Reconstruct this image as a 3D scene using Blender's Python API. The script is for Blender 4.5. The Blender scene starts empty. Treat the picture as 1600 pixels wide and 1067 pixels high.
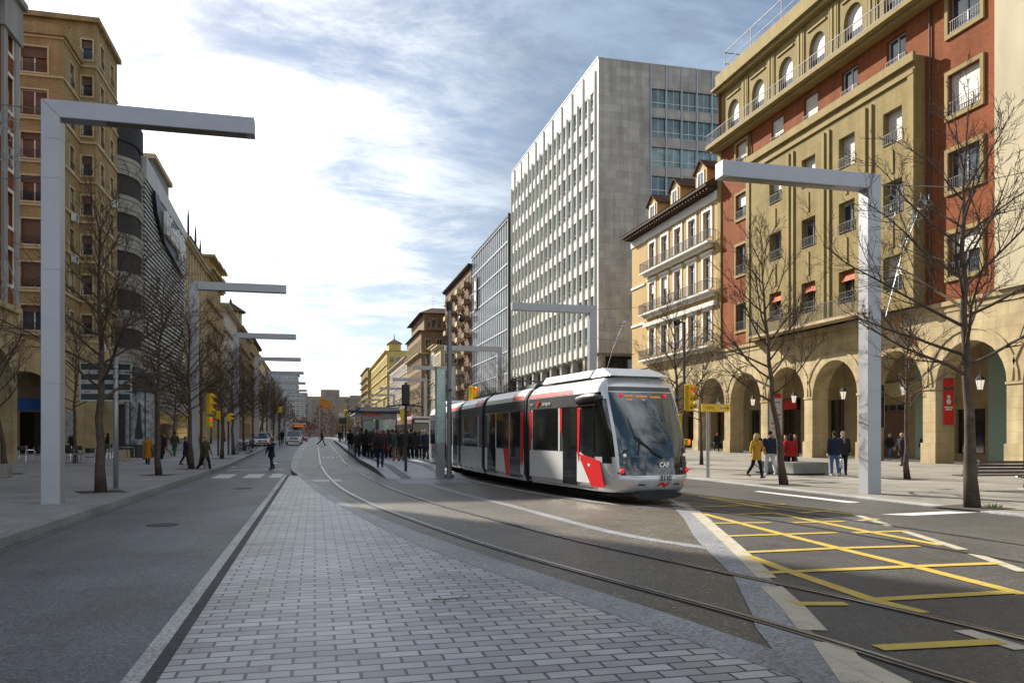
import bpy, bmesh, math, random
from mathutils import Vector, Matrix
R = math.radians
random.seed(7)
scn = bpy.context.scene
COL = scn.collection
TH = math.atan(308/1250)
CT, ST = math.cos(TH), math.sin(TH)
EYE = 1.65
# sun: where it stands (azimuth measured from +Y towards -X) and how high
SUN_AZ, SUN_EL = R(27.5), R(31.6)

def gz(y):                       # the street climbs a little beyond the crossing
    if y < 50: return 0.0
    if y < 115: return (y-50)/65*0.83
    if y < 200: return 0.83+(y-115)/85*0.2
    return 1.03
GBR = [50, 115, 200]

def at(u, v, z=0.0):             # a photo point on the ground -> world x, y
    a = (u-800)/1250.0; b = (681-v)/1250.0
    dx, dy = a*CT+ST, -a*ST+CT
    t = (z-EYE)/b
    for _ in range(30):
        t2 = (z+gz(t*dy)-EYE)/b
        t = 0.5*(t+t2) if t2 > 0 else t*0.98
    return t*dx, t*dy

# ------------------------------------------------------------------ materials
class NT:
    def __init__(s, mat):
        s.t = mat.node_tree; s.n = s.t.nodes; s.l = s.t.links
    def new(s, typ, **kw):
        n = s.n.new(typ)
        for k, v in kw.items():
            if k.startswith('i_'): n.inputs[k[2:].replace('_', ' ')].default_value = v
            else: setattr(n, k, v)
        return n
    def link(s, a, b): s.l.new(a, b)
MATS = {}
def base_mat(name, col, rough=0.6, metal=0.0, spec=0.5):
    m = bpy.data.materials.new(name); m.use_nodes = True
    b = m.node_tree.nodes['Principled BSDF']
    b.inputs['Base Color'].default_value = (*col, 1)
    b.inputs['Roughness'].default_value = rough
    b.inputs['Metallic'].default_value = metal
    b.inputs['Specular IOR Level'].default_value = spec
    MATS[name] = m
    return m, NT(m), b
def ramp(nt, src, stops):
    r = nt.new('ShaderNodeValToRGB')
    e = r.color_ramp.elements
    while len(e) < len(stops): e.new(0.5)
    for i, (p, c) in enumerate(stops):
        e[i].position = p; e[i].color = (*c, 1) if len(c) == 3 else c
    nt.link(src, r.inputs['Fac']); return r.outputs['Color']
def mulv(c, k): return tuple(min(1, x*k) for x in c)
def plane_coords(nt, mode='wall'):
    tc = nt.new('ShaderNodeTexCoord')
    if mode == 'ground': return tc.outputs['Object']
    sx = nt.new('ShaderNodeSeparateXYZ'); nt.link(tc.outputs['Object'], sx.inputs[0])
    ad = nt.new('ShaderNodeMath', operation='ADD'); nt.link(sx.outputs['X'], ad.inputs[0]); nt.link(sx.outputs['Y'], ad.inputs[1])
    cb = nt.new('ShaderNodeCombineXYZ'); nt.link(ad.outputs[0], cb.inputs['X']); nt.link(sx.outputs['Z'], cb.inputs['Y'])
    return cb.outputs[0]
def noise(nt, vec, scale, detail=5, rough=0.6, sx=1, sy=1, sz=1):
    mp = nt.new('ShaderNodeMapping'); mp.inputs['Scale'].default_value = (scale*sx, scale*sy, scale*sz)
    nt.link(vec, mp.inputs['Vector'])
    n = nt.new('ShaderNodeTexNoise'); n.inputs['Scale'].default_value = 1; n.inputs['Detail'].default_value = detail
    n.inputs['Roughness'].default_value = rough
    nt.link(mp.outputs[0], n.inputs['Vector']); return n.outputs['Fac']
def mixc(nt, a, b, fac, mode='MIX'):
    m = nt.new('ShaderNodeMix', data_type='RGBA', blend_type=mode)
    if hasattr(fac, 'links') or hasattr(fac, 'is_output'): nt.link(fac, m.inputs[0])
    else: m.inputs[0].default_value = fac
    for s, i in ((a, 6), (b, 7)):
        if hasattr(s, 'is_output'): nt.link(s, m.inputs[i])
        else: m.inputs[i].default_value = (*s, 1)
    return m.outputs[2]
def bump(nt, b, h, strength=0.3, dist=0.02):
    bp = nt.new('ShaderNodeBump'); bp.inputs['Strength'].default_value = strength; bp.inputs['Distance'].default_value = dist
    nt.link(h, bp.inputs['Height']); nt.link(bp.outputs[0], b.inputs['Normal'])
def rough_noise(name, col, rough=0.7, scale=3.0, amt=0.25, streak=False, bumps=0.2, mode='wall', fine=40, fine_amt=0.12, metal=0.0, spec=0.4):
    """a surface with broad blotches, fine grain and (for walls) rain streaks"""
    m, nt, b = base_mat(name, col, rough, metal, spec if metal else .15)
    v = plane_coords(nt, mode)
    n1 = noise(nt, v, scale, 6, 0.6, 1, 0.25 if streak else 1, 1)
    c1 = ramp(nt, n1, [(0.3, mulv(col, 1-amt)), (0.7, mulv(col, 1+amt))])
    n2 = noise(nt, v, fine, 3, 0.7)
    f = ramp(nt, n2, [(0.3, (1-fine_amt,)*3), (0.7, (1,)*3)])
    c = mixc(nt, c1, f, 1.0, 'MULTIPLY')
    nt.link(c, b.inputs['Base Color'])
    if bumps: bump(nt, b, n2, bumps, 0.01)
    return m
def brick_mat(name, c1, c2, mortar, bw, rh, ms, rough=0.8, mode='wall', var=0.25, bumps=0.4, scale_n=1.2, bias=0.0, offset=0.5):
    m, nt, b = base_mat(name, c1, rough, 0, .12 if mode == 'wall' else .5)
    v = plane_coords(nt, mode)
    br = nt.new('ShaderNodeTexBrick'); br.offset = offset
    br.inputs['Scale'].default_value = 1; br.inputs['Brick Width'].default_value = bw; br.inputs['Row Height'].default_value = rh
    br.inputs['Mortar Size'].default_value = ms; br.inputs['Mortar Smooth'].default_value = 0.1; br.inputs['Bias'].default_value = bias
    br.inputs['Color1'].default_value = (*c1, 1); br.inputs['Color2'].default_value = (*c2, 1); br.inputs['Mortar'].default_value = (*mortar, 1)
    nt.link(v, br.inputs['Vector'])
    n1 = noise(nt, v, scale_n, 6, 0.65)
    f = ramp(nt, n1, [(0.3, (1-var,)*3), (0.7, (1+var*0.3,)*3)])
    n2 = noise(nt, v, 45, 3, 0.7)
    f2 = ramp(nt, n2, [(0.3, (0.84,)*3), (0.7, (1.0,)*3)])
    c = mixc(nt, mixc(nt, br.outputs['Color'], f, 1.0, 'MULTIPLY'), f2, 1.0, 'MULTIPLY')
    if mode == 'wall':
        n3 = noise(nt, v, 1.0, 5, 0.65, 1.3, 0.09); c = mixc(nt, c, ramp(nt, n3, [(0.32, (0.72,)*3), (0.6, (1.06,)*3)]), 0.8, 'MULTIPLY')
    else:
        n3 = noise(nt, v, 0.17, 6, 0.6); n4 = noise(nt, v, 5.0, 6, 0.75)
        c = mixc(nt, c, ramp(nt, n3, [(0.35, (0.82,)*3), (0.65, (1.1,)*3)]), 1.0, 'MULTIPLY'); c = mixc(nt, c, ramp(nt, n4, [(0.30, (0.68,)*3), (0.44, (1.0,)*3)]), 0.8, 'MULTIPLY')
    nt.link(c, b.inputs['Base Color'])
    if bumps:
        inv = nt.new('ShaderNodeMath', operation='SUBTRACT'); inv.inputs[0].default_value = 1.0; nt.link(br.outputs['Fac'], inv.inputs[1])
        ad = nt.new('ShaderNodeMath', operation='MULTIPLY_ADD'); nt.link(n2, ad.inputs[0]); ad.inputs[1].default_value = 0.25; nt.link(inv.outputs[0], ad.inputs[2])
        bump(nt, b, ad.outputs[0], bumps, 0.012)
    return m
def plain(name, col, rough=0.5, metal=0.0, spec=0.5, amt=0.10, scale=6.0):
    m, nt, b = base_mat(name, col, rough, metal, spec)
    tc = nt.new('ShaderNodeTexCoord')
    n = noise(nt, tc.outputs['Object'], scale, 4, 0.6)
    c = ramp(nt, n, [(0.3, mulv(col, 1-amt)), (0.7, mulv(col, 1+amt))])
    nt.link(c, b.inputs['Base Color'])
    r = nt.new('ShaderNodeMapRange'); r.inputs['To Min'].default_value = max(0.02, rough-0.08); r.inputs['To Max'].default_value = min(1, rough+0.08)
    nt.link(n, r.inputs['Value']); nt.link(r.outputs[0], b.inputs['Roughness'])
    return m
def glass_mat(name, col, rough=0.04, wav=0.05, wscale=1.5):
    m, nt, b = base_mat(name, col, rough, 0.0, 0.8)
    b.inputs['IOR'].default_value = 1.6
    tc = nt.new('ShaderNodeTexCoord')
    n0 = noise(nt, tc.outputs['Object'], 0.9, 2, 0.5)
    c = ramp(nt, n0, [(0.35, mulv(col, 0.6)), (0.65, mulv(col, 1.5))]); nt.link(c, b.inputs['Base Color'])
    n = noise(nt, tc.outputs['Object'], wscale, 2, 0.5); bump(nt, b, n, wav, 0.05)
    return m
def lit(name, col, strength):
    m, nt, b = base_mat(name, mulv(col, 0.5), 0.4)
    b.inputs['Emission Color'].default_value = (*col, 1); b.inputs['Emission Strength'].default_value = strength
    return m

# ------------------------------------------------------------------ mesh builder
class MB:
    def __init__(s): s.v = []; s.f = []; s.m = []
    def add(s, vs, fs, mi=0):
        o = len(s.v); s.v.extend([tuple(p) for p in vs])
        s.f.extend([tuple(i+o for i in f) for f in fs]); s.m.extend([mi]*len(fs))
    def quad(s, a, b, c, d, mi=0): s.add([a, b, c, d], [(0, 1, 2, 3)], mi)
    def ngon(s, pts, mi=0): s.add(pts, [tuple(range(len(pts)))], mi)
    def box(s, x0, x1, y0, y1, z0, z1, mi=0):
        s.add([(x0,y0,z0),(x1,y0,z0),(x1,y1,z0),(x0,y1,z0),(x0,y0,z1),(x1,y0,z1),(x1,y1,z1),(x0,y1,z1)],
              [(0,3,2,1),(4,5,6,7),(0,1,5,4),(1,2,6,5),(2,3,7,6),(3,0,4,7)], mi)
    def tbox(s, T, a0, a1, z0, z1, n0, n1, mi=0):      # a box in a facade's own axes
        vs = [T(a, z, n) for n in (n0, n1) for z in (z0, z1) for a in (a0, a1)]
        s.add(vs, [(0,1,3,2),(4,6,7,5),(0,4,5,1),(2,3,7,6),(0,2,6,4),(1,5,7,3)], mi)
    def prism(s, pts, z0, z1, mi=0):
        n = len(pts)
        s.add([(x, y, z0) for x, y in pts]+[(x, y, z1) for x, y in pts],
              [tuple(range(n))[::-1], tuple(range(n, 2*n))]+[(i, (i+1) % n, n+(i+1) % n, n+i) for i in range(n)], mi)
    def tprism(s, T, pts, n0, n1, mi=0):               # an outline (a, z) given thickness along the facade normal
        n = len(pts)
        s.add([T(a, z, n0) for a, z in pts]+[T(a, z, n1) for a, z in pts],
              [tuple(range(n))[::-1], tuple(range(n, 2*n))]+[(i, (i+1) % n, n+(i+1) % n, n+i) for i in range(n)], mi)
    def loft(s, pts, radii, n=8, mi=0, cap=True, up=None):
        P = [Vector(p) for p in pts]
        rr = [(r, r) if not isinstance(r, (tuple, list)) else r for r in (radii if isinstance(radii, (list,)) else [radii]*len(P))]
        ref = Vector(up) if up else None
        rings = []; prev = None
        for i, p in enumerate(P):
            d = (P[min(i+1, len(P)-1)]-P[max(i-1, 0)])
            d = d.normalized() if d.length > 1e-9 else Vector((0, 0, 1))
            if ref is not None: x = ref - d*ref.dot(d)
            elif prev is None:
                x = Vector((1, 0, 0)) if abs(d.x) < 0.8 else Vector((0, 1, 0)); x = x - d*x.dot(d)
            else: x = prev - d*prev.dot(d)
            x = x.normalized() if x.length > 1e-6 else d.orthogonal().normalized()
            prev = x; y = d.cross(x)
            rx, ry = rr[i]
            rings.append([p + x*(rx*math.cos(2*math.pi*k/n)) + y*(ry*math.sin(2*math.pi*k/n)) for k in range(n)])
        vs = [q for r in rings for q in r]; fs = []
        for i in range(len(P)-1):
            for k in range(n):
                fs.append((i*n+k, i*n+(k+1) % n, (i+1)*n+(k+1) % n, (i+1)*n+k))
        if cap:
            fs.append(tuple(range(n))[::-1]); fs.append(tuple((len(P)-1)*n+k for k in range(n)))
        s.add(vs, fs, mi)
    def cyl(s, x, y, z0, z1, r0, r1=None, n=12, mi=0):
        s.loft([(x, y, z0), (x, y, z1)], [r0, r0 if r1 is None else r1], n, mi)
    def ell(s, c, r, nu=10, nv=7, mi=0, rot=None):
        vs = []; fs = []
        for j in range(nv+1):
            ph = math.pi*j/nv
            for i in range(nu):
                th = 2*math.pi*i/nu
                q = Vector((r[0]*math.sin(ph)*math.cos(th), r[1]*math.sin(ph)*math.sin(th), r[2]*math.cos(ph)))
                if rot: q = rot @ q
                vs.append((c[0]+q.x, c[1]+q.y, c[2]+q.z))
        for j in range(nv):
            for i in range(nu):
                fs.append((j*nu+i, (j+1)*nu+i, (j+1)*nu+(i+1) % nu, j*nu+(i+1) % nu))
        s.add(vs, fs, mi)
    def build(s, name, mats, parent=None, smooth=False, world=False, bevel=0.0):
        me = bpy.data.meshes.new(name)
        vs = s.v
        if world and parent is not None:
            o = parent.location
            if parent.parent is not None: o = o + parent.parent.location
            vs = [(x-o.x, y-o.y, z-o.z) for x, y, z in vs]
        me.from_pydata(vs, [], s.f); me.update()
        if not isinstance(mats, (list, tuple)): mats = [mats]
        for m in mats: me.materials.append(MATS[m] if isinstance(m, str) else m)
        if len(mats) > 1: me.polygons.foreach_set('material_index', s.m)
        if smooth:
            bm = bmesh.new(); bm.from_mesh(me); bmesh.ops.remove_doubles(bm, verts=bm.verts, dist=1e-4); bm.to_mesh(me); bm.free()
            me.polygons.foreach_set('use_smooth', [True]*len(me.polygons))
        o = bpy.data.objects.new(name, me); COL.objects.link(o)
        if parent is not None: o.parent = parent
        if bevel:
            b = o.modifiers.new('Bevel', 'BEVEL'); b.width = bevel; b.segments = 2; b.limit_method = 'ANGLE'; b.angle_limit = R(50)
        return o
LABELS = {}
def tag(o, label, cat, group=None):
    n = len(label.split()); assert 4 <= n <= 16, (n, label)
    if label in LABELS: print('DUP LABEL', label)
    LABELS[label] = o.name
    o['label'] = label; o['category'] = cat
    if group: o['group'] = group
    return o
def thing(name, label, cat, loc=(0, 0, 0), rot=0.0, group=None):
    o = bpy.data.objects.new(name, None); COL.objects.link(o)
    o.empty_display_size = 0.3
    o.location = loc; o.rotation_euler = (0, 0, rot)
    return tag(o, label, cat, group)
def struct(o, kind='structure'): o['kind'] = kind; return o
KIDS = {}
def copy_tree(o, parent=None, kids=None):
    kids = kids if kids is not None else [c for c in COL.objects if c.parent == o]
    c = o.copy(); COL.objects.link(c); c.parent = parent
    for ch in kids: copy_tree(ch, c, [k for k in ch.children])
    return c
def copy_thing(o, label, loc, rot=None, scale=None):
    c = copy_tree(o, None, list(o.children)); c.location = loc
    if rot is not None: c.rotation_euler = (0, 0, rot)
    if scale is not None: c.scale = scale if isinstance(scale, tuple) else (scale,)*3
    g = o.get('group')
    tag(c, label, o['category'], g)
    return c
def text_mesh(name, body, size, mat, parent=None, extrude=0.004, align='CENTER', M=None, thick=0.0, sx=1.0):
    cu = bpy.data.curves.new(name, 'FONT'); cu.body = body; cu.size = size; cu.extrude = extrude; cu.align_x = align; cu.align_y = 'CENTER'; cu.offset = thick
    cu.resolution_u = 3
    t = bpy.data.objects.new(name+'_tmp', cu); COL.objects.link(t)
    dg = bpy.context.evaluated_depsgraph_get()
    me = bpy.data.meshes.new_from_object(t.evaluated_get(dg)); me.name = name
    COL.objects.unlink(t); bpy.data.objects.remove(t)
    if sx != 1.0: me.transform(Matrix.Diagonal((sx, 1, 1, 1)))
    if M is not None: me.transform(M)
    me.materials.clear(); me.materials.append(MATS[mat])
    o = bpy.data.objects.new(name, me); COL.objects.link(o)
    if parent is not None: o.parent = parent
    return o
ENGR = ['zero','second','third','fourth','fifth','sixth','seventh','eighth','ninth','tenth','eleventh','twelfth','thirteenth','fourteenth','fifteenth']
# facade frames: T(a, z, n): a along the wall, z up, n out of the wall
def TX(x, sgn):                  # wall in a plane x = const, outward normal sgn along x
    return lambda a, z, n: (x+sgn*n, a, z)
def TY(y, sgn=-1):               # wall in a plane y = const
    return lambda a, z, n: (a, y+sgn*n, z)
def wall(mb, T, a0, a1, z0, z1, holes, rev=0.25, mi=0, mr=0):
    A = sorted(set([a0, a1]+[h[0] for h in holes]+[h[1] for h in holes])); Z = sorted(set([z0, z1]+[h[2] for h in holes]+[h[3] for h in holes]))
    A = [a for a in A if a0-1e-6 <= a <= a1+1e-6]; Z = [z for z in Z if z0-1e-6 <= z <= z1+1e-6]
    for i in range(len(A)-1):
        for j in range(len(Z)-1):
            ca, cz = (A[i]+A[i+1])/2, (Z[j]+Z[j+1])/2
            if any(h[0] < ca < h[1] and h[2] < cz < h[3] for h in holes): continue
            mb.quad(T(A[i], Z[j], 0), T(A[i+1], Z[j], 0), T(A[i+1], Z[j+1], 0), T(A[i], Z[j+1], 0), mi)
    for h in holes:
        a, b, c, d = h[:4]
        for p, q in (((a, c), (b, c)), ((b, c), (b, d)), ((b, d), (a, d)), ((a, d), (a, c))):
            mb.quad(T(*p, 0), T(*q, 0), T(*q, -rev), T(*p, -rev), mr)
def window_parts(T, h, parent, rev, frame='white_frame', glass='window_glass', mull=1, trans=0.0, fw=0.07, shutter=0.0, shut_mat='shutter', rail=False, surround=None, sw=0.18, sd=0.06, sill=None, rail_mat='iron', name='window'):
    """one window in a wall opening: pane mesh, with its frame, shutter, surround, sill and railing as sub-parts"""
    a, b, c, d = h[:4]
    p = MB(); p.tbox(T, a+0.01, b-0.01, c+0.01, d-0.01, -rev+0.0, -rev+0.02)
    w = p.build(name, glass, parent, world=True)
    f = MB(); n0, n1 = -rev+0.022, -rev+0.075
    f.tbox(T, a+.003, a+fw, c+.003, d-.003, n0, n1); f.tbox(T, b-fw, b-.003, c+.003, d-.003, n0, n1)
    f.tbox(T, a+fw, b-fw, c+.003, c+fw, n0, n1); f.tbox(T, a+fw, b-fw, d-fw, d-.003, n0, n1)
    for k in range(mull):
        m = a+(b-a)*(k+1)/(mull+1); f.tbox(T, m-fw*.6, m+fw*.6, c+fw, d-fw, n0, n1-.003)
    if trans: f.tbox(T, a+fw, b-fw, d-trans-fw*.5, d-trans, n0, n1-.006)
    f.build('frame', frame, w, world=True)
    if shutter > 0:
        s_ = MB(); z1 = d-0.02; z0 = d-(d-c)*shutter
        s_.tbox(T, a+.02, b-.02, z0, z1, -rev+.08, -rev+.11)
        s_.build('shutter', shut_mat, w, world=True)
    if surround:
        q = MB()
        q.tbox(T, a-sw, a-.002, c-sw, d+sw, 0.001, sd); q.tbox(T, b+.002, b+sw, c-sw, d+sw, 0.001, sd)
        q.tbox(T, a-.002, b+.002, d+.002, d+sw, 0.001, sd+.002); q.tbox(T, a-.002, b+.002, c-sw, c-.002, 0.001, sd+.004)
        q.build('surround', surround, w, world=True)
    if sill:
        q = MB(); q.tbox(T, a-.12, b+.12, c-.12, c-.004, 0.002, .14); q.build('sill', sill, w, world=True)
    if rail:
        q = MB(); zt = c+(d-c)*0.33
        q.tbox(T, a, b, zt-.03, zt, .05, .08); q.tbox(T, a, b, c+.05, c+.08, .05, .08)
        nb = max(3, int((b-a)/.16))
        for k in range(nb+1):
            m = a+(b-a)*k/nb; q.tbox(T, m-.012, m+.012, c+.05, zt, .055, .075)
        q.build('railing', rail_mat, w, world=True)
    return w
def railing(mb, T, a0, a1, z0, z1, n, step=0.14, ret=None, post=None, mi=0, bw=0.012):
    mb.tbox(T, a0, a1, z1-.04, z1, n-.025, n+.025, mi); mb.tbox(T, a0, a1, z0+.06, z0+.09, n-.015, n+.015, mi)
    k = max(2, int((a1-a0)/step))
    for i in range(k+1):
        a = a0+(a1-a0)*i/k; mb.tbox(T, a-bw, a+bw, z0, z1-.04, n-.012, n+.012, mi)
    if ret is not None:
        for a in (a0, a1):
            mb.tbox(T, a-.02, a+.02, z1-.042, z1-.002, ret, n-.025, mi)
            j = max(1, int((n-ret)/step))
            for i in range(j): mb.tbox(T, a-bw, a+bw, z0, z1-.04, ret+(n-ret)*i/j, ret+(n-ret)*i/j+.024, mi)
# ------------------------------------------------------------------ palette
def bed_mat(name, col, spk, rough=0.75, road=False):
    m, nt, b = base_mat(name, col, rough, 0, 0.4)
    v = plane_coords(nt, 'ground')
    n1 = noise(nt, v, 0.35, 6, 0.6); n3 = noise(nt, v, 2.2, 5, 0.7)
    vo = nt.new('ShaderNodeTexVoronoi'); vo.inputs['Scale'].default_value = 42; nt.link(v, vo.inputs['Vector'])
    sp = ramp(nt, vo.outputs['Color'], [(0.0, mulv(col, .55)), (0.5, col), (0.82, mulv(col, 1.35)), (1.0, spk)])
    n2 = noise(nt, v, 90, 3, 0.8); f2 = ramp(nt, n2, [(0.3, (0.62,)*3), (0.7, (1.15,)*3)])
    f = ramp(nt, n1, [(0.3, (0.66,)*3), (0.5, (0.97,)*3), (0.7, (1.22,)*3)]); f3 = ramp(nt, n3, [(0.28, (0.74,)*3), (0.42, (0.98,)*3), (0.7, (1.08,)*3)])
    c = mixc(nt, mixc(nt, mixc(nt, sp, f, 1.0, 'MULTIPLY'), f2, 1.0, 'MULTIPLY'), f3, 1.0, 'MULTIPLY')
    if road:
        n5 = noise(nt, v, 1.0, 4, 0.6, 0.8, 0.025); c = mixc(nt, c, ramp(nt, n5, [(0.3, (0.80,)*3), (0.7, (1.14,)*3)]), 1.0, 'MULTIPLY')
        nd = nt.new('ShaderNodeTexNoise'); nd.inputs['Scale'].default_value = 1.4; nd.inputs['Detail'].default_value = 5; nt.link(v, nd.inputs['Vector'])
        va = nt.new('ShaderNodeVectorMath', operation='MULTIPLY_ADD'); nt.link(nd.outputs['Color'], va.inputs[0]); va.inputs[1].default_value = (0.9, 0.9, 0); nt.link(v, va.inputs[2])
        vc = nt.new('ShaderNodeTexVoronoi'); vc.feature = 'DISTANCE_TO_EDGE'; vc.inputs['Scale'].default_value = 0.33; nt.link(va.outputs[0], vc.inputs['Vector'])
        ck = ramp(nt, vc.outputs['Distance'], [(0.0, (1, 1, 1)), (0.0035, (1, 1, 1)), (0.008, (0, 0, 0))])
        mk = ramp(nt, noise(nt, v, 0.21, 3, 0.5), [(0.52, (0, 0, 0)), (0.6, (0.75,)*3)])
        c = mixc(nt, c, mulv(col, .35), mixc(nt, ck, mk, 1.0, 'MULTIPLY'))
    nt.link(c, b.inputs['Base Color'])
    rr = nt.new('ShaderNodeMapRange'); rr.inputs['To Min'].default_value = rough-.18; rr.inputs['To Max'].default_value = rough+.12
    nt.link(n3, rr.inputs['Value']); nt.link(rr.outputs[0], b.inputs['Roughness'])
    bump(nt, b, vo.outputs['Distance'], 0.35, 0.01)
    return m
bed_mat('asphalt', (0.125, 0.132, 0.143), (0.27, 0.27, 0.28), 0.58, True)
bed_mat('edging_dark', (0.035, 0.036, 0.04), (0.08, 0.08, 0.08), 0.7)
bed_mat('gutter', (0.13, 0.125, 0.115), (0.2, 0.2, 0.2), 0.7)
bed_mat('asphalt_right', (0.080, 0.076, 0.070), (0.19, 0.18, 0.16), 0.6, True)
bed_mat('track_concrete', (0.112, 0.097, 0.074), (0.50, 0.43, 0.32), 0.52)
bed_mat('granite', (0.27, 0.275, 0.29), (0.42, 0.42, 0.43), 0.55)
bed_mat('granite_pale', (0.40, 0.40, 0.40), (0.52, 0.52, 0.52), 0.55)
bed_mat('granite_dark', (0.085, 0.086, 0.09), (0.15, 0.15, 0.15), 0.6)
brick_mat('island_setts', (0.27, 0.27, 0.29), (0.48, 0.48, 0.495), (0.04, 0.04, 0.045), 0.31, 0.158, 0.012, 0.42, 'ground', 0.28, 0.6, 0.9)
brick_mat('pave_left', (0.29, 0.29, 0.295), (0.35, 0.35, 0.355), (0.14, 0.14, 0.14), 0.9, 0.45, 0.008, 0.6, 'ground', 0.25, 0.15, 0.5)
brick_mat('pave_plaza', (0.275, 0.255, 0.22), (0.335, 0.31, 0.265), (0.13, 0.12, 0.10), 0.9, 0.45, 0.012, 0.7, 'ground', 0.3, 0.2, 0.45)
brick_mat('pave_pink', (0.36, 0.32, 0.31), (0.40, 0.36, 0.345), (0.2, 0.18, 0.17), 0.4, 0.2, 0.008, 0.65, 'ground', 0.2, 0.2, 0.7)
brick_mat('pave_platform', (0.40, 0.41, 0.43), (0.45, 0.46, 0.48), (0.26, 0.26, 0.27), 1.2, 0.6, 0.008, 0.55, 'ground', 0.2, 0.15, 0.6)
def paint_mat(name, col, wear):
    m, nt, b = base_mat(name, col, 0.6)
    v = plane_coords(nt, 'ground')
    n = noise(nt, v, 3.0, 8, 0.75); n2 = noise(nt, v, 60, 3, 0.7)
    a = nt.new('ShaderNodeMath', operation='ADD'); nt.link(n, a.inputs[0])
    mm = nt.new('ShaderNodeMath', operation='MULTIPLY'); nt.link(n2, mm.inputs[0]); mm.inputs[1].default_value = 0.6; nt.link(mm.outputs[0], a.inputs[1])
    c = ramp(nt, a.outputs[0], [(wear-.13, (0.13, 0.125, 0.115)), (wear, mulv(col, .78)), (wear+.28, col)])
    nt.link(c, b.inputs['Base Color']); return m
paint_mat('paint_white', (0.62, 0.62, 0.62), 0.64)
paint_mat('paint_cream', (0.52, 0.47, 0.36), 0.72)
paint_mat('paint_yellow', (0.56, 0.40, 0.07), 0.68)
plain('steel_rail', (0.42, 0.42, 0.43), 0.3, 0.9)
plain('rail_groove', (0.012, 0.012, 0.013), 0.8)
# buildings
brick_mat('red_brick', (0.265, 0.062, 0.018), (0.33, 0.092, 0.03), (0.20, 0.10, 0.055), 0.27, 0.085, 0.012, 0.85, 'wall', 0.25, 0.3, 0.6)
brick_mat('tan_brick', (0.40, 0.29, 0.135), (0.48, 0.36, 0.185), (0.27, 0.20, 0.105), 0.30, 0.11, 0.018, 0.85, 'wall', 0.25, 0.4, 0.5)
brick_mat('brown_brick', (0.17, 0.075, 0.045), (0.2, 0.10, 0.06), (0.14, 0.10, 0.08), 0.3, 0.1, 0.012, 0.85, 'wall', 0.25, 0.2, 0.5)
brick_mat('olive_stone', (0.30, 0.23, 0.095), (0.33, 0.255, 0.11), (0.21, 0.16, 0.065), 1.15, 0.72, 0.012, 0.8, 'wall', 0.22, 0.1, 0.5)
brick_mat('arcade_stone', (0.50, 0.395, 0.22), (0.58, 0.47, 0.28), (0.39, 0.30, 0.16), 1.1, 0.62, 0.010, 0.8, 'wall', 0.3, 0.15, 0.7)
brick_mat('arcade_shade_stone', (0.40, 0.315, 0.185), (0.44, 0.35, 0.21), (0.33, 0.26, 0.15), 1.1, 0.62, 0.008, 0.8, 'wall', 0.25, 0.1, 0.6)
brick_mat('tower_slab', (0.40, 0.385, 0.35), (0.52, 0.50, 0.455), (0.29, 0.28, 0.25), 1.6, 0.95, 0.012, 0.65, 'wall', 0.3, 0.05, 0.25)
rough_noise('tower_white', (0.70, 0.68, 0.62), 0.5, 0.5, 0.12, True)
rough_noise('cream_stone', (0.50, 0.44, 0.30), 0.75, 0.5, 0.15, True)
rough_noise('ochre_plaster', (0.48, 0.335, 0.15), 0.85, 0.35, 0.10, True, fine_amt=.06)
rough_noise('white_trim', (0.74, 0.72, 0.66), 0.7, 0.8, 0.10, True)
rough_noise('olive_trim', (0.315, 0.245, 0.105), 0.8, 0.8, 0.18, True)
rough_noise('tan_trim', (0.50, 0.42, 0.27), 0.8, 0.8, 0.15, True)
rough_noise('grey_stone', (0.30, 0.30, 0.29), 0.75, 0.6, 0.2, True)
rough_noise('grey_clad', (0.20, 0.205, 0.215), 0.6, 0.4, 0.12, True)
rough_noise('rib_metal', (0.40, 0.405, 0.39), 0.5, 0.4, 0.14, True, metal=.25)
rough_noise('yellow_plaster', (0.56, 0.43, 0.14), 0.85, 0.3, 0.10, True)
rough_noise('pink_plaster', (0.50, 0.40, 0.34), 0.85, 0.3, 0.12, True)
rough_noise('beige_plaster', (0.48, 0.40, 0.25), 0.85, 0.3, 0.14, True)
rough_noise('dun_plaster', (0.40, 0.30, 0.15), 0.85, 0.3, 0.14, True)
rough_noise('brown_plaster', (0.25, 0.165, 0.10), 0.85, 0.3, 0.14, True)
rough_noise('blue_grey_wall', (0.26, 0.30, 0.34), 0.8, 0.3, 0.14, True)
rough_noise('far_wall', (0.26, 0.22, 0.19), 0.85, 0.2, 0.2, True)
rough_noise('roof_tile', (0.10, 0.062, 0.045), 0.9, 1.5, 0.3)
rough_noise('roof_dark', (0.045, 0.045, 0.05), 0.8, 1.0, 0.2)
rough_noise('soffit_wood', (0.075, 0.05, 0.032), 0.8, 2.0, 0.2)
rough_noise('arcade_ceiling', (0.30, 0.235, 0.13), 0.85, 0.6, 0.12)
plain('green_panel', (0.28, 0.40, 0.34), 0.35)
plain('iron', (0.03, 0.03, 0.032), 0.55)
plain('white_frame', (0.62, 0.63, 0.64), 0.4)
plain('grey_frame', (0.24, 0.25, 0.26), 0.4)
plain('brown_frame', (0.08, 0.05, 0.035), 0.5)
plain('rust_shutter', (0.16, 0.085, 0.055), 0.7)
plain('alu_fin', (0.55, 0.57, 0.60), 0.35, 0.6)
plain('blue_mullion', (0.36, 0.42, 0.52), 0.35, 0.3)
plain('rail_grey', (0.11, 0.11, 0.115), 0.6)
rough_noise('corner_stone', (0.30, 0.295, 0.26), 0.7, 0.6, 0.15, True)
plain('orange_awning', (0.45, 0.085, 0.02), 0.8)
plain('maroon', (0.14, 0.03, 0.04), 0.6)
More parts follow.
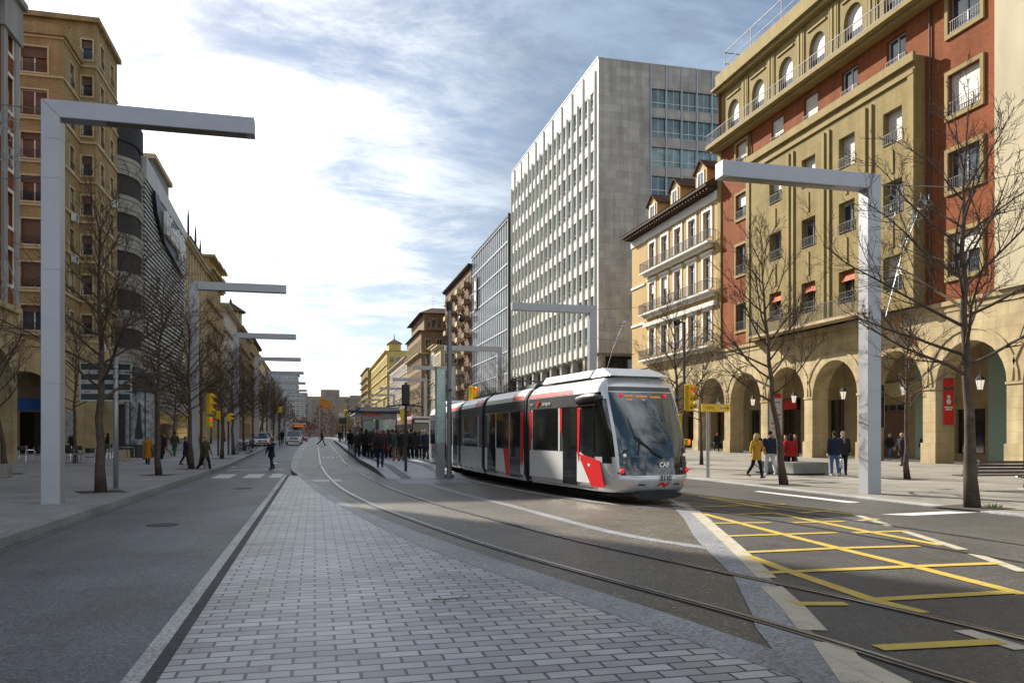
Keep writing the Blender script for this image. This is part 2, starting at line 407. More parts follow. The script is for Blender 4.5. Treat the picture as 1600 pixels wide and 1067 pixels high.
def shutter_mat(name, col):
    m, nt, b = base_mat(name, col, 0.6)
    v = plane_coords(nt, 'wall')
    w = nt.new('ShaderNodeTexWave'); w.wave_type = 'BANDS'; w.bands_direction = 'Y'; w.inputs['Scale'].default_value = 3.2; w.inputs['Distortion'].default_value = 0
    nt.link(v, w.inputs['Vector'])
    c = ramp(nt, w.outputs['Fac'], [(0.0, mulv(col, .72)), (0.35, col)]); nt.link(c, b.inputs['Base Color'])
    bump(nt, b, w.outputs['Fac'], 0.4, 0.02); return m
shutter_mat('shutter', (0.60, 0.57, 0.49))
shutter_mat('shutter_brown', (0.13, 0.075, 0.05))
glass_mat('window_glass', (0.035, 0.045, 0.055), 0.05, 0.06, 1.2)
glass_mat('teal_glass', (0.022, 0.085, 0.085), 0.08, 0.03, 0.8)
glass_mat('teal_pale_glass', (0.10, 0.20, 0.20), 0.1, 0.03, 0.8)
glass_mat('dark_glass', (0.012, 0.014, 0.016), 0.06, 0.03, 0.8)
glass_mat('tram_glass', (0.010, 0.012, 0.014), 0.04, 0.01, 0.8)
glass_mat('shop_glass', (0.018, 0.016, 0.014), 0.06, 0.04, 0.8)
glass_mat('windscreen', (0.03, 0.055, 0.07), 0.04, 0.006, 0.6)
# street things
plain('lamp_steel', (0.36, 0.37, 0.40), 0.40, 0.4, amt=.07, scale=1.5)
plain('lamp_seam', (0.30, 0.31, 0.33), 0.5, 0.3)
plain('pole_grey', (0.20, 0.21, 0.22), 0.45, 0.5)
plain('pole_dark', (0.03, 0.033, 0.03), 0.5)
plain('galvanised', (0.36, 0.37, 0.38), 0.45, 0.6)
plain('signal_yellow', (0.72, 0.46, 0.015), 0.45, amt=.06)
plain('black_plastic', (0.014, 0.014, 0.016), 0.45)
plain('lens_dark', (0.10, 0.09, 0.02), 0.2)
plain('lens_green_dark', (0.02, 0.06, 0.03), 0.2)
lit('lens_red_lit', (1.0, 0.006, 0.004), .7)
lit('lens_orange_lit', (1.0, 0.09, 0.015), 1.0)
plain('sign_green', (0.012, 0.03, 0.026), 0.5)
plain('sign_white', (0.62, 0.62, 0.62), 0.5)
plain('poster_red', (0.58, 0.03, 0.02), 0.5, amt=.3, scale=5)
plain('poster_dark', (0.03, 0.025, 0.03), 0.5, amt=.5, scale=4)
plain('poster_art', (0.25, 0.28, 0.30), 0.4, amt=.8, scale=3)
plain('glass_panel_green', (0.46, 0.58, 0.53), 0.25, amt=.2)
plain('bench_wood', (0.06, 0.042, 0.03), 0.7, amt=.25)
plain('cast_metal', (0.36, 0.36, 0.36), 0.45, 0.7)
rough_noise('bench_stone', (0.27, 0.265, 0.25), 0.8, 1.2, 0.2, False, .2, 'ground')
rough_noise('bark', (0.115, 0.088, 0.068), 0.9, 4.0, 0.35, False, .6, 'ground', 30, .4)
rough_noise('twig', (0.10, 0.072, 0.054), 0.9, 3.0, 0.25, False, 0, 'ground', 20, .2)
plain('dry_leaf', (0.36, 0.145, 0.04), 0.8, amt=.35, scale=30)
plain('tree_pit', (0.05, 0.042, 0.034), 0.95, amt=.3)
plain('grass_tuft', (0.12, 0.2, 0.03), 0.8)
lit('lantern_glass', (1.0, 0.93, 0.78), 0.3)
# tram and cars
plain('tram_silver', (0.62, 0.63, 0.64), 0.28, 0.35, amt=.05, scale=1.2)
plain('tram_white', (0.72, 0.73, 0.72), 0.3, 0.05, amt=.05, scale=1.2)
plain('tram_grey', (0.055, 0.058, 0.06), 0.35, amt=.08, scale=1.5)
plain('tram_red', (0.62, 0.016, 0.022), 0.35, amt=.06)
plain('rubber', (0.018, 0.018, 0.019), 0.75, amt=.2)
plain('underframe', (0.02, 0.02, 0.022), 0.8)
plain('chrome', (0.75, 0.76, 0.78), 0.18, 0.95)
lit('led_orange', (1.0, 0.32, 0.03), .12)
lit('tail_red', (1.0, 0.04, 0.05), .25)
lit('head_white', (1.0, 0.97, 0.9), .15)
plain('car_silver', (0.50, 0.52, 0.55), 0.28, 0.5)
plain('car_white', (0.70, 0.71, 0.72), 0.28)
plain('car_dark', (0.04, 0.042, 0.05), 0.25)
plain('bus_red', (0.40, 0.035, 0.025), 0.35)
plain('tyre', (0.016, 0.016, 0.017), 0.8)
plain('plate_white', (0.7, 0.7, 0.7), 0.5)
# people
plain('skin', (0.50, 0.29, 0.20), 0.55, amt=.08)
plain('eye_dark', (0.02, 0.015, 0.012), 0.3)
CLOTH = {'black': (0.014, .014, .016), 'navy': (.016, .022, .045), 'dark': (.026, .024, .024), 'olive': (.055, .052, .03), 'mustard': (.40, .225, .03), 'ochre': (.42, .19, .02),
  'red': (.36, .018, .02), 'brown': (.075, .045, .03), 'plum': (.06, .035, .045), 'teal': (.02, .045, .055), 'khaki': (.17, .12, .06), 'denim': (.07, .12, .23), 'grey': (.17, .18, .20),
  'green': (.02, .13, .08), 'tan': (.25, .14, .07), 'white': (.6, .6, .6), 'blonde': (.40, .27, .13), 'brownhair': (.06, .032, .018), 'greyhair': (.3, .29, .28), 'redhair': (.13, .045, .018), 'pinkish': (.3, .1, .2), 'lightgrey': (.42, .44, .47), 'bluebag': (.06, .17, .5), 'maroonc': (.10, .02, .035), 'cream': (.5, .42, .3)}
for k, c in CLOTH.items(): plain('cloth_'+k, c, 0.85, spec=.2, amt=.22, scale=9)
# ------------------------------------------------------------------ the ground
def interp(path, y):              # path: points (x, y) with falling y
    p = sorted(path, key=lambda q: q[1])
    if y <= p[0][1]: i = 0
    elif y >= p[-1][1]: i = len(p)-2
    else:
        i = max(k for k in range(len(p)-1) if p[k][1] <= y)
    (x0, y0), (x1, y1) = p[i], p[i+1]
    return x0+(x1-x0)*(y-y0)/(y1-y0) if y1 != y0 else x0
def smooth_path(pts, step=0.5):
    """Catmull-Rom through points (x, y)"""
    P = [pts[0]]+list(pts)+[pts[-1]]; out = []
    for i in range(1, len(P)-2):
        p0, p1, p2, p3 = [Vector((*q, 0)) for q in P[i-1:i+3]]
        L = (p2-p1).length; n = max(1, int(L/step))
        if L > 60: n = max(2, int(L/15))
        for k in range(n):
            t = k/n
            q = 0.5*((2*p1)+(p2-p0)*t+(2*p0-5*p1+4*p2-p3)*t*t+(3*p1-p0-3*p2+p3)*t**3)
            out.append((q.x, q.y))
    out.append(pts[-1]); return out
def ys_between(y0, y1, extra=()):
    return sorted(set([y0, y1]+[g for g in GBR if y0 < g < y1]+[e for e in extra if y0 < e < y1]))
def sheet(name, x0, x1, y0, y1, dz, mat, skirt=0.0):
    mb = MB(); Y = ys_between(y0, y1)
    for a, b in zip(Y[:-1], Y[1:]):
        za, zb = gz(a)+dz, gz(b)+dz
        mb.quad((x0, a, za), (x1, a, za), (x1, b, zb), (x0, b, zb))
        if skirt:
            for x in (x0, x1): mb.quad((x, a, za), (x, b, zb), (x, b, zb-skirt), (x, a, za-skirt))
    if skirt:
        for y in (y0, y1): mb.quad((x0, y, gz(y)+dz), (x1, y, gz(y)+dz), (x1, y, gz(y)+dz-skirt), (x0, y, gz(y)+dz-skirt))
    return struct(mb.build(name, mat))
def strip(name, L, Rr, dz, mat, skirt=0.0):
    """a surface between two lines x(y); L and Rr are functions of y or paths with the same ys"""
    mb = MB()
    for (a, b), (c, d) in zip(zip(L[:-1], L[1:]), zip(Rr[:-1], Rr[1:])):
        q = [(*a, gz(a[1])+dz), (*c, gz(c[1])+dz), (*d, gz(d[1])+dz), (*b, gz(b[1])+dz)]
        mb.quad(*q)
        if skirt:
            mb.quad(q[0], q[3], (q[3][0], q[3][1], q[3][2]-skirt), (q[0][0], q[0][1], q[0][2]-skirt))
            mb.quad(q[1], q[2], (q[2][0], q[2][1], q[2][2]-skirt), (q[1][0], q[1][1], q[1][2]-skirt))
    return struct(mb.build(name, mat))
def offs(path, d):
    out = []
    for i, p in enumerate(path):
        a = path[max(0, i-1)]; b = path[min(len(path)-1, i+1)]
        t = Vector((b[0]-a[0], b[1]-a[1])).normalized()
        out.append((p[0]-t.y*d, p[1]+t.x*d))
    return out
sheet('ground', -1500, 1500, -200, 3000, -0.16, 'asphalt')
KX = -4.9                                    # left kerb line
sheet('left_pavement', -90, KX-0.3, -60, 900, 0.0, 'pave_left')
sheet('left_kerb', KX-0.3, KX, -60, 900, 0.004, 'granite', 0.2)
sheet('left_gutter', KX+0.004, KX+0.22, -60, 900, -0.154, 'gutter')
# centre reservation: island, tram bed, crossing, right-hand road
bed = struct(MB().build('tram_bed', 'track_concrete')) if 0 else None
kin = smooth_path([(-1.37, 170), (-1.60, 90), (-1.55, 62), (-1.19, 42.8), (-0.70, 35.0), (0.12, 23.8), (0.87, 16.8), (1.5, 12.2), (2.2, 8.95), (2.77, 6.55), (3.19, 4.8), (3.6, 2.5), (3.9, -4), (4.0, -14)])
kout = smooth_path([(-0.6, 170), (-0.94, 90), (-0.98, 62), (-0.9, 42.8), (-0.29, 33.0), (0.60, 21.6), (1.33, 16.0), (2.0, 12.2), (2.66, 9.1), (3.2, 6.75), (3.5, 5.1), (3.95, 2.5), (4.25, -4), (4.35, -14)])
YS = sorted(set([round(y, 2) for y in ([-14+0.5*k for k in range(130)]+[52, 60, 70, 80, 90, 100, 115, 130, 150, 170])]))
def line(path): return [(interp(path, y), y) for y in YS]
kinL, koutL = line(kin), line(kout)
plaza_edge = 14.0
strip('tram_bed', koutL, [(plaza_edge, y) for y in YS], 0.0, 'track_concrete')
sheet('tram_bed', -1.0, plaza_edge, 170, 330, 0.0, 'track_concrete')
strip('curved_kerb', kinL, koutL, 0.006, 'granite', 0.2)
# the paved island between the road and the curved kerb
isl = [(x, y) for x, y in kinL if -14 <= y <= 34.6]
mb = MB()
for a, b in zip(isl[:-1], isl[1:]):
    mb.quad((-1.03, a[1], 0.002), (max(-1.02, a[0]), a[1], 0.002), (max(-1.02, b[0]), b[1], 0.002), (-1.03, b[1], 0.002))
struct(mb.build('paved_island', 'island_setts'))
sheet('island_edging', -1.135, -1.03, -14, 35.2, -0.002, 'edging_dark', 0.02)
sheet('island_kerb', -1.265, -1.135, -14, 35.2, 0.004, 'granite_pale', 0.2)
# rails
LT = smooth_path([(1.06, 330), (1.05, 75), (1.08, 45), (1.42, 28.5), (1.98, 20.5), (2.55, 16.2), (3.25, 12.0), (3.95, 9.0), (4.50, 6.9), (4.85, 5.1), (5.3, 1.5), (5.6, -12)])
RT = smooth_path([(7.25, 330), (7.25, 60), (7.22, 34), (7.24, 28.4), (7.62, 23.3), (8.35, 19.6), (9.0, 17.2), (9.4, 14.5), (9.62, 10.5), (9.85, 5), (10.0, -12)])
def rails(name, path, g=0.76):
    mb = MB()
    for s in (-1, 1):
        for d0, d1, mi, dz in ((-.060, -.012, 0, .016), (-.012, .030, 1, .0125), (.030, .050, 0, .0145), (-.085, -.060, 1, .010), (.050, .072, 1, .010)):
            A, B = offs(path, s*(g+d0)), offs(path, s*(g+d1))
            for i in range(len(A)-1):
                mb.quad((*A[i], gz(A[i][1])+dz), (*B[i], gz(B[i][1])+dz), (*B[i+1], gz(B[i+1][1])+dz), (*A[i+1], gz(A[i+1][1])+dz), mi)
    return struct(mb.build(name, ['steel_rail', 'rail_groove']))
rails('tram_rails', LT); rails('tram_rails', RT)
# pale lines set in the bed
gl = smooth_path([(2.95, 60), (3.05, 46), (3.37, 40), (3.97, 24.3), (4.5, 18.4), (4.93, 13.0), (5.55, 10.9), (5.75, 10.4)])
strip('granite_line', offs(gl, 0.12), offs(gl, -0.12), 0.005, 'granite')
gl2 = smooth_path([(5.45, 36), (5.6, 30), (5.9, 25), (6.5, 20.5), (7.3, 17.6), (8.3, 16.2)])
strip('granite_line', offs(gl2, 0.12), offs(gl2, -0.12), 0.005, 'granite_pale')
# the crossing over the tracks
strip('track_crossing', [(interp(kout, y), y) for y in (34.6, 37, 40, 42.7)], [(2.9, y) for y in (34.6, 37, 40, 42.7)], 0.003, 'pave_pink')
sheet('track_crossing', -0.3, 5.6, 33.2, 33.36, 0.0035, 'granite_pale')
mb = MB()
for x in (0.55, 0.85, 1.15, 1.45): mb.quad((x, 57.5, gz(57.5)+.003), (x+.14, 57.5, gz(57.5)+.003), (x+.14, 61, gz(61)+.003), (x, 61, gz(61)+.003))
mb.quad((0.0, 29.7, .003), (1.0, 29.7, .003), (.9, 31.2, .003), (-.15, 31.2, .003))
struct(mb.build('road_marking', 'paint_white'))
# the platform between the tracks, with its ramp
mb = MB(); PL = [(2.7, 31.0, .006), (2.62, 37.5, .25), (2.62, 50, .25), (2.62, 115, 1.08), (2.62, 118, 1.1)]
for (x, y, z), (x2, y2, z2) in zip(PL[:-1], PL[1:]):
    mb.quad((x, y, z), (5.82, y, z), (5.82, y2, z2), (x2, y2, z2), 0)
    for xa, xb in ((x, x2), (5.82, 5.82)): mb.quad((xa, y, z), (xb, y2, z2), (xb, y2, z2-.3), (xa, y, z-.3), 1)
struct(mb.build('platform', ['pave_platform', 'granite_dark']))
mb = MB()
for (x, y, z), (x2, y2, z2) in zip(PL[:-1], PL[1:]): mb.quad((x+.55, y, z+.004), (x+.95, y, z+.004), (x2+.95, y2, z2+.004), (x2+.55, y2, z2+.004)); mb.quad((4.9, y, z+.004), (5.25, y, z+.004), (5.25, y2, z2+.004), (4.9, y2, z2+.004))
struct(mb.build('platform_band', 'granite_dark'))
sheet('ramp_apron', 2.95, 5.4, 27.6, 30.9, 0.004, 'granite')
# the right-hand road with its box junction
granL = [(8.52, 18.35), (7.2, 14.8), (5.98, 11.9), (4.78, 8.52), (3.9, 6.6), (3.69, 6.2), (3.2, 4.9), (2.9, 3.5)]
granR = [(8.95, 18.3), (7.6, 14.4), (6.3, 11.5), (5.22, 8.5), (4.35, 6.6), (4.12, 6.09), (3.62, 4.7), (3.3, 3.3)]
def xx(y): return interp(granR, y)
YR = [y for y in sorted(set([3.3+0.5*k for k in range(31)]+[18.3]))]
strip('junction_road', [(xx(y)-.02, y) for y in YR], [(plaza_edge+6 if 0 else plaza_edge, y) for y in YR], 0.0035, 'asphalt_right')
sheet('junction_road', 3.28, plaza_edge, -40, 3.3, 0.0035, 'asphalt_right')
sheet('right_road', 8.93, plaza_edge, 18.3, 330, 0.0035, 'asphalt_right') if 0 else strip('right_road', [(interp([(8.9, 18.3), (10.6, 24), (9.4, 30), (9.0, 40), (9.0, 330)], y), y) for y in (18.3, 21, 24, 27, 30, 40, 50, 115, 200, 330)], [(plaza_edge, y) for y in (18.3, 21, 24, 27, 30, 40, 50, 115, 200, 330)], 0.0035, 'asphalt_right')
strip('granite_band', granL[::-1], granR[::-1], 0.008, 'granite')
def px_line(mb, pts, w, z=0.011, gap=None):
    P = [Vector((*at(*p), 0)) for p in pts]
    for a, b in zip(P[:-1], P[1:]):
        t = (b-a).normalized(); n = Vector((-t.y, t.x, 0))*w/2
        mb.quad(*[(q.x, q.y, z) for q in (a-n, a+n, b+n, b-n)])
mb = MB()
Z = lambda x, y: (1000+x*.375, 740+y*.375)
px_line(mb, [Z(235,165), Z(345,262), Z(420,330), Z(530,436)], .22)
px_line(mb, [Z(545,470), Z(640,560), Z(720,655)], .24)
px_line(mb, [Z(790,706), Z(925,880)], .27); px_line(mb, [Z(800,740), Z(1080,880)], .2, .0125)
px_line(mb, [Z(100,100), Z(225,155)], .18); px_line(mb, [Z(900,172), Z(1045,220)], .17); px_line(mb, [Z(1090,238), Z(1345,318)], .17); px_line(mb, [Z(1390,336), Z(1600,410)], .17)
px_line(mb, [Z(1340,655), Z(1600,735)], .18)
struct(mb.build('road_edge_line', 'paint_cream'))
mb = MB()
for k, pts in enumerate([[Z(262,168), Z(560,245), Z(850,318), Z(1150,390), Z(1600,505)], [Z(450,345), Z(640,415), Z(960,525), Z(1180,582)], [Z(560,165), Z(950,243), Z(1260,300)], [Z(170,82), Z(520,130), Z(900,172)], [Z(250,95), Z(560,150)]]):
    px_line(mb, pts, .17, .0112)
for k, pts in enumerate([[Z(225,140), Z(600,128)], [Z(400,170), Z(560,165)], [Z(300,208), Z(545,205)], [Z(610,206), Z(850,200)], [Z(350,262), Z(820,247)], [Z(885,248), Z(1110,240)], [Z(430,330), Z(830,312), Z(1160,303)], [Z(525,415), Z(1150,388), Z(1500,375)], [Z(640,545), Z(860,545)], [Z(940,530), Z(1560,495)], [Z(990,730), Z(1500,703)], [Z(660,165), Z(800,155)], [Z(900,198), Z(990,190)]]):
    px_line(mb, pts, .165, .0118+.0002*k)
struct(mb.build('box_junction_line', 'paint_yellow'))
# zebra crossing and road lines on the left road
mb = MB(); zr = -0.156
for x0, x1 in ((-4.35, -3.55), (-3.05, -2.3), (-1.95, -1.45)):
    mb.quad((x0, 36.2, zr), (x1, 36.2, zr), (x1, 39.9, zr), (x0, 39.9, zr))
struct(mb.build('zebra_crossing', 'paint_white'))
mb = MB(); mb.quad((-4.5, 44.6, zr), (-1.6, 44.6, zr), (-1.6, 45.1, zr), (-4.5, 45.1, zr)); mb.quad((-4.72, 48, zr), (-4.55, 48, zr), (-4.55, 50, zr), (-4.72, 50, zr))
mb.add([(-3.2, 50.6, zr+.02), (-2.5, 50.6, zr+.02), (-2.45, 53, zr+.05), (-2.2, 53, zr+.05), (-2.55, 55, zr+.07), (-2.9, 53, zr+.05), (-2.62, 53, zr+.05), (-2.7, 51.2, zr+.03)], [(0, 1, 2, 3, 4, 5, 6, 7)])
struct(mb.build('road_line', 'paint_white'))
mb = MB()
for k in range(9): mb.box(-5.2+.0, -5.2+.29, 20+k*3.1, 20+k*3.1+.012, .004, .0055)
# plaza on the right, with its kerb
sheet('plaza', plaza_edge+.3, 120, -60, 900, 0.03, 'pave_plaza')
sheet('plaza_kerb', plaza_edge, plaza_edge+.3, -60, 900, 0.034, 'granite_pale', 0.1)
mb = MB(); P = [at(*p) for p in ((1376, 804), (1425, 806), (1530, 801), (1480, 799))]
mb.ngon([(min(13.97, x), y, .0105) for x, y in P]); 
struct(mb.build('crossing_paint', 'paint_white'))
mb = MB(); P = [at(*p) for p in ((1178, 768), (1185, 767), (1345, 785), (1325, 786))]
mb.ngon([(x, y, .009) for x, y in P]); struct(mb.build('stop_line', 'paint_white'))
# far ground beyond the street: a cross street closes it
# ------------------------------------------------------------------ light, sky, camera
w = bpy.data.worlds.new('World'); scn.world = w; w.use_nodes = True
nt = NT(w); nt.t = w.node_tree; nt.n = nt.t.nodes; nt.l = nt.t.links
bg = nt.n['Background']
sky = nt.new('ShaderNodeTexSky'); sky.sky_type = 'NISHITA'; sky.sun_disc = False
sky.sun_elevation = SUN_EL; sky.sun_rotation = -SUN_AZ; sky.air_density = 1.0; sky.dust_density = 0.6; sky.ozone_density = 1.5
tc = nt.new('ShaderNodeTexCoord')
sx = nt.new('ShaderNodeSeparateXYZ'); nt.link(tc.outputs['Generated'], sx.inputs[0])
def math_(op, a, b=None, c=None, clamp=False):
    m = nt.new('ShaderNodeMath', operation=op); m.use_clamp = clamp
    for i, q in enumerate((a, b, c)):
        if q is None: continue
        if hasattr(q, 'is_output'): nt.link(q, m.inputs[i])
        else: m.inputs[i].default_value = q
    return m.outputs[0]
zc = math_('MAXIMUM', sx.outputs['Z'], 0.0)
den = math_('ADD', zc, 0.16)
cx = math_('DIVIDE', sx.outputs['X'], den); cy = math_('DIVIDE', sx.outputs['Y'], den)
cb = nt.new('ShaderNodeCombineXYZ'); nt.link(cx, cb.inputs[0]); nt.link(cy, cb.inputs[1])
def sky_noise(scale, detail, rough, loc, sx_=1.0, sy_=1.0, rot=0.0, dist=0.0):
    mp = nt.new('ShaderNodeMapping'); mp.inputs['Scale'].default_value = (scale*sx_, scale*sy_, 1); mp.inputs['Location'].default_value = loc; mp.inputs['Rotation'].default_value = (0, 0, rot)
    nt.link(cb.outputs[0], mp.inputs['Vector'])
    n = nt.new('ShaderNodeTexNoise'); n.inputs['Scale'].default_value = 1; n.inputs['Detail'].default_value = detail; n.inputs['Roughness'].default_value = rough; n.inputs['Distortion'].default_value = dist
    nt.link(mp.outputs[0], n.inputs['Vector']); return n.outputs['Fac']
n1 = sky_noise(0.85, 9, 0.62, (12.58, 9.34, 0), 1.0, 0.7, R(25), 0.15)
n2 = sky_noise(2.6, 8, 0.68, (5.6, -2.2, 0), 0.8, 1.35, R(-28), 0.25)
sd = Vector((-math.sin(SUN_AZ)*math.cos(SUN_EL), math.cos(SUN_AZ)*math.cos(SUN_EL), math.sin(SUN_EL)))
dt = nt.new('ShaderNodeVectorMath', operation='DOT_PRODUCT'); nt.link(tc.outputs['Generated'], dt.inputs[0]); dt.inputs[1].default_value = (-math.sin(R(30))*math.cos(R(22)), math.cos(R(30))*math.cos(R(22)), math.sin(R(22)))
glow = math_('POWER', math_('MAXIMUM', dt.outputs['Value'], 0.0), 9.0)
wide = math_('POWER', math_('MAXIMUM', dt.outputs['Value'], 0.0), 3.0)
dens = math_('ADD', math_('MULTIPLY', n1, 1.0), math_('MULTIPLY', n2, 0.55))
dens = math_('ADD', dens, math_('MULTIPLY', glow, 0.10))
cover = nt.new('ShaderNodeMapRange'); cover.interpolation_type = 'SMOOTHSTEP'
cover.inputs['From Min'].default_value = 0.66; cover.inputs['From Max'].default_value = 0.92; nt.link(dens, cover.inputs['Value'])
wd = nt.new('ShaderNodeMapRange'); wd.interpolation_type = 'SMOOTHSTEP'; wd.inputs['From Min'].default_value = 0.70; wd.inputs['From Max'].default_value = 0.97; nt.link(dt.outputs['Value'], wd.inputs['Value'])
lw = nt.new('ShaderNodeMapRange'); lw.interpolation_type = 'SMOOTHSTEP'; lw.inputs['From Min'].default_value = 0.10; lw.inputs['From Max'].default_value = 0.46; lw.inputs['To Min'].default_value = 0.5; lw.inputs['To Max'].default_value = 0.0; nt.link(sx.outputs['Z'], lw.inputs['Value'])
bk = nt.new('ShaderNodeMapRange'); bk.interpolation_type = 'SMOOTHSTEP'; bk.inputs['From Min'].default_value = 0.25; bk.inputs['From Max'].default_value = -0.4; bk.inputs['To Min'].default_value = 0.0; bk.inputs['To Max'].default_value = 1.0; nt.link(sx.outputs['Y'], bk.inputs['Value'])  # clouds whitened behind the camera, unseen, added to lift light in shaded areas
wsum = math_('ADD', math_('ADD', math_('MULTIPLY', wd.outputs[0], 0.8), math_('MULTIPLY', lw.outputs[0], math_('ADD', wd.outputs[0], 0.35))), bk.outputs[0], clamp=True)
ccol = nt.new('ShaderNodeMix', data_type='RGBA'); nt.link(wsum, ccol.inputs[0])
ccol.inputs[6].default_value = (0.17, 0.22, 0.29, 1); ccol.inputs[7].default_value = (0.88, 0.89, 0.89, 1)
shade = nt.new('ShaderNodeMapRange'); shade.inputs['From Min'].default_value = 0.35; shade.inputs['From Max'].default_value = 0.7; shade.inputs['To Min'].default_value = 0.62; shade.inputs['To Max'].default_value = 1.22
nt.link(n2, shade.inputs['Value'])
cl = nt.new('ShaderNodeMix', data_type='RGBA', blend_type='MULTIPLY'); cl.inputs[0].default_value = 1.0
nt.link(ccol.outputs[2], cl.inputs[6]); nt.link(shade.outputs[0], cl.inputs[7])
SKY_K = 0.052
sk = nt.new('ShaderNodeVectorMath', operation='SCALE'); nt.link(sky.outputs[0], sk.inputs[0]); sk.inputs['Scale'].default_value = SKY_K
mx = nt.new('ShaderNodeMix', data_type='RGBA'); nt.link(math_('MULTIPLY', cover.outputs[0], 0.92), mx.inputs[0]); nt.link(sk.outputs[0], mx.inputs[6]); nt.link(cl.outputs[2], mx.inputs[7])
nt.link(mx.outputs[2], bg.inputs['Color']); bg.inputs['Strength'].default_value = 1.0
sun = bpy.data.lights.new('sun', 'SUN'); sun.energy = 4.5; sun.angle = R(0.6); sun.color = (1.0, 0.93, 0.82)
so = bpy.data.objects.new('sun', sun); COL.objects.link(so); so.location = (0, 0, 60)
so.rotation_euler = (-sd).to_track_quat('-Z', 'Y').to_euler()
cam = bpy.data.cameras.new('camera'); co = bpy.data.objects.new('camera', cam); COL.objects.link(co); scn.camera = co
co.location = (0, 0, EYE); co.rotation_euler = (R(90), 0, -TH)
cam.sensor_width = 36; cam.lens = 1250/1600*36; cam.shift_y = (681-533.5)/1600; cam.clip_end = 6000; cam.clip_start = 0.1
scn.view_settings.view_transform = 'Standard'; scn.view_settings.look = 'None'; scn.view_settings.exposure = 1.12; scn.view_settings.gamma = 1.0
scn.cycles.use_denoising = True; scn.cycles.max_bounces = 6; scn.cycles.caustics_reflective = False; scn.cycles.caustics_refractive = False
scn.cycles.sample_clamp_indirect = 4.0
# ------------------------------------------------------------------ right-hand buildings
XR = 35.5
FR = TX(XR, -1)                     # the street facade on the right
def arch_bay(mb, T, a0, a1, z0, z1, pil, spring, depth, mi=0, mi2=0, n=14, n0=0.0):
    """half pillar + arch + half pillar between a0 and a1"""
    l, r = a0+pil/2, a1-pil/2; c = (l+r)/2; rad = (r-l)/2
    for x0, x1 in ((a0, l), (r, a1)):
        mb.quad(T(x0, z0, n0), T(x1, z0, n0), T(x1, spring, n0), T(x0, spring, n0), mi)
        mb.quad(T(x0, spring, n0), T(x1, spring, n0), T(x1, z1, n0), T(x0, z1, n0), mi)
    arc = [(c-rad*math.cos(math.pi*k/n), spring+rad*math.sin(math.pi*k/n)) for k in range(n+1)]
    for (xa, za), (xb, zb) in zip(arc[:-1], arc[1:]):
        mb.quad(T(xa, za, n0), T(xb, zb, n0), T(xb, z1, n0), T(xa, z1, n0), mi)
        mb.quad(T(xa, za, n0), T(xb, zb, n0), T(xb, zb, n0-depth), T(xa, za, n0-depth), mi2)
    for x in (l, r): mb.quad(T(x, z0, n0), T(x, spring, n0), T(x, spring, n0-depth), T(x, z0, n0-depth), mi2)
    # back face of the wall
    for x0, x1 in ((a0, l), (r, a1)): mb.quad(T(x0, z0, n0-depth), T(x1, z0, n0-depth), T(x1, z1, n0-depth), T(x0, z1, n0-depth), mi2)
    for (xa, za), (xb, zb) in zip(arc[:-1], arc[1:]):
        mb.quad(T(xa, za, n0-depth), T(xb, zb, n0-depth), T(xb, z1, n0-depth), T(xa, z1, n0-depth), mi2)
    return arc, c, rad
def arch_ring(mb, T, c, spring, r0, r1, n0, n1, mi=0, n=16):
    for k in range(n):
        t0, t1 = math.pi*k/n, math.pi*(k+1)/n
        P = [(c-r0*math.cos(t0), spring+r0*math.sin(t0)), (c-r1*math.cos(t0), spring+r1*math.sin(t0)), (c-r1*math.cos(t1), spring+r1*math.sin(t1)), (c-r0*math.cos(t1), spring+r0*math.sin(t1))]
        mb.tprism(T, P, n0, n1, mi)
ZA = 9.4
arc_ = thing('stone_arcade', 'long sandstone arcade of round arches running under the right-hand buildings', 'arcade', (XR, 16, 0))
mb = MB(); rg = MB(); bs = MB()
PC = [10.3+6*k for k in range(14)]         # pillar centres 10.3 ... 88.3
for k in range(13):
    _, c, rad = arch_bay(mb, FR, PC[k], PC[k+1], -.3, ZA, 1.0, 4.5, 1.3)
    arch_ring(rg, FR, c, 4.5, rad+.62, rad+.78, .003, .06)
for p in PC:
    for n0, n1, z0, z1, e in ((.003, .09, -.3, 1.25, .09), (.003, .06, 4.38, 4.52, .05)): q = MB(); q.tbox(FR, p-.5-e, p+.5+e, z0, z1, n0, n1); q.build('pillar_base' if z0 < 1 else 'pillar_capital', 'arcade_stone', arc_, world=True)
mb.build('arch_wall', 'arcade_stone', arc_, world=True)
rg.build('arch_moulding', 'arcade_stone', arc_, world=True)
mb = MB(); mb.tbox(FR, 7, 88.8, ZA-.25, ZA, .003, .12); mb.tbox(FR, 7, 88.8, ZA-.6, ZA-.45, .003, .05)
mb.build('string_course', 'arcade_stone', arc_, world=True)
mb = MB(); mb.box(XR+1.31, XR+5.6, 4, 88.8, 8.0, 8.2); mb.build('ceiling', 'arcade_ceiling', arc_, world=True)
FB = TX(XR+5.5, -1)
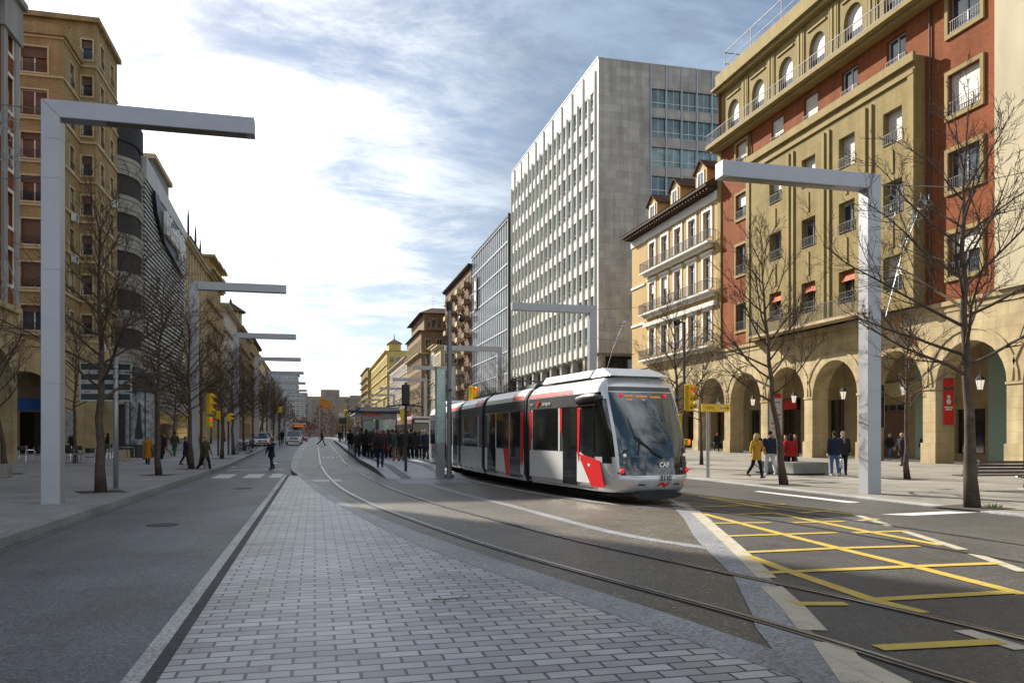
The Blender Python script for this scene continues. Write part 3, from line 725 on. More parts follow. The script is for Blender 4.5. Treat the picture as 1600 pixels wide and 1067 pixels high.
# shop fronts behind the arches
shopw = MB(); holes = []
fronts = [(10.8, 15.8, .5, 6.5), (17, 21.6, .3, 7), (22.6, 27.6, .5, 4.2), (28.8, 33.6, .25, 7.3), (36.2, 39.8, .5, 7), (41.8, 44.2, .5, 3.4), (48.6, 51.4, .1, 4.0), (55.6, 57.6, .1, 4.6), (61.5, 64.4, .1, 5.0), (67.0, 70.0, .1, 4.2), (73.2, 76.6, .3, 4.4), (79.5, 83.5, .3, 4.4)]
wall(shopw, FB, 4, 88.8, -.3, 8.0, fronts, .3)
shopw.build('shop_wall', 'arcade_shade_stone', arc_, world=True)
for i, h in enumerate(fronts):
    window_parts(FB, h, arc_, .3, frame='iron' if i % 3 else 'grey_frame', glass='shop_glass', mull=2 if h[1]-h[0] > 4 else 1, trans=1.2 if h[3] > 6 else 0, name='shop_window')
for a0, a1, z0, z1 in ((40.1, 41.5, .1, 7.2), (44.4, 47.8, .1, 7.2), (33.9, 36.0, .1, 7.2)):
    q = MB(); q.tbox(FB, a0, a1, z0, z1, .004, .05); q.build('green_panel', 'green_panel', arc_, world=True)
q = MB()
for k in range(34): q.tbox(FB, 48.7, 51.3, .12+k*.1, .2+k*.1, .02, .05)
q.build('roller_shutter', 'rust_shutter', arc_, world=True)
def on_wall(x, a, z, flip=False, face=-1):    # text frame for a wall x = const seen from -x: reading towards -y
    return Matrix.Translation((x, a, z)) @ Matrix(((0, 0, -1, 0), (-1, 0, 0, 0), (0, 1, 0, 0), (0, 0, 0, 1)))
def on_ywall(x, y, z):                        # text on a wall facing -y
    return Matrix.Translation((x, y, z)) @ Matrix.Rotation(R(90), 4, 'X')
def kid_text(name, body, size, mat, parent, M, **k):
    o = text_mesh(name, body, size, mat, parent, M=Matrix.Translation(-parent.location) @ M, **k); return o
kid_text('shop_name', 'bershka', .95, 'iron', arc_, on_wall(XR+5.43, 45.6, 4.1))
q = MB(); q.tbox(FB, 44.6, 45.6, 3.0, 3.45, .051, .07); q.build('name_plate', 'iron', arc_, world=True)
q = MB(); q.tbox(FB, 62.0, 64.0, 4.0, 4.9, .02, .12); q.build('red_shop_sign', 'poster_red', arc_, world=True)
q = MB(); q.tbox(FB, 44.7, 51.5, 4.45, 5.5, .06, .3); q.build('fascia', 'tan_trim', arc_, world=True)
# posters fixed to the pillar sides that face the camera
def poster(label, Y, x0, x1, z0, z1, face, frame, extra=None):
    t = thing('wall_poster', label, 'poster', ((x0+x1)/2, Y-.055, (z0+z1)/2))
    TT = TY(Y, -1)
    q = MB(); q.tbox(TT, x0-.05, x1+.05, z0-.05, z1+.05, .003, .05); q.build('poster_frame', frame, t, world=True)
    q = MB(); q.tbox(TT, x0, x1, z0, z1, .051, .06); q.build('poster_sheet', face, t, world=True)
    if extra: extra(t, TT)
def red_extra(t, TT):
    q = MB(); xm = 36.38
    for zc, r in ((3.95, .13), (3.68, .17)): arch = [(xm+r*math.cos(k*math.pi/8), zc+r*math.sin(k*math.pi/8)) for k in range(16)]; q.tprism(TT, arch, .061, .066)
    for z0, w_ in ((3.3, .30), (3.17, .22)): q.tbox(TT, xm-w_, xm+w_, z0, z0+.09, .061, .066)
    q.build('white_emblem', 'sign_white', t, world=True)
    for z0, z1 in ((4.35, 4.55), (5.0, 5.3)): q = MB(); q.tbox(TT, 36.02, 36.74, z0, z1, .0605, .064); q.build('dark_band', 'maroon', t, world=True)
poster('bright red advertising poster with white emblem on the side of a sandstone pillar', 39.8, 36.0, 36.76, 2.3, 5.35, 'poster_red', 'grey_frame', red_extra)
def black_extra(t, TT):
    q = MB(); q.tprism(TT, [(36.25, 2.9), (36.55, 2.9), (36.52, 4.1), (36.45, 4.45), (36.33, 4.45), (36.27, 4.1)], .061, .066); q.build('figure_print', 'cloth_pinkish', t, world=True)
poster('tall dark fashion poster in a pale frame on a pillar behind the lamp post', 45.8, 35.9, 36.76, 2.2, 5.1, 'poster_dark', 'tan_trim', black_extra)
def dir_extra(t, TT):
    for a0, a1, z0, z1, m in ((35.75, 36.7, 4.7, 5.3, 'poster_red'), (35.8, 36.3, 3.8, 3.95, 'poster_red'), (35.9, 36.65, 3.3, 3.42, 'poster_red'), (35.8, 36.2, 2.6, 2.75, 'poster_red'), (35.8, 36.6, 4.3, 4.42, 'grey_frame'), (36.0, 36.6, 2.95, 3.1, 'grey_frame'), (35.8, 36.4, 2.2, 2.3, 'grey_frame')):
        q = MB(); q.tbox(TT, a0, a1, z0, z1, .061, .067); q.build('printed_field', m, t, world=True)
poster('white directory board with red heading on a pillar behind the leaning tree', 57.8, 35.65, 36.78, 1.7, 5.5, 'sign_white', 'grey_frame', dir_extra)
# lanterns hanging in the arches
lan = None
lanlab = {3: 'hanging lantern in the arch behind the thick pale tree trunk', 4: 'hanging lantern under the arch left of the red poster', 5: 'hanging lantern in the arch behind the right street lamp post', 6: 'hanging lantern in the arch above the two talking men', 7: 'hanging lantern in the arch behind the leaning tree', 8: 'hanging lantern in the second arch right of the yellow direction sign', 9: 'hanging lantern in the arch behind the yellow direction sign', 10: 'hanging lantern in the arch beside the red traffic light'}
for k in range(3, 11):
    c = PC[k]+3
    loc = (XR+.75, c, 4.55)
    if lan is None:
        lan = thing('hanging_lantern', lanlab[k], 'lantern', loc, 0, 'lanterns hanging in the arches')
        q = MB(); q.loft([(0, 0, -.3), (0, 0, .22)], [.13, .23], 6); q.build('lantern_glass', 'lantern_glass', lan)
        q = MB(); q.loft([(0, 0, .225), (0, 0, .3), (0, 0, .5), (0, 0, .6)], [.27, .24, .07, .03], 6); q.loft([(0, 0, -.36), (0, 0, -.305)], [.06, .14], 6)
        for i in range(6):
            a = i*math.pi/3; q.loft([(.135*math.cos(a), .135*math.sin(a), -.3), (.235*math.cos(a), .235*math.sin(a), .22)], [.014, .014], 4)
        q.build('lantern_cap', 'iron', lan)
        q = MB(); q.cyl(0, 0, .6, 2.3, .015, n=5); q.build('chain', 'iron', lan)
    else: copy_thing(lan, lanlab[k], loc)

# ---- red brick building with the olive stone frame
b1 = thing('apartment_building', 'red brick apartment building with an olive stone centrepiece and arched attic', 'building', (XR, 50, 9.4))
Y0, Y1, ZT = 35.3, 65.9, 33.4
def cyc(a, b): return [(c-.83, c+.83, a, b) for c in (42.5, 46.9, 51.2, 55.5)]
top = [(c-.85, c+.85, 24.75, 26.75) for c in (43.1, 47.6, 52.0, 56.4)]
rows3 = [(19.75, 21.85), (15.35, 17.45), (10.65, 12.8)]
redL = [(60.9, 62.7, a, b) for a, b in ((25.0, 26.8), (20.3, 22.4), (15.5, 18.0), (10.7, 12.95))]
redR = [(36.45, 38.75, a, b) for a, b in ((25.4, 27.7) if 0 else (24.7, 26.9), (20.0, 22.35), (15.7, 17.9), (10.75, 13.2))]
mb = MB(); wall(mb, FR, Y0, 40.6, ZA, 27.74, redR, .3); wall(mb, FR, 59.7, Y1, ZA, 27.74, redL, .3); wall(mb, FR, 40.6, 59.7, 24.4, 27.74, top, .3)
# the end wall towards the lower neighbour
mb.quad((XR, Y1, ZA), (XR+14, Y1, ZA), (XR+14, Y1, ZT), (XR, Y1, ZT)); mb.quad((XR+14, Y0, ZA), (XR+14, Y1, ZA), (XR+14, Y1, ZT), (XR+14, Y0, ZT)); mb.quad((XR, Y0, ZA), (XR+14, Y0, ZA), (XR+14, Y0, ZT), (XR, Y0, ZT))
mb.build('brick_wall', 'red_brick', b1, world=True)
mb = MB(); FF = TX(XR-.75, -1)
holes = [h for a, b in rows3 for h in cyc(a, b)]
wall(mb, FF, 40.6, 59.7, ZA, 24.4, holes, .55)
for y in (40.6, 59.7): mb.quad((XR-.75, y, ZA), (XR, y, ZA), (XR, y, 24.4), (XR-.75, y, 24.4))
mb.quad((XR-.75, 40.6, 24.4), (XR, 40.6, 24.4), (XR, 59.7, 24.4), (XR-.75, 59.7, 24.4))
cen = mb.build('stone_centrepiece', 'olive_stone', b1, world=True)
mb = MB()
mb.tbox(FF, 40.5, 59.8, 24.0, 24.55, .003, .22); mb.tbox(FF, 40.6, 59.7, 23.3, 23.55, .003, .14); mb.tbox(FF, 40.6, 41.1, ZA, 23.3, .003, .1); mb.tbox(FF, 59.2, 59.7, ZA, 23.3, .003, .1)
for c in (44.7, 49.05, 53.35): mb.tbox(FF, c-.42, c-.18, ZA, 22.9, .003, .12); mb.tbox(FF, c+.18, c+.42, ZA, 22.9, .003, .12)
for c in (42.5, 46.9, 51.2, 55.5):
    for a, b in ((17.9, 19.3), (13.3, 15.0)): mb.tbox(FF, c-.12, c+.12, a, b, .003, .07)
mb.build('moulding', 'olive_trim', cen, world=True)
rnd = random.Random(3)
for h in holes:
    aw = h[2] < 11
    s_ = rnd.choice([0, 0, .35, .8, 1.0]); c = (h[0]+h[1])/2
    if h[2] > 19: s_ = {42.5: .97, 46.9: .92, 51.2: .55, 55.5: .5}[c]
    if 15 < h[2] < 16: s_ = {42.5: .0, 46.9: 0.1, 51.2: 0, 55.5: 0}[c]
    if aw and c == 42.5: s_ = .55
    window_parts(FF, h, b1, .5, 'grey_frame', 'window_glass', 1, 0, .06, 0 if (aw and c != 42.5) else s_, 'shutter', True)
    if aw and c > 43: q = MB(); q.quad(FF(h[0]+.02, h[3]-.02, -.35), FF(h[1]-.02, h[3]-.02, -.35), FF(h[1]-.02, h[3]-.7, -.1), FF(h[0]+.02, h[3]-.7, -.1)); q.build('awning', 'orange_awning', b1, world=True)
for i, h in enumerate(top): window_parts(FR, h, b1, .28, 'white_frame' if i < 3 else 'grey_frame', 'window_glass', 1, 0, .06, [0, 0, .9, .65][i], 'shutter', True)
for i, h in enumerate(redL): window_parts(FR, h, b1, .28, 'grey_frame', 'window_glass', 1, 0, .06, [.7, .5, 0, 0][i], 'shutter', True, 'olive_trim', .2, .1)
for i, h in enumerate(redR): window_parts(FR, h, b1, .28, 'grey_frame', 'window_glass', 1, 0, .06, [0, .9, 0, .45][i], 'shutter', True, 'olive_trim', .24, .12)
mb = MB(); mb.tbox(FF, 44.5, 57.8, 9.42, 9.62, .0, .95); mb.build('lower_balcony_slab', 'arcade_stone', b1, world=True)
mb = MB(); railing(mb, FF, 44.6, 57.7, 9.62, 10.75, .88, .15, 0.0); mb.build('lower_balcony_railing', 'iron', b1, world=True)
mb = MB(); mb.tbox(FR, 33.6, Y1+.3, 27.45, 27.75, .003, 1.15); mb.tbox(FR, 33.8, Y1+.2, 27.2, 27.45, .003, .7); mb.build('balcony_slab', 'olive_trim', b1, world=True)
mb = MB(); railing(mb, FR, 33.7, Y1+.2, 27.75, 28.75, 1.08, .27, 0.0, bw=.012); mb.build('balcony_railing', 'rail_grey', b1, world=True)
FA = TX(XR+.35, -1); mb = MB(); aw = MB()
n_att = 8; step = (Y1-33.6)/n_att
for k in range(n_att):
    a0, a1 = 33.6+k*step, 33.6+(k+1)*step; arch_bay(mb, FA, a0, a1, 27.75, 32.6, step-1.9, 30.35, .4, n=10)
    aw.tbox(FA, a0+.1, a0+.35, 27.8, 32.3, .003, .1); aw.tbox(FA, a0+.42, a0+.52, 28.62, 32.3, .003, .08); aw.tbox(FA, a1-.52, a1-.42, 28.62, 32.3, .003, .08); aw.tbox(FA, a1-.35, a1-.1, 28.62, 32.3, .003, .1)
    aw.tbox(FA, a0+.9, a1-.9, 31.75, 31.9, .003, .1)
mb.build('attic_wall', 'olive_stone', b1, world=True); aw.build('attic_pilaster', 'olive_trim', b1, world=True)
for k in range(n_att):
    c = 33.6+(k+.5)*step; r_ = .945
    q = MB(); q.tprism(FA, [(c-r_, 27.8), (c+r_, 27.8)]+[(c+r_*math.cos(math.pi*i/10), 30.35+r_*math.sin(math.pi*i/10)) for i in range(11)], -.36, -.33)
    wn = q.build('arched_window', 'window_glass', b1, world=True)
    q = MB(); q.tprism(FA, [(c-r_, 29.6), (c+r_, 29.6)]+[(c+r_*math.cos(math.pi*i/10), 30.35+r_*math.sin(math.pi*i/10)) for i in range(11)], -.32, -.3)
    q.build('shutter', 'shutter', wn, world=True)
mb = MB(); mb.tbox(FA, 33.2, Y1+.5, 32.6, 32.95, -1, .45); mb.tbox(FA, 33.1, Y1+.75, 32.95, 33.15, -1, .75); mb.tbox(FA, 33.0, Y1+.6, 33.15, 34.4, -3, .35); mb.build('cornice', 'olive_trim', b1, world=True)
mb = MB(); mb.box(XR+1, XR+14, Y0, Y1, 33.2, 33.5); mb.build('flat_roof', 'roof_dark', b1, world=True)
mb = MB()
for k in range(8):
    y = 34+k*4.55; mb.loft([(XR+.6, y, 34.4), (XR+.6, y, 36.4)], [.04, .04], 5)
mb.loft([(XR+.6, 34, 36.4), (XR+.6, Y1, 36.4)], [.04, .04], 5); mb.loft([(XR+.6, 34, 35.4), (XR+.6, Y1, 35.4)], [.03, .03], 5); mb.loft([(XR+.6, Y1, 36.4), (XR+5, Y1, 36.4)], [.04, .04], 5); mb.loft([(XR+.6, Y1, 35.4), (XR+5, Y1, 35.4)], [.03, .03], 5)
mb.build('roof_railing', 'rail_grey', b1, world=True)
mb = MB(); mb.tbox(FR, 65.3, 65.88, ZA, 27.15, .003, .12); mb.tbox(FR, 58.95, 59.68, 9.42, 24.2, .003, .3); mb.build('corner_pilaster', 'olive_trim', b1, world=True)
for y in (40.15, 60.25):
    mb = MB(); mb.loft([(XR-.09, y, 9.5), (XR-.09, y, 27.1)], [.055, .055], 8); mb.build('downpipe', 'brown_frame', b1, world=True)
# ---- cream stone neighbour at the right edge
b0 = thing('stone_building', 'cream stone building at the right edge beyond the red brick', 'building', (XR, 25, 9.4))
mb = MB(); h0 = [(30.2, 32.4, a, a+2.3) for a in (10.7, 15.2, 19.7, 24.2, 28.7)]+[(24.6, 26.8, a, a+2.3) for a in (10.7, 15.2, 19.7, 24.2, 28.7)]
F0 = TX(XR-.3, -1); wall(mb, F0, 8, 35.28, ZA, 36, h0, .35); mb.quad((XR-.3, 35.28, ZA), (XR, 35.28, ZA), (XR, 35.28, 36), (XR-.3, 35.28, 36)); mb.box(XR+.05, XR+14, 8, 35.27, 35.5, 36); mb.quad((XR-.3, 8, ZA), (XR+14, 8, ZA), (XR+14, 8, 36), (XR-.3, 8, 36))
mb.build('stone_wall', 'cream_stone', b0, world=True)
for h in h0: window_parts(F0, h, b0, .3, 'grey_frame', 'window_glass', 1, 0, .06, rnd.choice([0, .5, .9]), 'shutter', True)
# ---- ochre house with white window surrounds
b2 = thing('townhouse', 'ochre plastered townhouse with white balconied windows, wooden eaves and three dormers', 'building', (XR, 76, 9.4))
F2 = TX(XR-.1, -1); ya, yb = 65.92, 86.0
cs = (80.35, 77.2, 74.05, 70.95, 67.85)
h2 = [(c-.72, c+.72, a, b) for c in cs for a, b in ((19.95, 22.5), (15.3, 18.2), (10.35, 13.3))]
mb = MB(); wall(mb, F2, ya, yb, ZA-.05, 24.0, h2, .28)
mb.quad((XR-.1, yb, -.5), (XR+12, yb, -.5), (XR+12, yb, 24.3), (XR-.1, yb, 24.3))
mb.build('plaster_wall', 'ochre_plaster', b2, world=True)
for h in h2:
    c = (h[0]+h[1])/2
    w_ = window_parts(F2, h, b2, .26, 'white_frame', 'window_glass', 1, .6, .09, (.4 if c > 77 and 15 < h[2] < 16 else 0), 'white_trim', False)
    q = MB()
    q.tbox(F2, h[0]-.32, h[0]-.002, h[2], h[3]+.3, .002, .07); q.tbox(F2, h[1]+.002, h[1]+.32, h[2], h[3]+.3, .002, .07); q.tbox(F2, h[0]-.002, h[1]+.002, h[3]+.002, h[3]+.3, .002, .072)
    if h[2] < 19: q.tbox(F2, h[0]-.42, h[1]+.42, h[3]+.3, h[3]+.5, .002, .22)
    q.build('surround', 'white_trim', w_, world=True)
for c in cs:
    for s in (-1, 1): mb = MB(); mb.tbox(F2, c+s*1.18-.12, c+s*1.18+.12, 19.4, 22.9, .002, .05); mb.build('dark_pilaster', 'brown_plaster', b2, world=True)
for z in (19.25, 14.75, 9.75):
    mb = MB(); e0, e1 = (66.0, 82.2) if z < 19 else (66.2, 82.0)
    mb.tbox(F2, e0, e1, z, z+.16, .002, .85); mb.tbox(F2, e0+.3, e1-.3, z-.3, z, .002, .45); mb.build('balcony_slab', 'white_trim', b2, world=True)
    mb = MB(); railing(mb, F2, e0+.05, e1-.05, z+.16, z+1.2, .8, .15, .0); mb.build('balcony_railing', 'iron', b2, world=True)
mb = MB(); mb.tbox(F2, ya, yb+.1, 23.1, 23.9, .002, .12); mb.tbox(F2, 66.0, 82.1, 13.55, 13.95, .002, .35); mb.tbox(F2, 82.2, yb+.05, 18.3, 18.55, .002, .12); mb.tbox(F2, 82.2, yb+.05, 14.0, 14.25, .002, .12); mb.build('white_band', 'white_trim', b2, world=True)
mb = MB(); mb.tbox(F2, ya, yb+.7, 24.25, 24.5, -1, 1.15)
for k in range(34): mb.tbox(F2, ya+.1+k*.6, ya+.32+k*.6, 23.92, 24.25, .0, 1.0)
mb.build('eaves', 'soffit_wood', b2, world=True)
mb = MB(); mb.add([(XR-1.3, ya, 24.5), (XR-1.3, yb+.7, 24.5), (XR+5, yb-4, 28.2), (XR+5, ya, 28.2), (XR+11, yb+.7, 24.5), (XR+11, ya, 24.5)], [(0, 1, 2, 3), (3, 2, 4, 5), (1, 4, 2), (0, 3, 5)]); mb.build('roof', 'roof_tile', b2, world=True)
for c in (81.2, 75.6, 69.9):
    mb = MB(); x0 = XR+.35
    mb.box(x0, x0+4, c-1.15, c+1.15, 24.9, 27.0)
    mb.add([(x0, c-1.15, 27.0), (x0, c+1.15, 27.0), (x0, c, 27.9), (x0+4, c-1.15, 27.0), (x0+4, c+1.15, 27.0), (x0+4, c, 27.9)], [(0, 1, 2), (3, 5, 4)])
    d = mb.build('dormer', 'ochre_plaster', b2, world=True)
    q = MB()
    for s in (-1, 1):
        a = [(x0-.25, c, 28.02), (x0-.25, c+s*1.4, 26.92), (x0+4, c+s*1.4, 26.92), (x0+4, c, 28.02)]; q.add(a+[(x, y, z-.1) for x, y, z in a], [(0, 1, 2, 3), (4, 5, 6, 7), (0, 1, 5, 4), (1, 2, 6, 5), (2, 3, 7, 6)])
    q.build('dormer_roof', 'roof_tile', d, world=True)
    FD = TX(x0, -1); q = MB(); q.tbox(FD, c-.55, c+.55, 25.3, 26.75, .003, .03); q.build('dormer_window', 'window_glass', d, world=True)
    q = MB(); q.tbox(FD, c-.72, c-.5, 25.2, 26.9, .004, .08); q.tbox(FD, c+.5, c+.72, 25.2, 26.9, .004, .08); q.tbox(FD, c-.5, c+.5, 26.7, 26.9, .004, .08); q.tbox(FD, c-.04, c+.04, 25.2, 26.7, .031, .06); q.build('dormer_frame', 'white_trim', d, world=True)
# ---- the tall slab of offices
ROWH = 3.82
def grid_copies(proto, items):
    out = []
    for loc in items:
        c = proto.copy(); COL.objects.link(c); c.location = loc; out.append(c)
    return out
b3 = thing('office_tower', 'tall pale office block with vertical fins and a blank stone end wall', 'building', (XR, 97.5, 12.3))
ya, yb, zb, zt = 97.5, 144.3, 12.4, 50.4
mb = MB(); T3 = TX(XR, -1)
NR = 9; NC = 19; step = (yb-ya-1.2)/NC
holes = [(ya+1.0+k*step+.25, ya+1.0+(k+1)*step-.25, zb+1.45+r*ROWH, zb+1.45+r*ROWH+2.35) for k in range(NC) for r in range(NR)]
wall(mb, T3, ya, yb, zb, zt, holes, .2)
mb.build('street_wall', 'tower_white', b3, world=True)
mb = MB(); T3s = TY(ya, -1)
bands = [(42.75, 62, 47.25-k*ROWH-2.5, 47.25-k*ROWH) for k in range(9)]
wall(mb, T3s, XR, 62, zb, zt, bands, .3); mb.quad((XR, ya, zb), (62, ya, zb), (62, yb, zb), (XR, yb, zb)); mb.quad((XR, ya, zt), (62, ya, zt), (62, yb, zt), (XR, yb, zt)); mb.quad((XR, yb, zb), (62, yb, zb), (62, yb, zt), (XR, yb, zt)); mb.quad((62, ya, 0), (62, yb, 0), (62, yb, zt), (62, ya, zt))
mb.build('stone_end_wall', 'tower_slab', b3, world=True)
# windows of the street side: 100 nearest as parts, the others as one mesh
hs = sorted(holes, key=lambda h: h[0]+0.01*h[2])
def pane(h, glass, parent, T=T3, rev=.18, fr='white_frame', half=True):
    q = MB(); q.tbox(T, h[0], h[1], h[2], h[3], -rev, -rev+.02); w_ = q.build('window', glass, parent, world=True)
    f = MB(); m = (h[0]+h[1])/2
    f.tbox(T, m-.04, m+.04, h[2], h[3], -rev+.021, -rev+.07); f.tbox(T, h[0], h[1], h[2]+.62, h[2]+.7, -rev+.021, -rev+.06)
    f.build('frame', fr, w_, world=True); return w_
proto = pane(hs[0], 'teal_pale_glass', b3); pf = proto.children[0]
proto2 = pane(hs[1], 'teal_glass', b3); pf2 = proto2.children[0]
rnd = random.Random(11)
def lay(hs_, proto, proto2, pf, pf2, h0, h1, axis='y'):
    for h in hs_:
        pr, f, hh = (proto, pf, h0) if rnd.random() < .55 else (proto2, pf2, h1)
        c = pr.copy(); COL.objects.link(c)
        d = (0, h[0]-hh[0], h[2]-hh[2]) if axis == 'y' else (h[0]-hh[0], 0, h[2]-hh[2]); c.location = Vector(d)
        g = f.copy(); COL.objects.link(g); g.parent = c
lay(hs[2:100], proto, proto2, pf, pf2, hs[0], hs[1])
q = MB()
for h in hs[100:]: q.tbox(T3, h[0], h[1], h[2], h[3], -.18, -.16)
struct(q.build('far_window', 'teal_pale_glass', b3, world=True), 'stuff')
fins = MB()
for k in range(NC+1):
    a = ya+1.0+k*step
    zt_ = zt-.3 if k % 2 == 0 else zt-3.0
    fins.tbox(T3, a-.06, a+.06, zb-.3, zt_-1.0 if k < 2 else zt_, .003, .24)
fins.build('fin', 'tower_white', b3, world=True)
q = MB()
for r in range(NR+1): q.tbox(T3, ya+.6, yb, zb+1.3+r*ROWH-(.0 if r < NR else 1.2), zb+1.36+r*ROWH-(.0 if r < NR else 1.2), .003, .04)
q.build('shadow_gap', 'grey_stone', b3, world=True)
q = MB(); q.tbox(T3, ya-.05, yb, zt, zt+.12, -27, .1); q.build('parapet_rail', 'alu_fin', b3, world=True)
for k, h in enumerate(bands[:9]):
    q = MB(); q.tbox(T3s, h[0], h[1], h[2], h[3], -.28, -.26); w_ = q.build('window_band', ['teal_glass', 'teal_glass', 'teal_pale_glass', 'teal_glass'][k % 4], b3, world=True)
    q = MB(); q.tbox(T3s, h[0], h[1], h[2]+.68, h[2]+.76, -.259, -.2)
    for j in range(18): q.tbox(T3s, h[0]+j*1.1, h[0]+j*1.1+.06, h[2], h[3], -.259, -.215)
    q.build('frame', 'white_frame', w_, world=True)
q = MB()
for j in range(9): q.tbox(T3s, 42.75+j*2.2-.06, 42.75+j*2.2+.06, 12.4, zt+.1, .003, .16)
q.build('end_mullion', 'blue_mullion', b3, world=True)
# recessed glazed base on a dark soffit
q = MB(); q.box(XR+2.5, 61, ya+4, yb, 0, zb); q.build('recessed_base', 'dark_glass', b3, world=True)
q = MB()
for k in range(22): q.box(XR+2.42, XR+2.49, ya+4.2+k*1.85, ya+4.3+k*1.85, 4, zb)
q.box(XR+1.3, XR+2.41, ya+4, yb, 9.3, 9.8); q.build('base_mullion', 'white_frame', b3, world=True)
q = MB()
for k in range(9): q.box(XR+.3, XR+1.1, ya+1+k*5.3, ya+1.8+k*5.3, 0, zb)
q.build('column', 'tower_slab', b3, world=True)
# ---- dark glass block with silver fins
b4 = thing('glass_office', 'dark glazed office block screened by close silver vertical fins', 'building', (XR, 145, 0))
ya, yb, zt = 144.6, 182.6, 43.0; T4 = TX(XR, -1)
q = MB(); q.box(XR+.02, XR+16, ya, yb, -.5, zt); q.build('glass_wall', 'dark_glass', b4, world=True)
q = MB(); n = 19
for k in range(n+1):
    a = ya+.5+(yb-ya-1)*k/n; q.tbox(T4, a-.09, a+.09, 5, zt-.3, .02, .13)
q.build('fin', 'alu_fin', b4, world=True)
q = MB()
for r in range(10): q.tbox(T4, ya+.5, yb-.2, 5.1+r*4.15, 5.32+r*4.15, .131, .2)
q.build('horizontal_rail', 'alu_fin', b4, world=True)
q = MB(); q.tbox(T4, ya-.02, ya+.45, 0, zt+.1, 0.021, .6); q.tbox(T4, ya+.46, yb, zt-.28, zt+.1, .021, .3); q.build('dark_edge', 'roof_dark', b4, world=True)
q = MB(); q.tbox(T4, 175.2, 178.6, 30.0, 37.2, .21, .45); sg = q.build('sign_board', 'black_plastic', b4, world=True)
q = MB()
for z, pts in ((35.4, [(-1, -1.0), (1, -1), (1.1, .7), (.2, 1.3), (-.8, .6)]), (32.9, [(-.9, -.9), (.3, -1.2), (1.0, .2), (.1, 1.2), (-1.0, .7)])):
    q.tprism(T4, [(176.9+a, z+b) for a, b in pts], .451, .5)
q.tprism(T4, [(176.2, 30.4), (177.6, 30.4), (176.9, 31.6)], .451, .5)
q.build('white_emblem', 'sign_white', sg, world=True)
# ---- a quick builder for the buildings further down the street
def window_grid(T, parent, a0, a1, z0, z1, nc, nr, w, h, glass='window_glass', frame='white_trim', n=0.0, sill=0.12, arch=False, limit=100, rnd=None, order=1):
    """recess-free far windows: a pane with its raised surround, one object each (shared meshes)"""
    pr = None; cells = [(a0+(a1-a0)*(i+.5)/nc, z0+(z1-z0)*(j+.4)/nr) for i in range(nc) for j in range(nr)]
    cells.sort(key=lambda c: order*c[0]+.001*c[1])
    for i, (a, z) in enumerate(cells[:limit]):
        if pr is None:
            q = MB(); q.tbox(T, a-w/2, a+w/2, z-h/2, z+h/2, n+.003, n+.02); pr = q.build('window', glass, parent, world=True); c0 = (a, z)
            q = MB()
            q.tbox(T, a-w/2-.16, a-w/2, z-h/2, z+h/2+.16, n+.003, n+.12); q.tbox(T, a+w/2, a+w/2+.16, z-h/2, z+h/2+.16, n+.003, n+.12); q.tbox(T, a-w/2, a+w/2, z+h/2, z+h/2+.16, n+.003, n+.13); q.tbox(T, a-w/2-.25, a+w/2+.25, z-h/2-.15, z-h/2, n+.003, n+.3); q.tbox(T, a-.05, a+.05, z-h/2, z+h/2, n+.02, n+.06)
            fr = q.build('frame', frame, pr, world=True); o0 = Vector(T(a, z, 0))
        else:
            c = pr.copy(); COL.objects.link(c); c.location = Vector(T(a, z, 0))-o0
            g = fr.copy(); COL.objects.link(g); g.parent = c
def far_building(name, label, x0, x1, y0, y1, z, wallm, side, rows, cols, w=1.1, h=1.9, frame='white_trim', z0=4.5, face=None, cornice=None, fl=None):
    """side: +1 fronts towards +x (left of street), -1 fronts towards -x"""
    b = thing(name, label, 'building', ((x0+x1)/2, (y0+y1)/2, 0))
    q = MB(); q.box(x0, x1, y0, y1, -.5, z); q.build('wall', wallm, b, world=True)
    T = TX(x1 if side > 0 else x0, side)
    window_grid(T, b, y0+.8, y1-.8, z0, z-.8, cols, rows, w, h, frame=frame, limit=min(100, rows*cols), order=1)
    if face: window_grid(TY(y0, -1), b, x0+.8, x1-.8, z0, z-.8, face, rows, w, h, frame=frame, limit=40, order=-side)
    q = MB(); X = x1 if side > 0 else x0
    T_ = TX(X, side); q.tbox(T_, y0-.3, y1+.3, z-.5, z-.15, -1, .6); q.tbox(T_, y0-.4, y1+.4, z-.15, z+.15, -1, .9)
    if fl:
        for k in range(1, rows): q.tbox(T_, y0, y1, z0+(z-.8-z0)*k/rows-.62, z0+(z-.8-z0)*k/rows-.45, .003, fl)
    q.build('cornice', cornice or wallm, b, world=True)
    q = MB(); q.box(x0+.3, x1-.3, y0+.3, y1-.3, z, z+.25); q.build('roof', 'roof_dark', b, world=True)
    return b
# brown brick flats with stacked balconies
b5 = far_building('apartment_building', 'brown brick apartment block with stacks of pale balconies beside the dark glass offices', 35.3, 48, 183, 221, 41.5, 'brown_brick', -1, 9, 8, 1.5, 2.2, 'beige_plaster', 4.5, None, 'roof_dark')
T5 = TX(35.3, -1)
for r in range(9):
    for k in range(4):
        z = 5+r*3.95; a = 186+k*9.2
        q = MB(); q.tbox(T5, a-1.6, a+1.6, z, z+.18, .003, 1.5); q.tbox(T5, a-1.6, a+1.6, z+.18, z+1.1, 1.4, 1.5); q.tbox(T5, a-1.6, a-1.5, z+.18, z+1.1, .003, 1.4)
        q.build('balcony', 'beige_plaster' if (k % 2) else 'brown_plaster', b5, world=True)
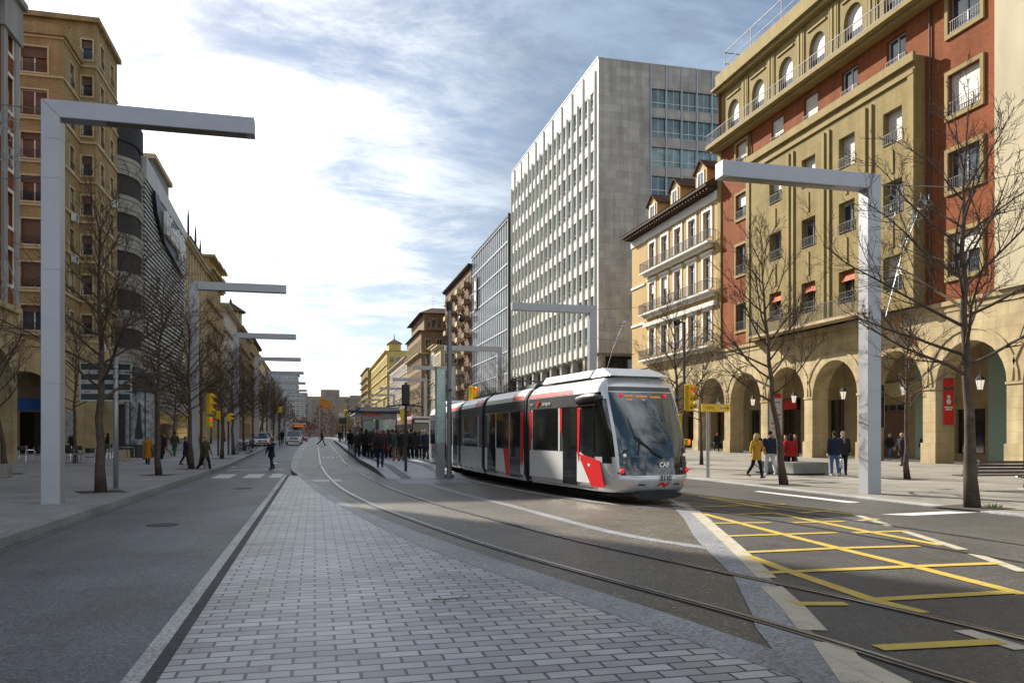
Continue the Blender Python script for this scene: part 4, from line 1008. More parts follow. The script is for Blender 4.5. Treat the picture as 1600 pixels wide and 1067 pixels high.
# ornate corner house with a round-arched gallery and deep tiled eaves
b7 = thing('corner_building', 'ornate brown stone corner house with arched gallery and deep tiled eaves', 'building', (33, 240, 0))
q = MB(); q.box(29.2, 40, 226, 262, -.5, 31.5); q.box(30.2, 40, 227.2, 258, 31.5, 36.5); q.build('wall', 'brown_plaster', b7, world=True)
Tf = TY(226, -1); Ts = TX(29.2, -1)
window_grid(Tf, b7, 29.6, 36, 4, 30.4, 2, 6, 1.5, 2.6, 'window_glass', 'beige_plaster', limit=20); window_grid(Ts, b7, 227, 261, 4, 30.4, 9, 6, 1.5, 2.6, 'window_glass', 'beige_plaster', limit=54)
q = MB()
for x0, x1, y0, y1, z, e in ((30.2, 40, 227.2, 258, 36.5, 1.5), (29.2, 40, 226, 262, 31.5, .8)):
    a, b, c, d = (x0-e, y0-e, z), (x1+e, y0-e, z), (x1+e, y1+e, z), (x0-e, y1+e, z)
    t_ = z+2.0 if e > 1 else z+.5
    a2, b2_, c2, d2 = (x0+2.5, y0+2.5, t_), (x1-1, y0+2.5, t_), (x1-1, y1-2, t_), (x0+2.5, y1-2, t_)
    q.add([a, b, c, d, a2, b2_, c2, d2], [(0, 3, 2, 1), (0, 1, 5, 4), (1, 2, 6, 5), (2, 3, 7, 6), (3, 0, 4, 7), (4, 5, 6, 7)])
q.build('tiled_roof', 'roof_tile', b7, world=True)
q = MB(); q.tbox(Tf, 28.4, 37, 24.9, 25.15, .003, 1.0); q.tbox(Ts, 225.3, 262, 24.9, 25.15, .003, 1.0); railing(q, Tf, 28.5, 37, 25.15, 26.2, .95, .3); railing(q, Ts, 225.3, 262, 25.15, 26.2, .95, .4); q.build('gallery_balcony', 'beige_plaster', b7, world=True)
q = MB()
for k in range(4): q.tbox(TY(227.2, -1), 30.8+k*1.7, 31.7+k*1.7, 32.6, 35.2, .003, .03)
q.build('attic_window', 'window_glass', b7, world=True)
q = MB(); q.loft([(33, 229, 38), (33, 229, 42)], [.05, .03], 5); q.loft([(31.8, 229, 40.6), (34.2, 229, 40.6)], [.03, .03], 4); q.loft([(32.2, 229, 41.3), (33.8, 229, 41.3)], [.03, .03], 4); q.build('antenna', 'galvanised', b7, world=True)
# small ornate houses squeezed in front of it
b6 = far_building('townhouse', 'narrow cream townhouse with carved balconies below the corner house', 30.8, 36, 200.5, 212, 24.5, 'beige_plaster', -1, 5, 3, 1.2, 2.4, 'white_trim', 4, 2, 'cream_stone', .5)
far_building('townhouse', 'cream stone townhouse with a bracketed cornice behind the narrow carved one', 31.5, 40, 212.2, 225.4, 26, 'cream_stone', -1, 5, 4, 1.2, 2.4, 'white_trim', 4, 2, 'ochre_plaster', .4)
far_building('apartment_building', 'long pinkish apartment terrace with many white windows beyond the corner house', 29.2, 40, 262.4, 325, 27.5, 'pink_plaster', -1, 6, 16, 1.3, 2.2, 'white_trim', 4, 3, None, .25)
b8 = far_building('apartment_building', 'bright yellow apartment building with a small roof lantern at the bend', 28.2, 40, 326, 420, 36, 'yellow_plaster', -1, 7, 14, 1.6, 2.0, 'cream_stone', 5, 4, None, .5)
q = MB(); q.box(29.2, 34, 327, 334, 36, 39.2); q.build('roof_lantern', 'yellow_plaster', b8, world=True)
q = MB(); q.add([(28.7, 326.4, 39.2), (34.6, 326.4, 39.2), (34.6, 334.6, 39.2), (28.7, 334.6, 39.2), (31.6, 330.5, 41.4)], [(0, 1, 4), (1, 2, 4), (2, 3, 4), (3, 0, 4), (0, 3, 2, 1)]); q.loft([(31.6, 330.5, 41.3), (31.6, 330.5, 43.5)], [.25, .05], 5); q.build('lantern_roof', 'roof_tile', b8, world=True)
far_building('apartment_building', 'ochre apartment block with projecting balconies at the far end of the yellow one', 26.6, 40, 421, 480, 37, 'dun_plaster', -1, 9, 8, 1.8, 1.8, 'beige_plaster', 4, None, None, 1.2)
# ---- closing the vista
bw = thing('apartment_building', 'wide brown brick apartment block closing the far end of the street', 'building', (0, 560, 0))
q = MB(); q.box(-33, 60, 560, 580, -1, 28.5); q.box(4, 16.5, 565, 578, 28.5, 33.5); q.box(-20, -12, 566, 578, 28.5, 30.5); q.box(24, 50, 570, 579, 28.5, 30); q.build('wall', 'far_wall', bw, world=True)
window_grid(TY(560, -1), bw, -31, 58, 5, 28, 16, 6, 2.0, 1.8, 'window_glass', 'far_wall', limit=100)
far_building('apartment_building', 'low grey block with a dark pitched roof right of the far vista', 24, 44, 500, 520, 17, 'grey_clad', -1, 4, 4, 1.6, 1.8, 'grey_stone', 3, 5)
# ------------------------------------------------------------------ left-hand buildings
XL = -17.5
FL = TX(XL, 1)
def on_wall_r(x, a, z): return Matrix.Translation((x, a, z)) @ Matrix(((0, 0, 1, 0), (1, 0, 0, 0), (0, 1, 0, 0), (0, 0, 0, 1)))
# red building with grey pilasters at the left edge
l0 = thing('apartment_building', 'red brick building with grey stone pilasters at the left edge of the picture', 'building', (XL, 37, 0)) if 0 else thing('apartment_building', 'red brick building with grey stone pilasters left of the tan brick flats', 'building', (XL, 37, 0))
mb = MB(); hl = [(c-.55, c+.55, a, a+2.0) for c in (52.85, 50.2, 46.2, 41.8, 37.4, 33, 28.6) for a in [10.6+3.4*k for k in range(8)]]
wall(mb, FL, 14, 54.2, 9.2, 38.5, hl, .3); mb.quad((XL, 54.2, 9.2), (XL-14, 54.2, 9.2), (XL-14, 54.2, 38.5), (XL, 54.2, 38.5)); mb.quad((XL, 14, 0), (XL-14, 14, 0), (XL-14, 14, 38.5), (XL, 14, 38.5)); mb.quad((XL, 14, 38.5), (XL-14, 14, 38.5), (XL-14, 54.2, 38.5), (XL, 54.2, 38.5)); mb.quad((XL-14, 14, 0), (XL-14, 54.2, 0), (XL-14, 54.2, 38.5), (XL-14, 14, 38.5))
mb.build('brick_wall', 'red_brick', l0, world=True)
for h in hl[:16]: window_parts(FL, h, l0, .28, 'white_frame', 'window_glass', 1, 0, .07, 0.3, 'shutter_brown', False, 'white_trim', .2, .06)
mb = MB()
for c in (53.8, 51.9, 48.4, 44.0, 39.6): mb.tbox(FL, c-.3, c+.3, 9.2, 26, .003, .16)
mb.tbox(FL, 51.4, 54.3, 25.2, 27.4, .003, .3); mb.tbox(FL, 51.2, 54.4, 27.4, 27.8, .003, .55); mb.tbox(FL, 14, 51.1, 26.6, 27.1, .003, .5)
mb.build('stone_pilaster', 'grey_stone', l0, world=True)
mb = MB()
for k in range(7): arch_bay(mb, FL, 12.2+k*6, 18.2+k*6, -.3, 9.2, 1.4, 4.4, 1.5)
mb.quad((XL, 54.2, -.3), (XL-1.5, 54.2, -.3), (XL-1.5, 54.2, 9.2), (XL, 54.2, 9.2)); mb.tbox(FL, 12, 54.35, 9.0, 9.35, .003, .25)
mb.build('arcade', 'arcade_stone', l0, world=True)
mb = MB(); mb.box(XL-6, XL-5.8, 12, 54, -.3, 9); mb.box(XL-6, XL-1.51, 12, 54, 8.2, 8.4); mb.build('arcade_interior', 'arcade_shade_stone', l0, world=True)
# tan brick flats, stepped towards the street
l1 = thing('apartment_building', 'tall tan brick apartment block stepping out towards the street above round arches', 'building', (XL-1.2, 67.5, 0))
TA = TY(67.5, -1); TB = TX(XL-1.2, 1); TC = TY(72.1, -1); TD = FL
fl = [12.35+3.26*k-2.0 for k in range(0, 7)]
zs = [31.1-3.26*k-1.9 for k in range(7)]
hA = [(-21.55, -19.75, z, z+1.9) for z in zs]; hA2 = [(-26.2, -24.4, z, z+1.9) for z in zs]
hB = [(69.2, 70.4, z, z+1.8) for z in zs]; hC = [(-18.55, -17.75, z+.3, z+1.9) for z in zs]+[(-18.55, -17.75, 33.0-.5, 34.1)]
hD = [(c-.6, c+.6, z, z+1.8) for c in (74.0, 77.3) for z in zs+[32.6]]
mb = MB(); wall(mb, TA, -34, XL-1.2, 9.6, 32, hA+hA2, .25); wall(mb, TB, 67.5, 72.1, 9.6, 32, hB, .25); wall(mb, TC, XL-1.2, XL, 9.6, 35.5, hC, .25); wall(mb, TD, 72.1, 79.4, 9.6, 35.5, hD, .25)
mb.quad((-34, 72.1, 31.9), (XL-1.2, 72.1, 31.9), (XL-1.2, 72.1, 35.5), (-34, 72.1, 35.5)); mb.quad((-34, 67.5, 32), (XL-1.2, 67.5, 32), (XL-1.2, 72.1, 32), (-34, 72.1, 32))
mb.quad((XL, 79.4, 0), (-34, 79.4, 0), (-34, 79.4, 35.5), (XL, 79.4, 35.5)); mb.quad((-34, 67.5, 0), (-34, 79.4, 0), (-34, 79.4, 35.5), (-34, 67.5, 35.5))
mb.build('brick_wall', 'tan_brick', l1, world=True)
rnd = random.Random(5)
for T, hs_, m in ((TA, hA, 1), (TB, hB, 1), (TC, hC, 0), (TD, hD, 1)):
    for h in hs_:
        window_parts(T, h, l1, .23, 'white_frame', 'window_glass', m, 0, .07, rnd.choice([0, .25, .4, .9]) if h[1]-h[0] > 1 else .4, 'shutter_brown', True, 'tan_trim', .13, .07)
        if rnd.random() < .14 and T is not TA:
            c = (h[0]+h[1])/2; q = MB(); q.tbox(T, c-.42, c+.42, h[2]-.85, h[2]-.25, .08, .42); ac = q.build('air_conditioner', 'white_frame', l1, world=True)
            q = MB(); q.tbox(T, c-.3, c+.12, h[2]-.78, h[2]-.32, .421, .43); q.build('fan_grille', 'iron', ac, world=True)
mb = MB()
for z in [q_-.35 for q_ in zs]+[31.85]:
    mb.tbox(TA, -34, XL-1.1, z, z+.16, .003, .12); mb.tbox(TB, 67.62, 72.08, z, z+.16, .003, .12); mb.tbox(TC, XL-1.05, XL+.1, z, z+.16, .003, .12); mb.tbox(TD, 72.22, 79.4, z, z+.16, .003, .12)
mb.build('string_course', 'tan_trim', l1, world=True)
mb = MB(); mb.box(-34, XL+.35, 71.75, 79.5, 35.5, 35.9); mb.box(-33.9, XL-.9, 67.2, 67.6, 32.05, 32.9); mb.box(XL-1.3, XL-.9, 67.61, 72.0, 32.05, 32.9); mb.build('cornice', 'tan_brick', l1, world=True)
mb = MB()
for k in range(3): arch_bay(mb, TA, XL-1.2-5.2*(k+1), XL-1.2-5.2*k, -.3, 9.6, 1.3, 4.6, 1.4)
mb.quad((XL-1.2, 67.5, -.3), (XL-1.2, 72.1, -.3), (XL-1.2, 72.1, 9.6), (XL-1.2, 67.5, 9.6)); mb.quad((XL-1.2, 72.1, -.3), (XL, 72.1, -.3), (XL, 72.1, 9.6), (XL-1.2, 72.1, 9.6))
arch_bay(mb, TD, 72.1, 79.4, -.3, 9.6, 1.8, 4.6, 1.4)
mb.build('arcade', 'arcade_stone', l1, world=True)
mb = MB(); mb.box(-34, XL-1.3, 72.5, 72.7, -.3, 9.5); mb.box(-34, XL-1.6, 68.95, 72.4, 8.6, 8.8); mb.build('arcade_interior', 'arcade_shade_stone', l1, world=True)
q = MB(); q.tbox(TY(72.5, -1), -23.2, -21.6, .2, 3.6, .005, .05); q.tbox(TY(72.5, -1), -20.6, -19.6, .2, 3.4, .005, .05); q.build('shop_window', 'shop_glass', l1, world=True)
q = MB(); q.tbox(TY(72.5, -1), -23.3, -21.5, 3.7, 4.7, .005, .12); q.build('blue_shop_sign', 'cloth_bluebag', l1, world=True)
q = MB(); q.tbox(TY(72.5, -1), -20.9, -19.5, 4.4, 6.2, .005, .1); q.build('yellow_shop_sign', 'signal_yellow', l1, world=True)
q = MB(); q.tbox(TX(XL-1.2, 1), 68.4, 70.2, 1.2, 3.6, .005, .08); q.build('framed_poster', 'poster_art', l1, world=True)
# louvred department store with a rounded banded corner
XS = -16.2; FS = TX(XS, 1)
l2 = thing('department_store', 'grey louvred department store with a rounded banded corner and white letter sign', 'building', (XS, 95, 0))
mb = MB(); zz = 4.5; k = 0
def corner(r, z0, z1, q, mi=0, n=8):
    c = (XS-3.0, 82.7)
    pts = [(c[0]-6, c[1]-r)]+[(c[0]+r*math.sin(math.pi/2*i/n), c[1]-r*math.cos(math.pi/2*i/n)) for i in range(n+1)]+[(c[0]+r, 84.6), (c[0]-6, 84.6)]
    q.prism(pts, z0, z1, mi)
dk = MB(); corner(2.72, .0, 29.0, dk); dk.build('dark_corner_glass', 'roof_dark', l2, world=True)
for fz in range(7):
    z0 = 4.6+fz*3.55
    for j in range(4): corner(2.9+.05*(j % 2), z0+j*.42, z0+j*.42+.38, mb)
mb.build('corner_band', 'corner_stone', l2, world=True)
mb = MB(); corner(2.9, 29.0, 31.2, mb); mb.build('corner_drum', 'roof_dark', l2, world=True)
mb = MB(); mb.box(XS-12, XS-.25, 84.6, 110, 0, 27.5); mb.build('wall', 'rib_metal', l2, world=True)
mb = MB()
for j in range(47):
    z = 5+j*.47
    mb.add([FS(84.6, z, -.24), FS(110, z, -.24), FS(110, z-.1, .06), FS(84.6, z-.1, .06), FS(84.6, z+.16, -.24), FS(110, z+.16, -.24), FS(110, z+.1, .06), FS(84.6, z+.1, .06)], [(0, 1, 2, 3), (4, 5, 6, 7), (3, 2, 6, 7), (0, 3, 7, 4), (1, 2, 6, 5)])
mb.build('louvre', 'rib_metal', l2, world=True)
mb = MB(); mb.tprism(FS, [(84.6, 26.8), (110, 26.8), (110, 27.8), (84.6, 29.0)], -.2, .2); mb.build('top_fascia', 'rib_metal', l2, world=True)
mb = MB(); mb.box(-30, -17.1, 93.5, 103.5, 27.5, 31.6); mb.box(-30, -16.9, 106, 110.2, 26, 29.4); mb.box(-30, -19, 84.7, 93.4, 27.5, 29.5); mb.build('roof_block', 'grey_clad', l2, world=True)
mb = MB(); mb.box(-30.2, -16.7, 93.1, 103.8, 31.6, 32.1); mb.build('roof_cornice', 'beige_plaster', l2, world=True)
mb = MB(); mb.tprism(FS, [(87.5, 26.5), (89.5, 26.6), (106.5, 21.7), (106.5, 21.2), (93, 22.6), (89, 24.6)], .2, .45); sg = mb.build('sign_backing', 'black_plastic', l2, world=True)
kid = text_mesh('letters', 'El Corte Inglés', 3.5, 'sign_white', sg, M=Matrix.Translation(-l2.location) @ on_wall_r(XS+.7, 98.2, 24.3), extrude=.18, sx=.62, thick=.03)
mb = MB(); mb.box(XS-.2, XS+.25, 84.7, 110, .0, 4.2); mb.build('shop_glazing', 'shop_glass', l2, world=True)
# the rest of the left side, one building after another
l3 = far_building('apartment_building', 'beige building with tall pilasters and three roof spikes beyond the louvred store', -34, XL, 112, 139, 28.6, 'beige_plaster', 1, 7, 9, 1.0, 2.1, 'cream_stone', 4.5, 4, None, .0)
q = MB()
for k in range(10): q.tbox(FL, 112.3+k*2.9, 112.8+k*2.9, 4, 28, .003, .35)
q.build('pilaster', 'beige_plaster', l3, world=True)
q = MB(); q.box(-30, XL-.4, 127, 139, 28.7, 31.4); q.build('mansard', 'roof_dark', l3, world=True)
q = MB()
for y, z in ((128.5, 36), (136, 35.5), (141.5, 34.5)): q.loft([(XL-1, y, 29), (XL-1, y, z-1.5), (XL-1, y, z)], [.22, .16, .02], 5)
q.build('spike', 'roof_dark', l3, world=True)
l4 = far_building('apartment_building', 'ochre building with stepped projecting cornices beyond the spiked roof', -34, XL, 139.2, 162, 29.0, 'dun_plaster', 1, 7, 7, 1.1, 2.1, 'beige_plaster', 4.5, 3, None, .5)
q = MB()
for j in range(3): q.box(-30, XL+1.4-.0*j, 140+j*7.2, 145.5+j*7.2, 29.2+.3*j, 29.7+.3*j); q.box(-30, XL+.4, 140.3+j*7.2, 145.2+j*7.2, 29.7+.3*j, 31.2+.3*j); q.box(-30, XL+1.5, 139.9+j*7.2, 145.6+j*7.2, 31.2+.3*j, 31.6+.3*j)
q.build('roof_pavilion', 'dun_plaster', l4, world=True)
l5 = far_building('apartment_building', 'pale stone apartment building with white bay windows after the stepped cornices', -34, XL+.5, 162.2, 190, 27, 'pink_plaster', 1, 6, 8, 1.2, 2.1, 'white_trim', 4.5, 3, 'cream_stone', .5)
l6 = far_building('corner_building', 'brown apartment building with an open turret under a conical tiled roof', -34, XL+.9, 190.2, 222, 26.5, 'brown_plaster', 1, 6, 9, 1.2, 2.1, 'beige_plaster', 4.5, 3, 'dun_plaster', .6)
q = MB(); q.cyl(XL-1.3, 194, 26.7, 29.4, 2.3, n=12) if 0 else [q.cyl(XL-1.3+2.2*math.cos(a*math.pi/4), 194+2.2*math.sin(a*math.pi/4), 26.7, 30.0, .28, n=5) for a in range(8)]; q.build('turret_column', 'cream_stone', l6, world=True)
q = MB(); q.loft([(XL-1.3, 194, 30.0), (XL-1.3, 194, 30.3), (XL-1.3, 194, 32.2), (XL-1.3, 194, 33.2)], [3.4, 3.3, .4, .08], 10); q.build('turret_roof', 'roof_tile', l6, world=True)
far_building('apartment_building', 'dun apartment block with deep dark eaves beyond the turret', -34, XL+.6, 222.2, 262, 28.5, 'dun_plaster', 1, 7, 10, 1.3, 2.0, 'beige_plaster', 4.5, 3, 'roof_dark', .5)
far_building('apartment_building', 'long beige apartment row on the left half hidden by bare trees', -34, XL, 262.2, 340, 27, 'beige_plaster', 1, 7, 14, 1.4, 2.0, 'white_trim', 4.5, None, None, .4)
far_building('apartment_building', 'grey apartment row at the far left end of the street', -34, XL-.5, 340.2, 440, 26, 'grey_stone', 1, 7, 12, 1.6, 2.0, 'grey_stone', 4.5, None, None, .4)
far_building('apartment_tower', 'distant blue grey apartment tower rising over the left tree tops', -26, -10, 500, 520, 39, 'blue_grey_wall', 1, 11, 5, 1.8, 1.6, 'white_trim', 4.5, 5, None, .6)
far_building('apartment_building', 'distant pale balcony block below the blue grey tower', -16, -5, 470, 488, 26, 'blue_grey_wall', 1, 8, 5, 1.8, 1.2, 'white_trim', 4.5, 4, None, .9)
# ------------------------------------------------------------------ the tram
NOSE = Vector((8.36, 17.75, 0)); J1 = Vector((7.55, 23.45, 0)); J2 = Vector((7.24, 28.4, 0)); J3 = Vector((7.23, 33.2, 0)); J4 = Vector((7.25, 38.4, 0)); J5 = Vector((7.25, 43.4, 0))
tram = thing('tram', 'silver red and white low floor tram rounding the bend past the stop', 'tram', NOSE)
PROF = [(1.22, .30), (1.30, .55), (1.325, .95), (1.325, 2.55), (1.30, 2.93), (1.25, 3.08), (1.14, 3.22), (.95, 3.33), (.55, 3.39), (0, 3.41)]
def frame(A, B):
    f = (A-B).normalized(); l = Vector((f.y, -f.x, 0))
    if l.x > 0: l = -l
    def T(a, z, n, s=1): p = A-f*a+l*(s*(1.325+n)); return (p.x, p.y, z)
    return f, l, T, (A-B).length
def body(mb, A, f, l, a0, a1, top='tram_white', inset=0.0):
    pr = PROF+[(-x, z) for x, z in PROF[-2::-1]]
    R0 = [A-f*a0+l*(x-(inset if x > 0 else -inset))+Vector((0, 0, z-(inset if z > 3 else 0))) for x, z in pr]; R1 = [p-f*(a1-a0) for p in R0]
    n = len(pr)
    def mi(z): return 0 if z < 1.3 else (1 if z < 2.92 else 2)
    for i in range(n-1):
        zm = (pr[i][1]+pr[i+1][1])/2; mb.quad(R0[i], R0[i+1], R1[i+1], R1[i], 1 if .95 <= zm and zm < 2.92 else (0 if zm < .95 else 2))
    mb.ngon(R0, 1); mb.ngon(R1[::-1], 1); mb.quad(R0[0], R0[-1], R1[-1], R1[0], 1)
SPAN = [(NOSE, J1), (J1, J2), (J2, J3), (J3, J4), (J4, J5)]
frames = [frame(a, b) for a, b in SPAN]
for i, (A, B) in enumerate(SPAN):
    f, l, T, L = frames[i]
    a0 = 1.3 if i == 0 else .22; a1 = L-.22
    mb = MB(); low = 'tram_white' if i < 2 else 'tram_silver'
    if i == 4: a1 = L-1.0
    body(mb, A, f, l, a0, a1)
    car = mb.build('carriage', [low, 'tram_grey', 'tram_white'], tram, world=True, smooth=False)
    for p in car.data.polygons: p.use_smooth = p.material_index == 2
    # lower panels up to the window sills
    W = {0: [(3.45, 5.3)], 1: [(1.75, 3.25)], 2: [(.9, 3.9)], 3: [(1.75, 3.3)], 4: [(.6, 3.6)]}[i]
    D = {0: [(2.3, 3.15)], 1: [(.55, 1.65), (3.35, 4.4)], 2: [], 3: [(.6, 1.65), (3.4, 4.5)], 4: []}[i]
    segs = []; cur = a0
    for d0, d1 in sorted(D): segs.append((cur, d0-.02)); cur = d1+.02
    segs.append((cur, a1))
    for s in (1, -1):
        for x0, x1 in segs:
            if x1-x0 > .05: q = MB(); q.tbox(lambda a, z, n: T(a, z, n, s), x0, x1, .5, 1.32, .002, .012); q.build('lower_panel', low, car, world=True)
        for (x0, x1) in W:
            q = MB(); q.tbox(lambda a, z, n: T(a, z, n, s), x0, x1, 1.36, 2.56, .003, .014); q.build('window', 'tram_glass', car, world=True)
            for w0, w1 in ((x0-.1, x0-.005), (x1+.005, x1+.1)): q = MB(); q.tbox(lambda a, z, n: T(a, z, n, s), w0, w1, 1.325, 2.58, .003, .02); q.build('window_post', low, car, world=True)
        for (x0, x1) in D:
            q = MB(); q.tbox(lambda a, z, n: T(a, z, n, s), x0, x1, .36, 2.58, .003, .016); d = q.build('door', 'tram_glass', car, world=True)
            m = (x0+x1)/2; q = MB(); q.tbox(lambda a, z, n: T(a, z, n, s), m-.012, m+.012, .4, 2.55, .0165, .022); q.tbox(lambda a, z, n: T(a, z, n, s), x0-.03, x0, .36, 2.6, .003, .03); q.tbox(lambda a, z, n: T(a, z, n, s), x1, x1+.03, .36, 2.6, .003, .03); q.tbox(lambda a, z, n: T(a, z, n, s), x0, x1, .34, .40, .017, .045); q.build('door_frame', 'chrome', d, world=True)
            q = MB(); q.tbox(lambda a, z, n: T(a, z, n, s), m-.1, m-.04, 1.25, 1.36, .0165, .03); q.build('door_button', 'led_orange', d, world=True)
        q = MB(); q.tbox(lambda a, z, n: T(a, z, n, s), a0, a1, 2.585, 2.61, .003, .022); q.tbox(lambda a, z, n: T(a, z, n, s), a0, a1, .36, .39, .003, .03); q.build('trim_strip', 'chrome', car, world=True)
    P = {0: [[(5.33, 2.54), (5.56, 2.54), (5.56, 1.35), (5.5, 1.35), (5.33, 1.75)], [(3.2, 2.56), (3.36, 2.56), (3.32, 1.95), (3.22, 1.8)], [(2.08, 2.5), (2.25, 2.56), (2.24, 1.3), (2.16, 1.05)], [(2.22, 1.29), (.98, 1.12), (.72, .42), (1.42, .42)]],
         1: [[(.22, 2.54), (.52, 2.56), (.52, 1.0), (.4, .75), (.22, 1.0)], [(1.68, 2.56), (1.74, 2.56), (1.8, 1.32), (2.4, 1.32), (2.05, .42), (1.68, .42)], [(3.28, 2.56), (3.36, 2.56), (3.32, 1.8)]], 2: [], 3: [], 4: []}[i]
    if P:
        for pts in P:
            q = MB(); q.tprism(T, pts, .0125, .024); q.build('red_panel', 'tram_red', car, world=True)
    # red on the roof shoulder
    rr = {0: (2.6, a1), 1: (.25, 1.3), 2: (.25, 1.6), 3: (a0, 2.5)}.get(i)
    if i == 1: rr = (.25, 1.5)
    if rr:
        q = MB()
        for (x0, z0), (x1, z1) in (((1.30, 2.95), (1.25, 3.08)), ((1.25, 3.08), (1.17, 3.19))):
            def S(a, x, z, e): p = A-f*a+l*(x+e); return (p.x, p.y, z+e)
            e = .006; b0 = rr[0]; sl = .12
            q.quad(S(b0+(0 if z0 < 3 else sl), x0, z0, e), S(rr[1], x0, z0, e), S(rr[1], x1, z1, e), S(b0+(sl if z0 < 3 else 2*sl), x1, z1, e))
        q.build('red_stripe', 'tram_red', car, world=True)
    q = MB(); q.loft([tuple(A-f*(a0+.1)+Vector((0, 0, .2))), tuple(A-f*(a1-.1)+Vector((0, 0, .2)))], [(.15, 1.1)]*2, 4, up=(0, 0, 1)); q.build('underframe', 'underframe', car, world=True)
# bellows
for i in range(4):
    A, B = SPAN[i]; q = MB(); f = ((frames[i][0]+frames[i+1][0])/2).normalized(); l = Vector((f.y, -f.x, 0)); l = -l if l.x > 0 else l
    for k in range(5): body(q, B+f*.0, f, l, -.22+k*.088, -.22+k*.088+.08, inset=.02 if k in (0, 4) else .05+.03*(k % 2))
    q.m = [0]*len(q.f); q.build('bellows', 'rubber', tram, world=True)
# nose
f, l, T, L = frames[0]
ZR = [.3, .42, .6, .74, .76, .9, 1.05, 1.2, 1.22, 1.4, 1.7, 2.0, 2.3, 2.55, 2.75, 2.93, 2.95, 3.08, 3.2, 3.29, 3.36, 3.4]
A0 = {.3: .3, .42: .13, .6: .04, .74: .0, .76: .05, .9: .07, 1.05: .1, 1.2: .13, 1.22: .135, 1.4: .18, 1.7: .29, 2.0: .42, 2.3: .57, 2.55: .70, 2.75: .81, 2.93: .92, 2.95: .93, 3.08: 1.0, 3.2: 1.06, 3.29: 1.12, 3.36: 1.18, 3.4: 1.25}
def halfw(z):
    if z < .95: return 1.22+.105*min(1, (z-.3)/.6)
    if z < 2.55: return 1.325
    for (x0, z0), (x1, z1) in zip(PROF[3:-1], PROF[4:]):
        if z0 <= z <= z1: return x0+(x1-x0)*(z-z0)/(z1-z0)
    return .5
TT_ = [0, 9, 18, 27, 36, 43, 48, 49.5, 54, 60, 66, 72, 78, 84, 90]; TT_ = [-t for t in TT_[:0:-1]]+TT_
EX = 2/2.9
def nose_pt(t, z, e=0.0):
    tr = R(abs(t)); A1 = 1.32
    x = (halfw(z))*math.sin(tr)**EX*(1 if t >= 0 else -1); a = A0[z]+(A1-A0[z])*(1-math.cos(tr)**EX if abs(t) < 90 else 1)
    n = Vector((0, 0, 0))
    p = NOSE-f*a-l*x                       # x positive towards the far side (-l)
    if e: p = p+f*e*math.cos(tr)-l*e*math.sin(tr)*(1 if t >= 0 else -1)
    return (p.x, p.y, z)
shell, ws, bp, cw, hp2 = MB(), MB(), MB(), MB(), MB()
for j in range(len(ZR)-1):
    for i in range(len(TT_)-1):
        z0, z1 = ZR[j], ZR[j+1]; t0, t1 = TT_[i], TT_[i+1]; tm = abs((t0+t1)/2); zm = (z0+z1)/2
        q = (nose_pt(t0, z0), nose_pt(t1, z0), nose_pt(t1, z1), nose_pt(t0, z1))
        if tm < 48 and 1.22 < zm < 2.93: ws.quad(*q)
        elif tm < 48 and .76 < zm < 1.22: bp.quad(*q)
        elif tm < 48 and 2.95 < zm < 3.08: hp2.quad(*q)
        elif 54 < tm < 90 and (1.22 if tm > 78 else (1.05 if tm > 60 else 1.22)) < zm < (2.93 if tm > 66 else 2.75): cw.quad(*q)
        else: shell.quad(*q, 0)
top_ = [nose_pt(t, 3.4) for t in TT_]; shell.ngon(top_, 0); shell.ngon([nose_pt(t, .3) for t in TT_][::-1], 0)
cab = shell.build('cab_shell', 'tram_silver', tram, world=True, smooth=True)
ws.build('windscreen', 'windscreen', tram, world=True, smooth=True); bp.build('black_panel', 'dark_glass', cab, world=True, smooth=True); hp2.build('header_panel', 'tram_grey', cab, world=True, smooth=True); cw.build('cab_window', 'tram_glass', tram, world=True, smooth=True)
def fpt(x, z, e=.01):                    # a point on the nose front at lateral x (towards the far side)
    t = math.degrees(math.asin(min(1, (abs(x)/halfw(z))**(1/EX))))*(1 if x >= 0 else -1)
    zz = min(ZR, key=lambda k: abs(k-z)); lo = max([k for k in ZR if k <= z]); hi = min([k for k in ZR if k >= z])
    p0, p1 = Vector(nose_pt(t, lo, e)), Vector(nose_pt(t, hi, e)); w_ = 0 if hi == lo else (z-lo)/(hi-lo)
    return p0.lerp(p1, w_)
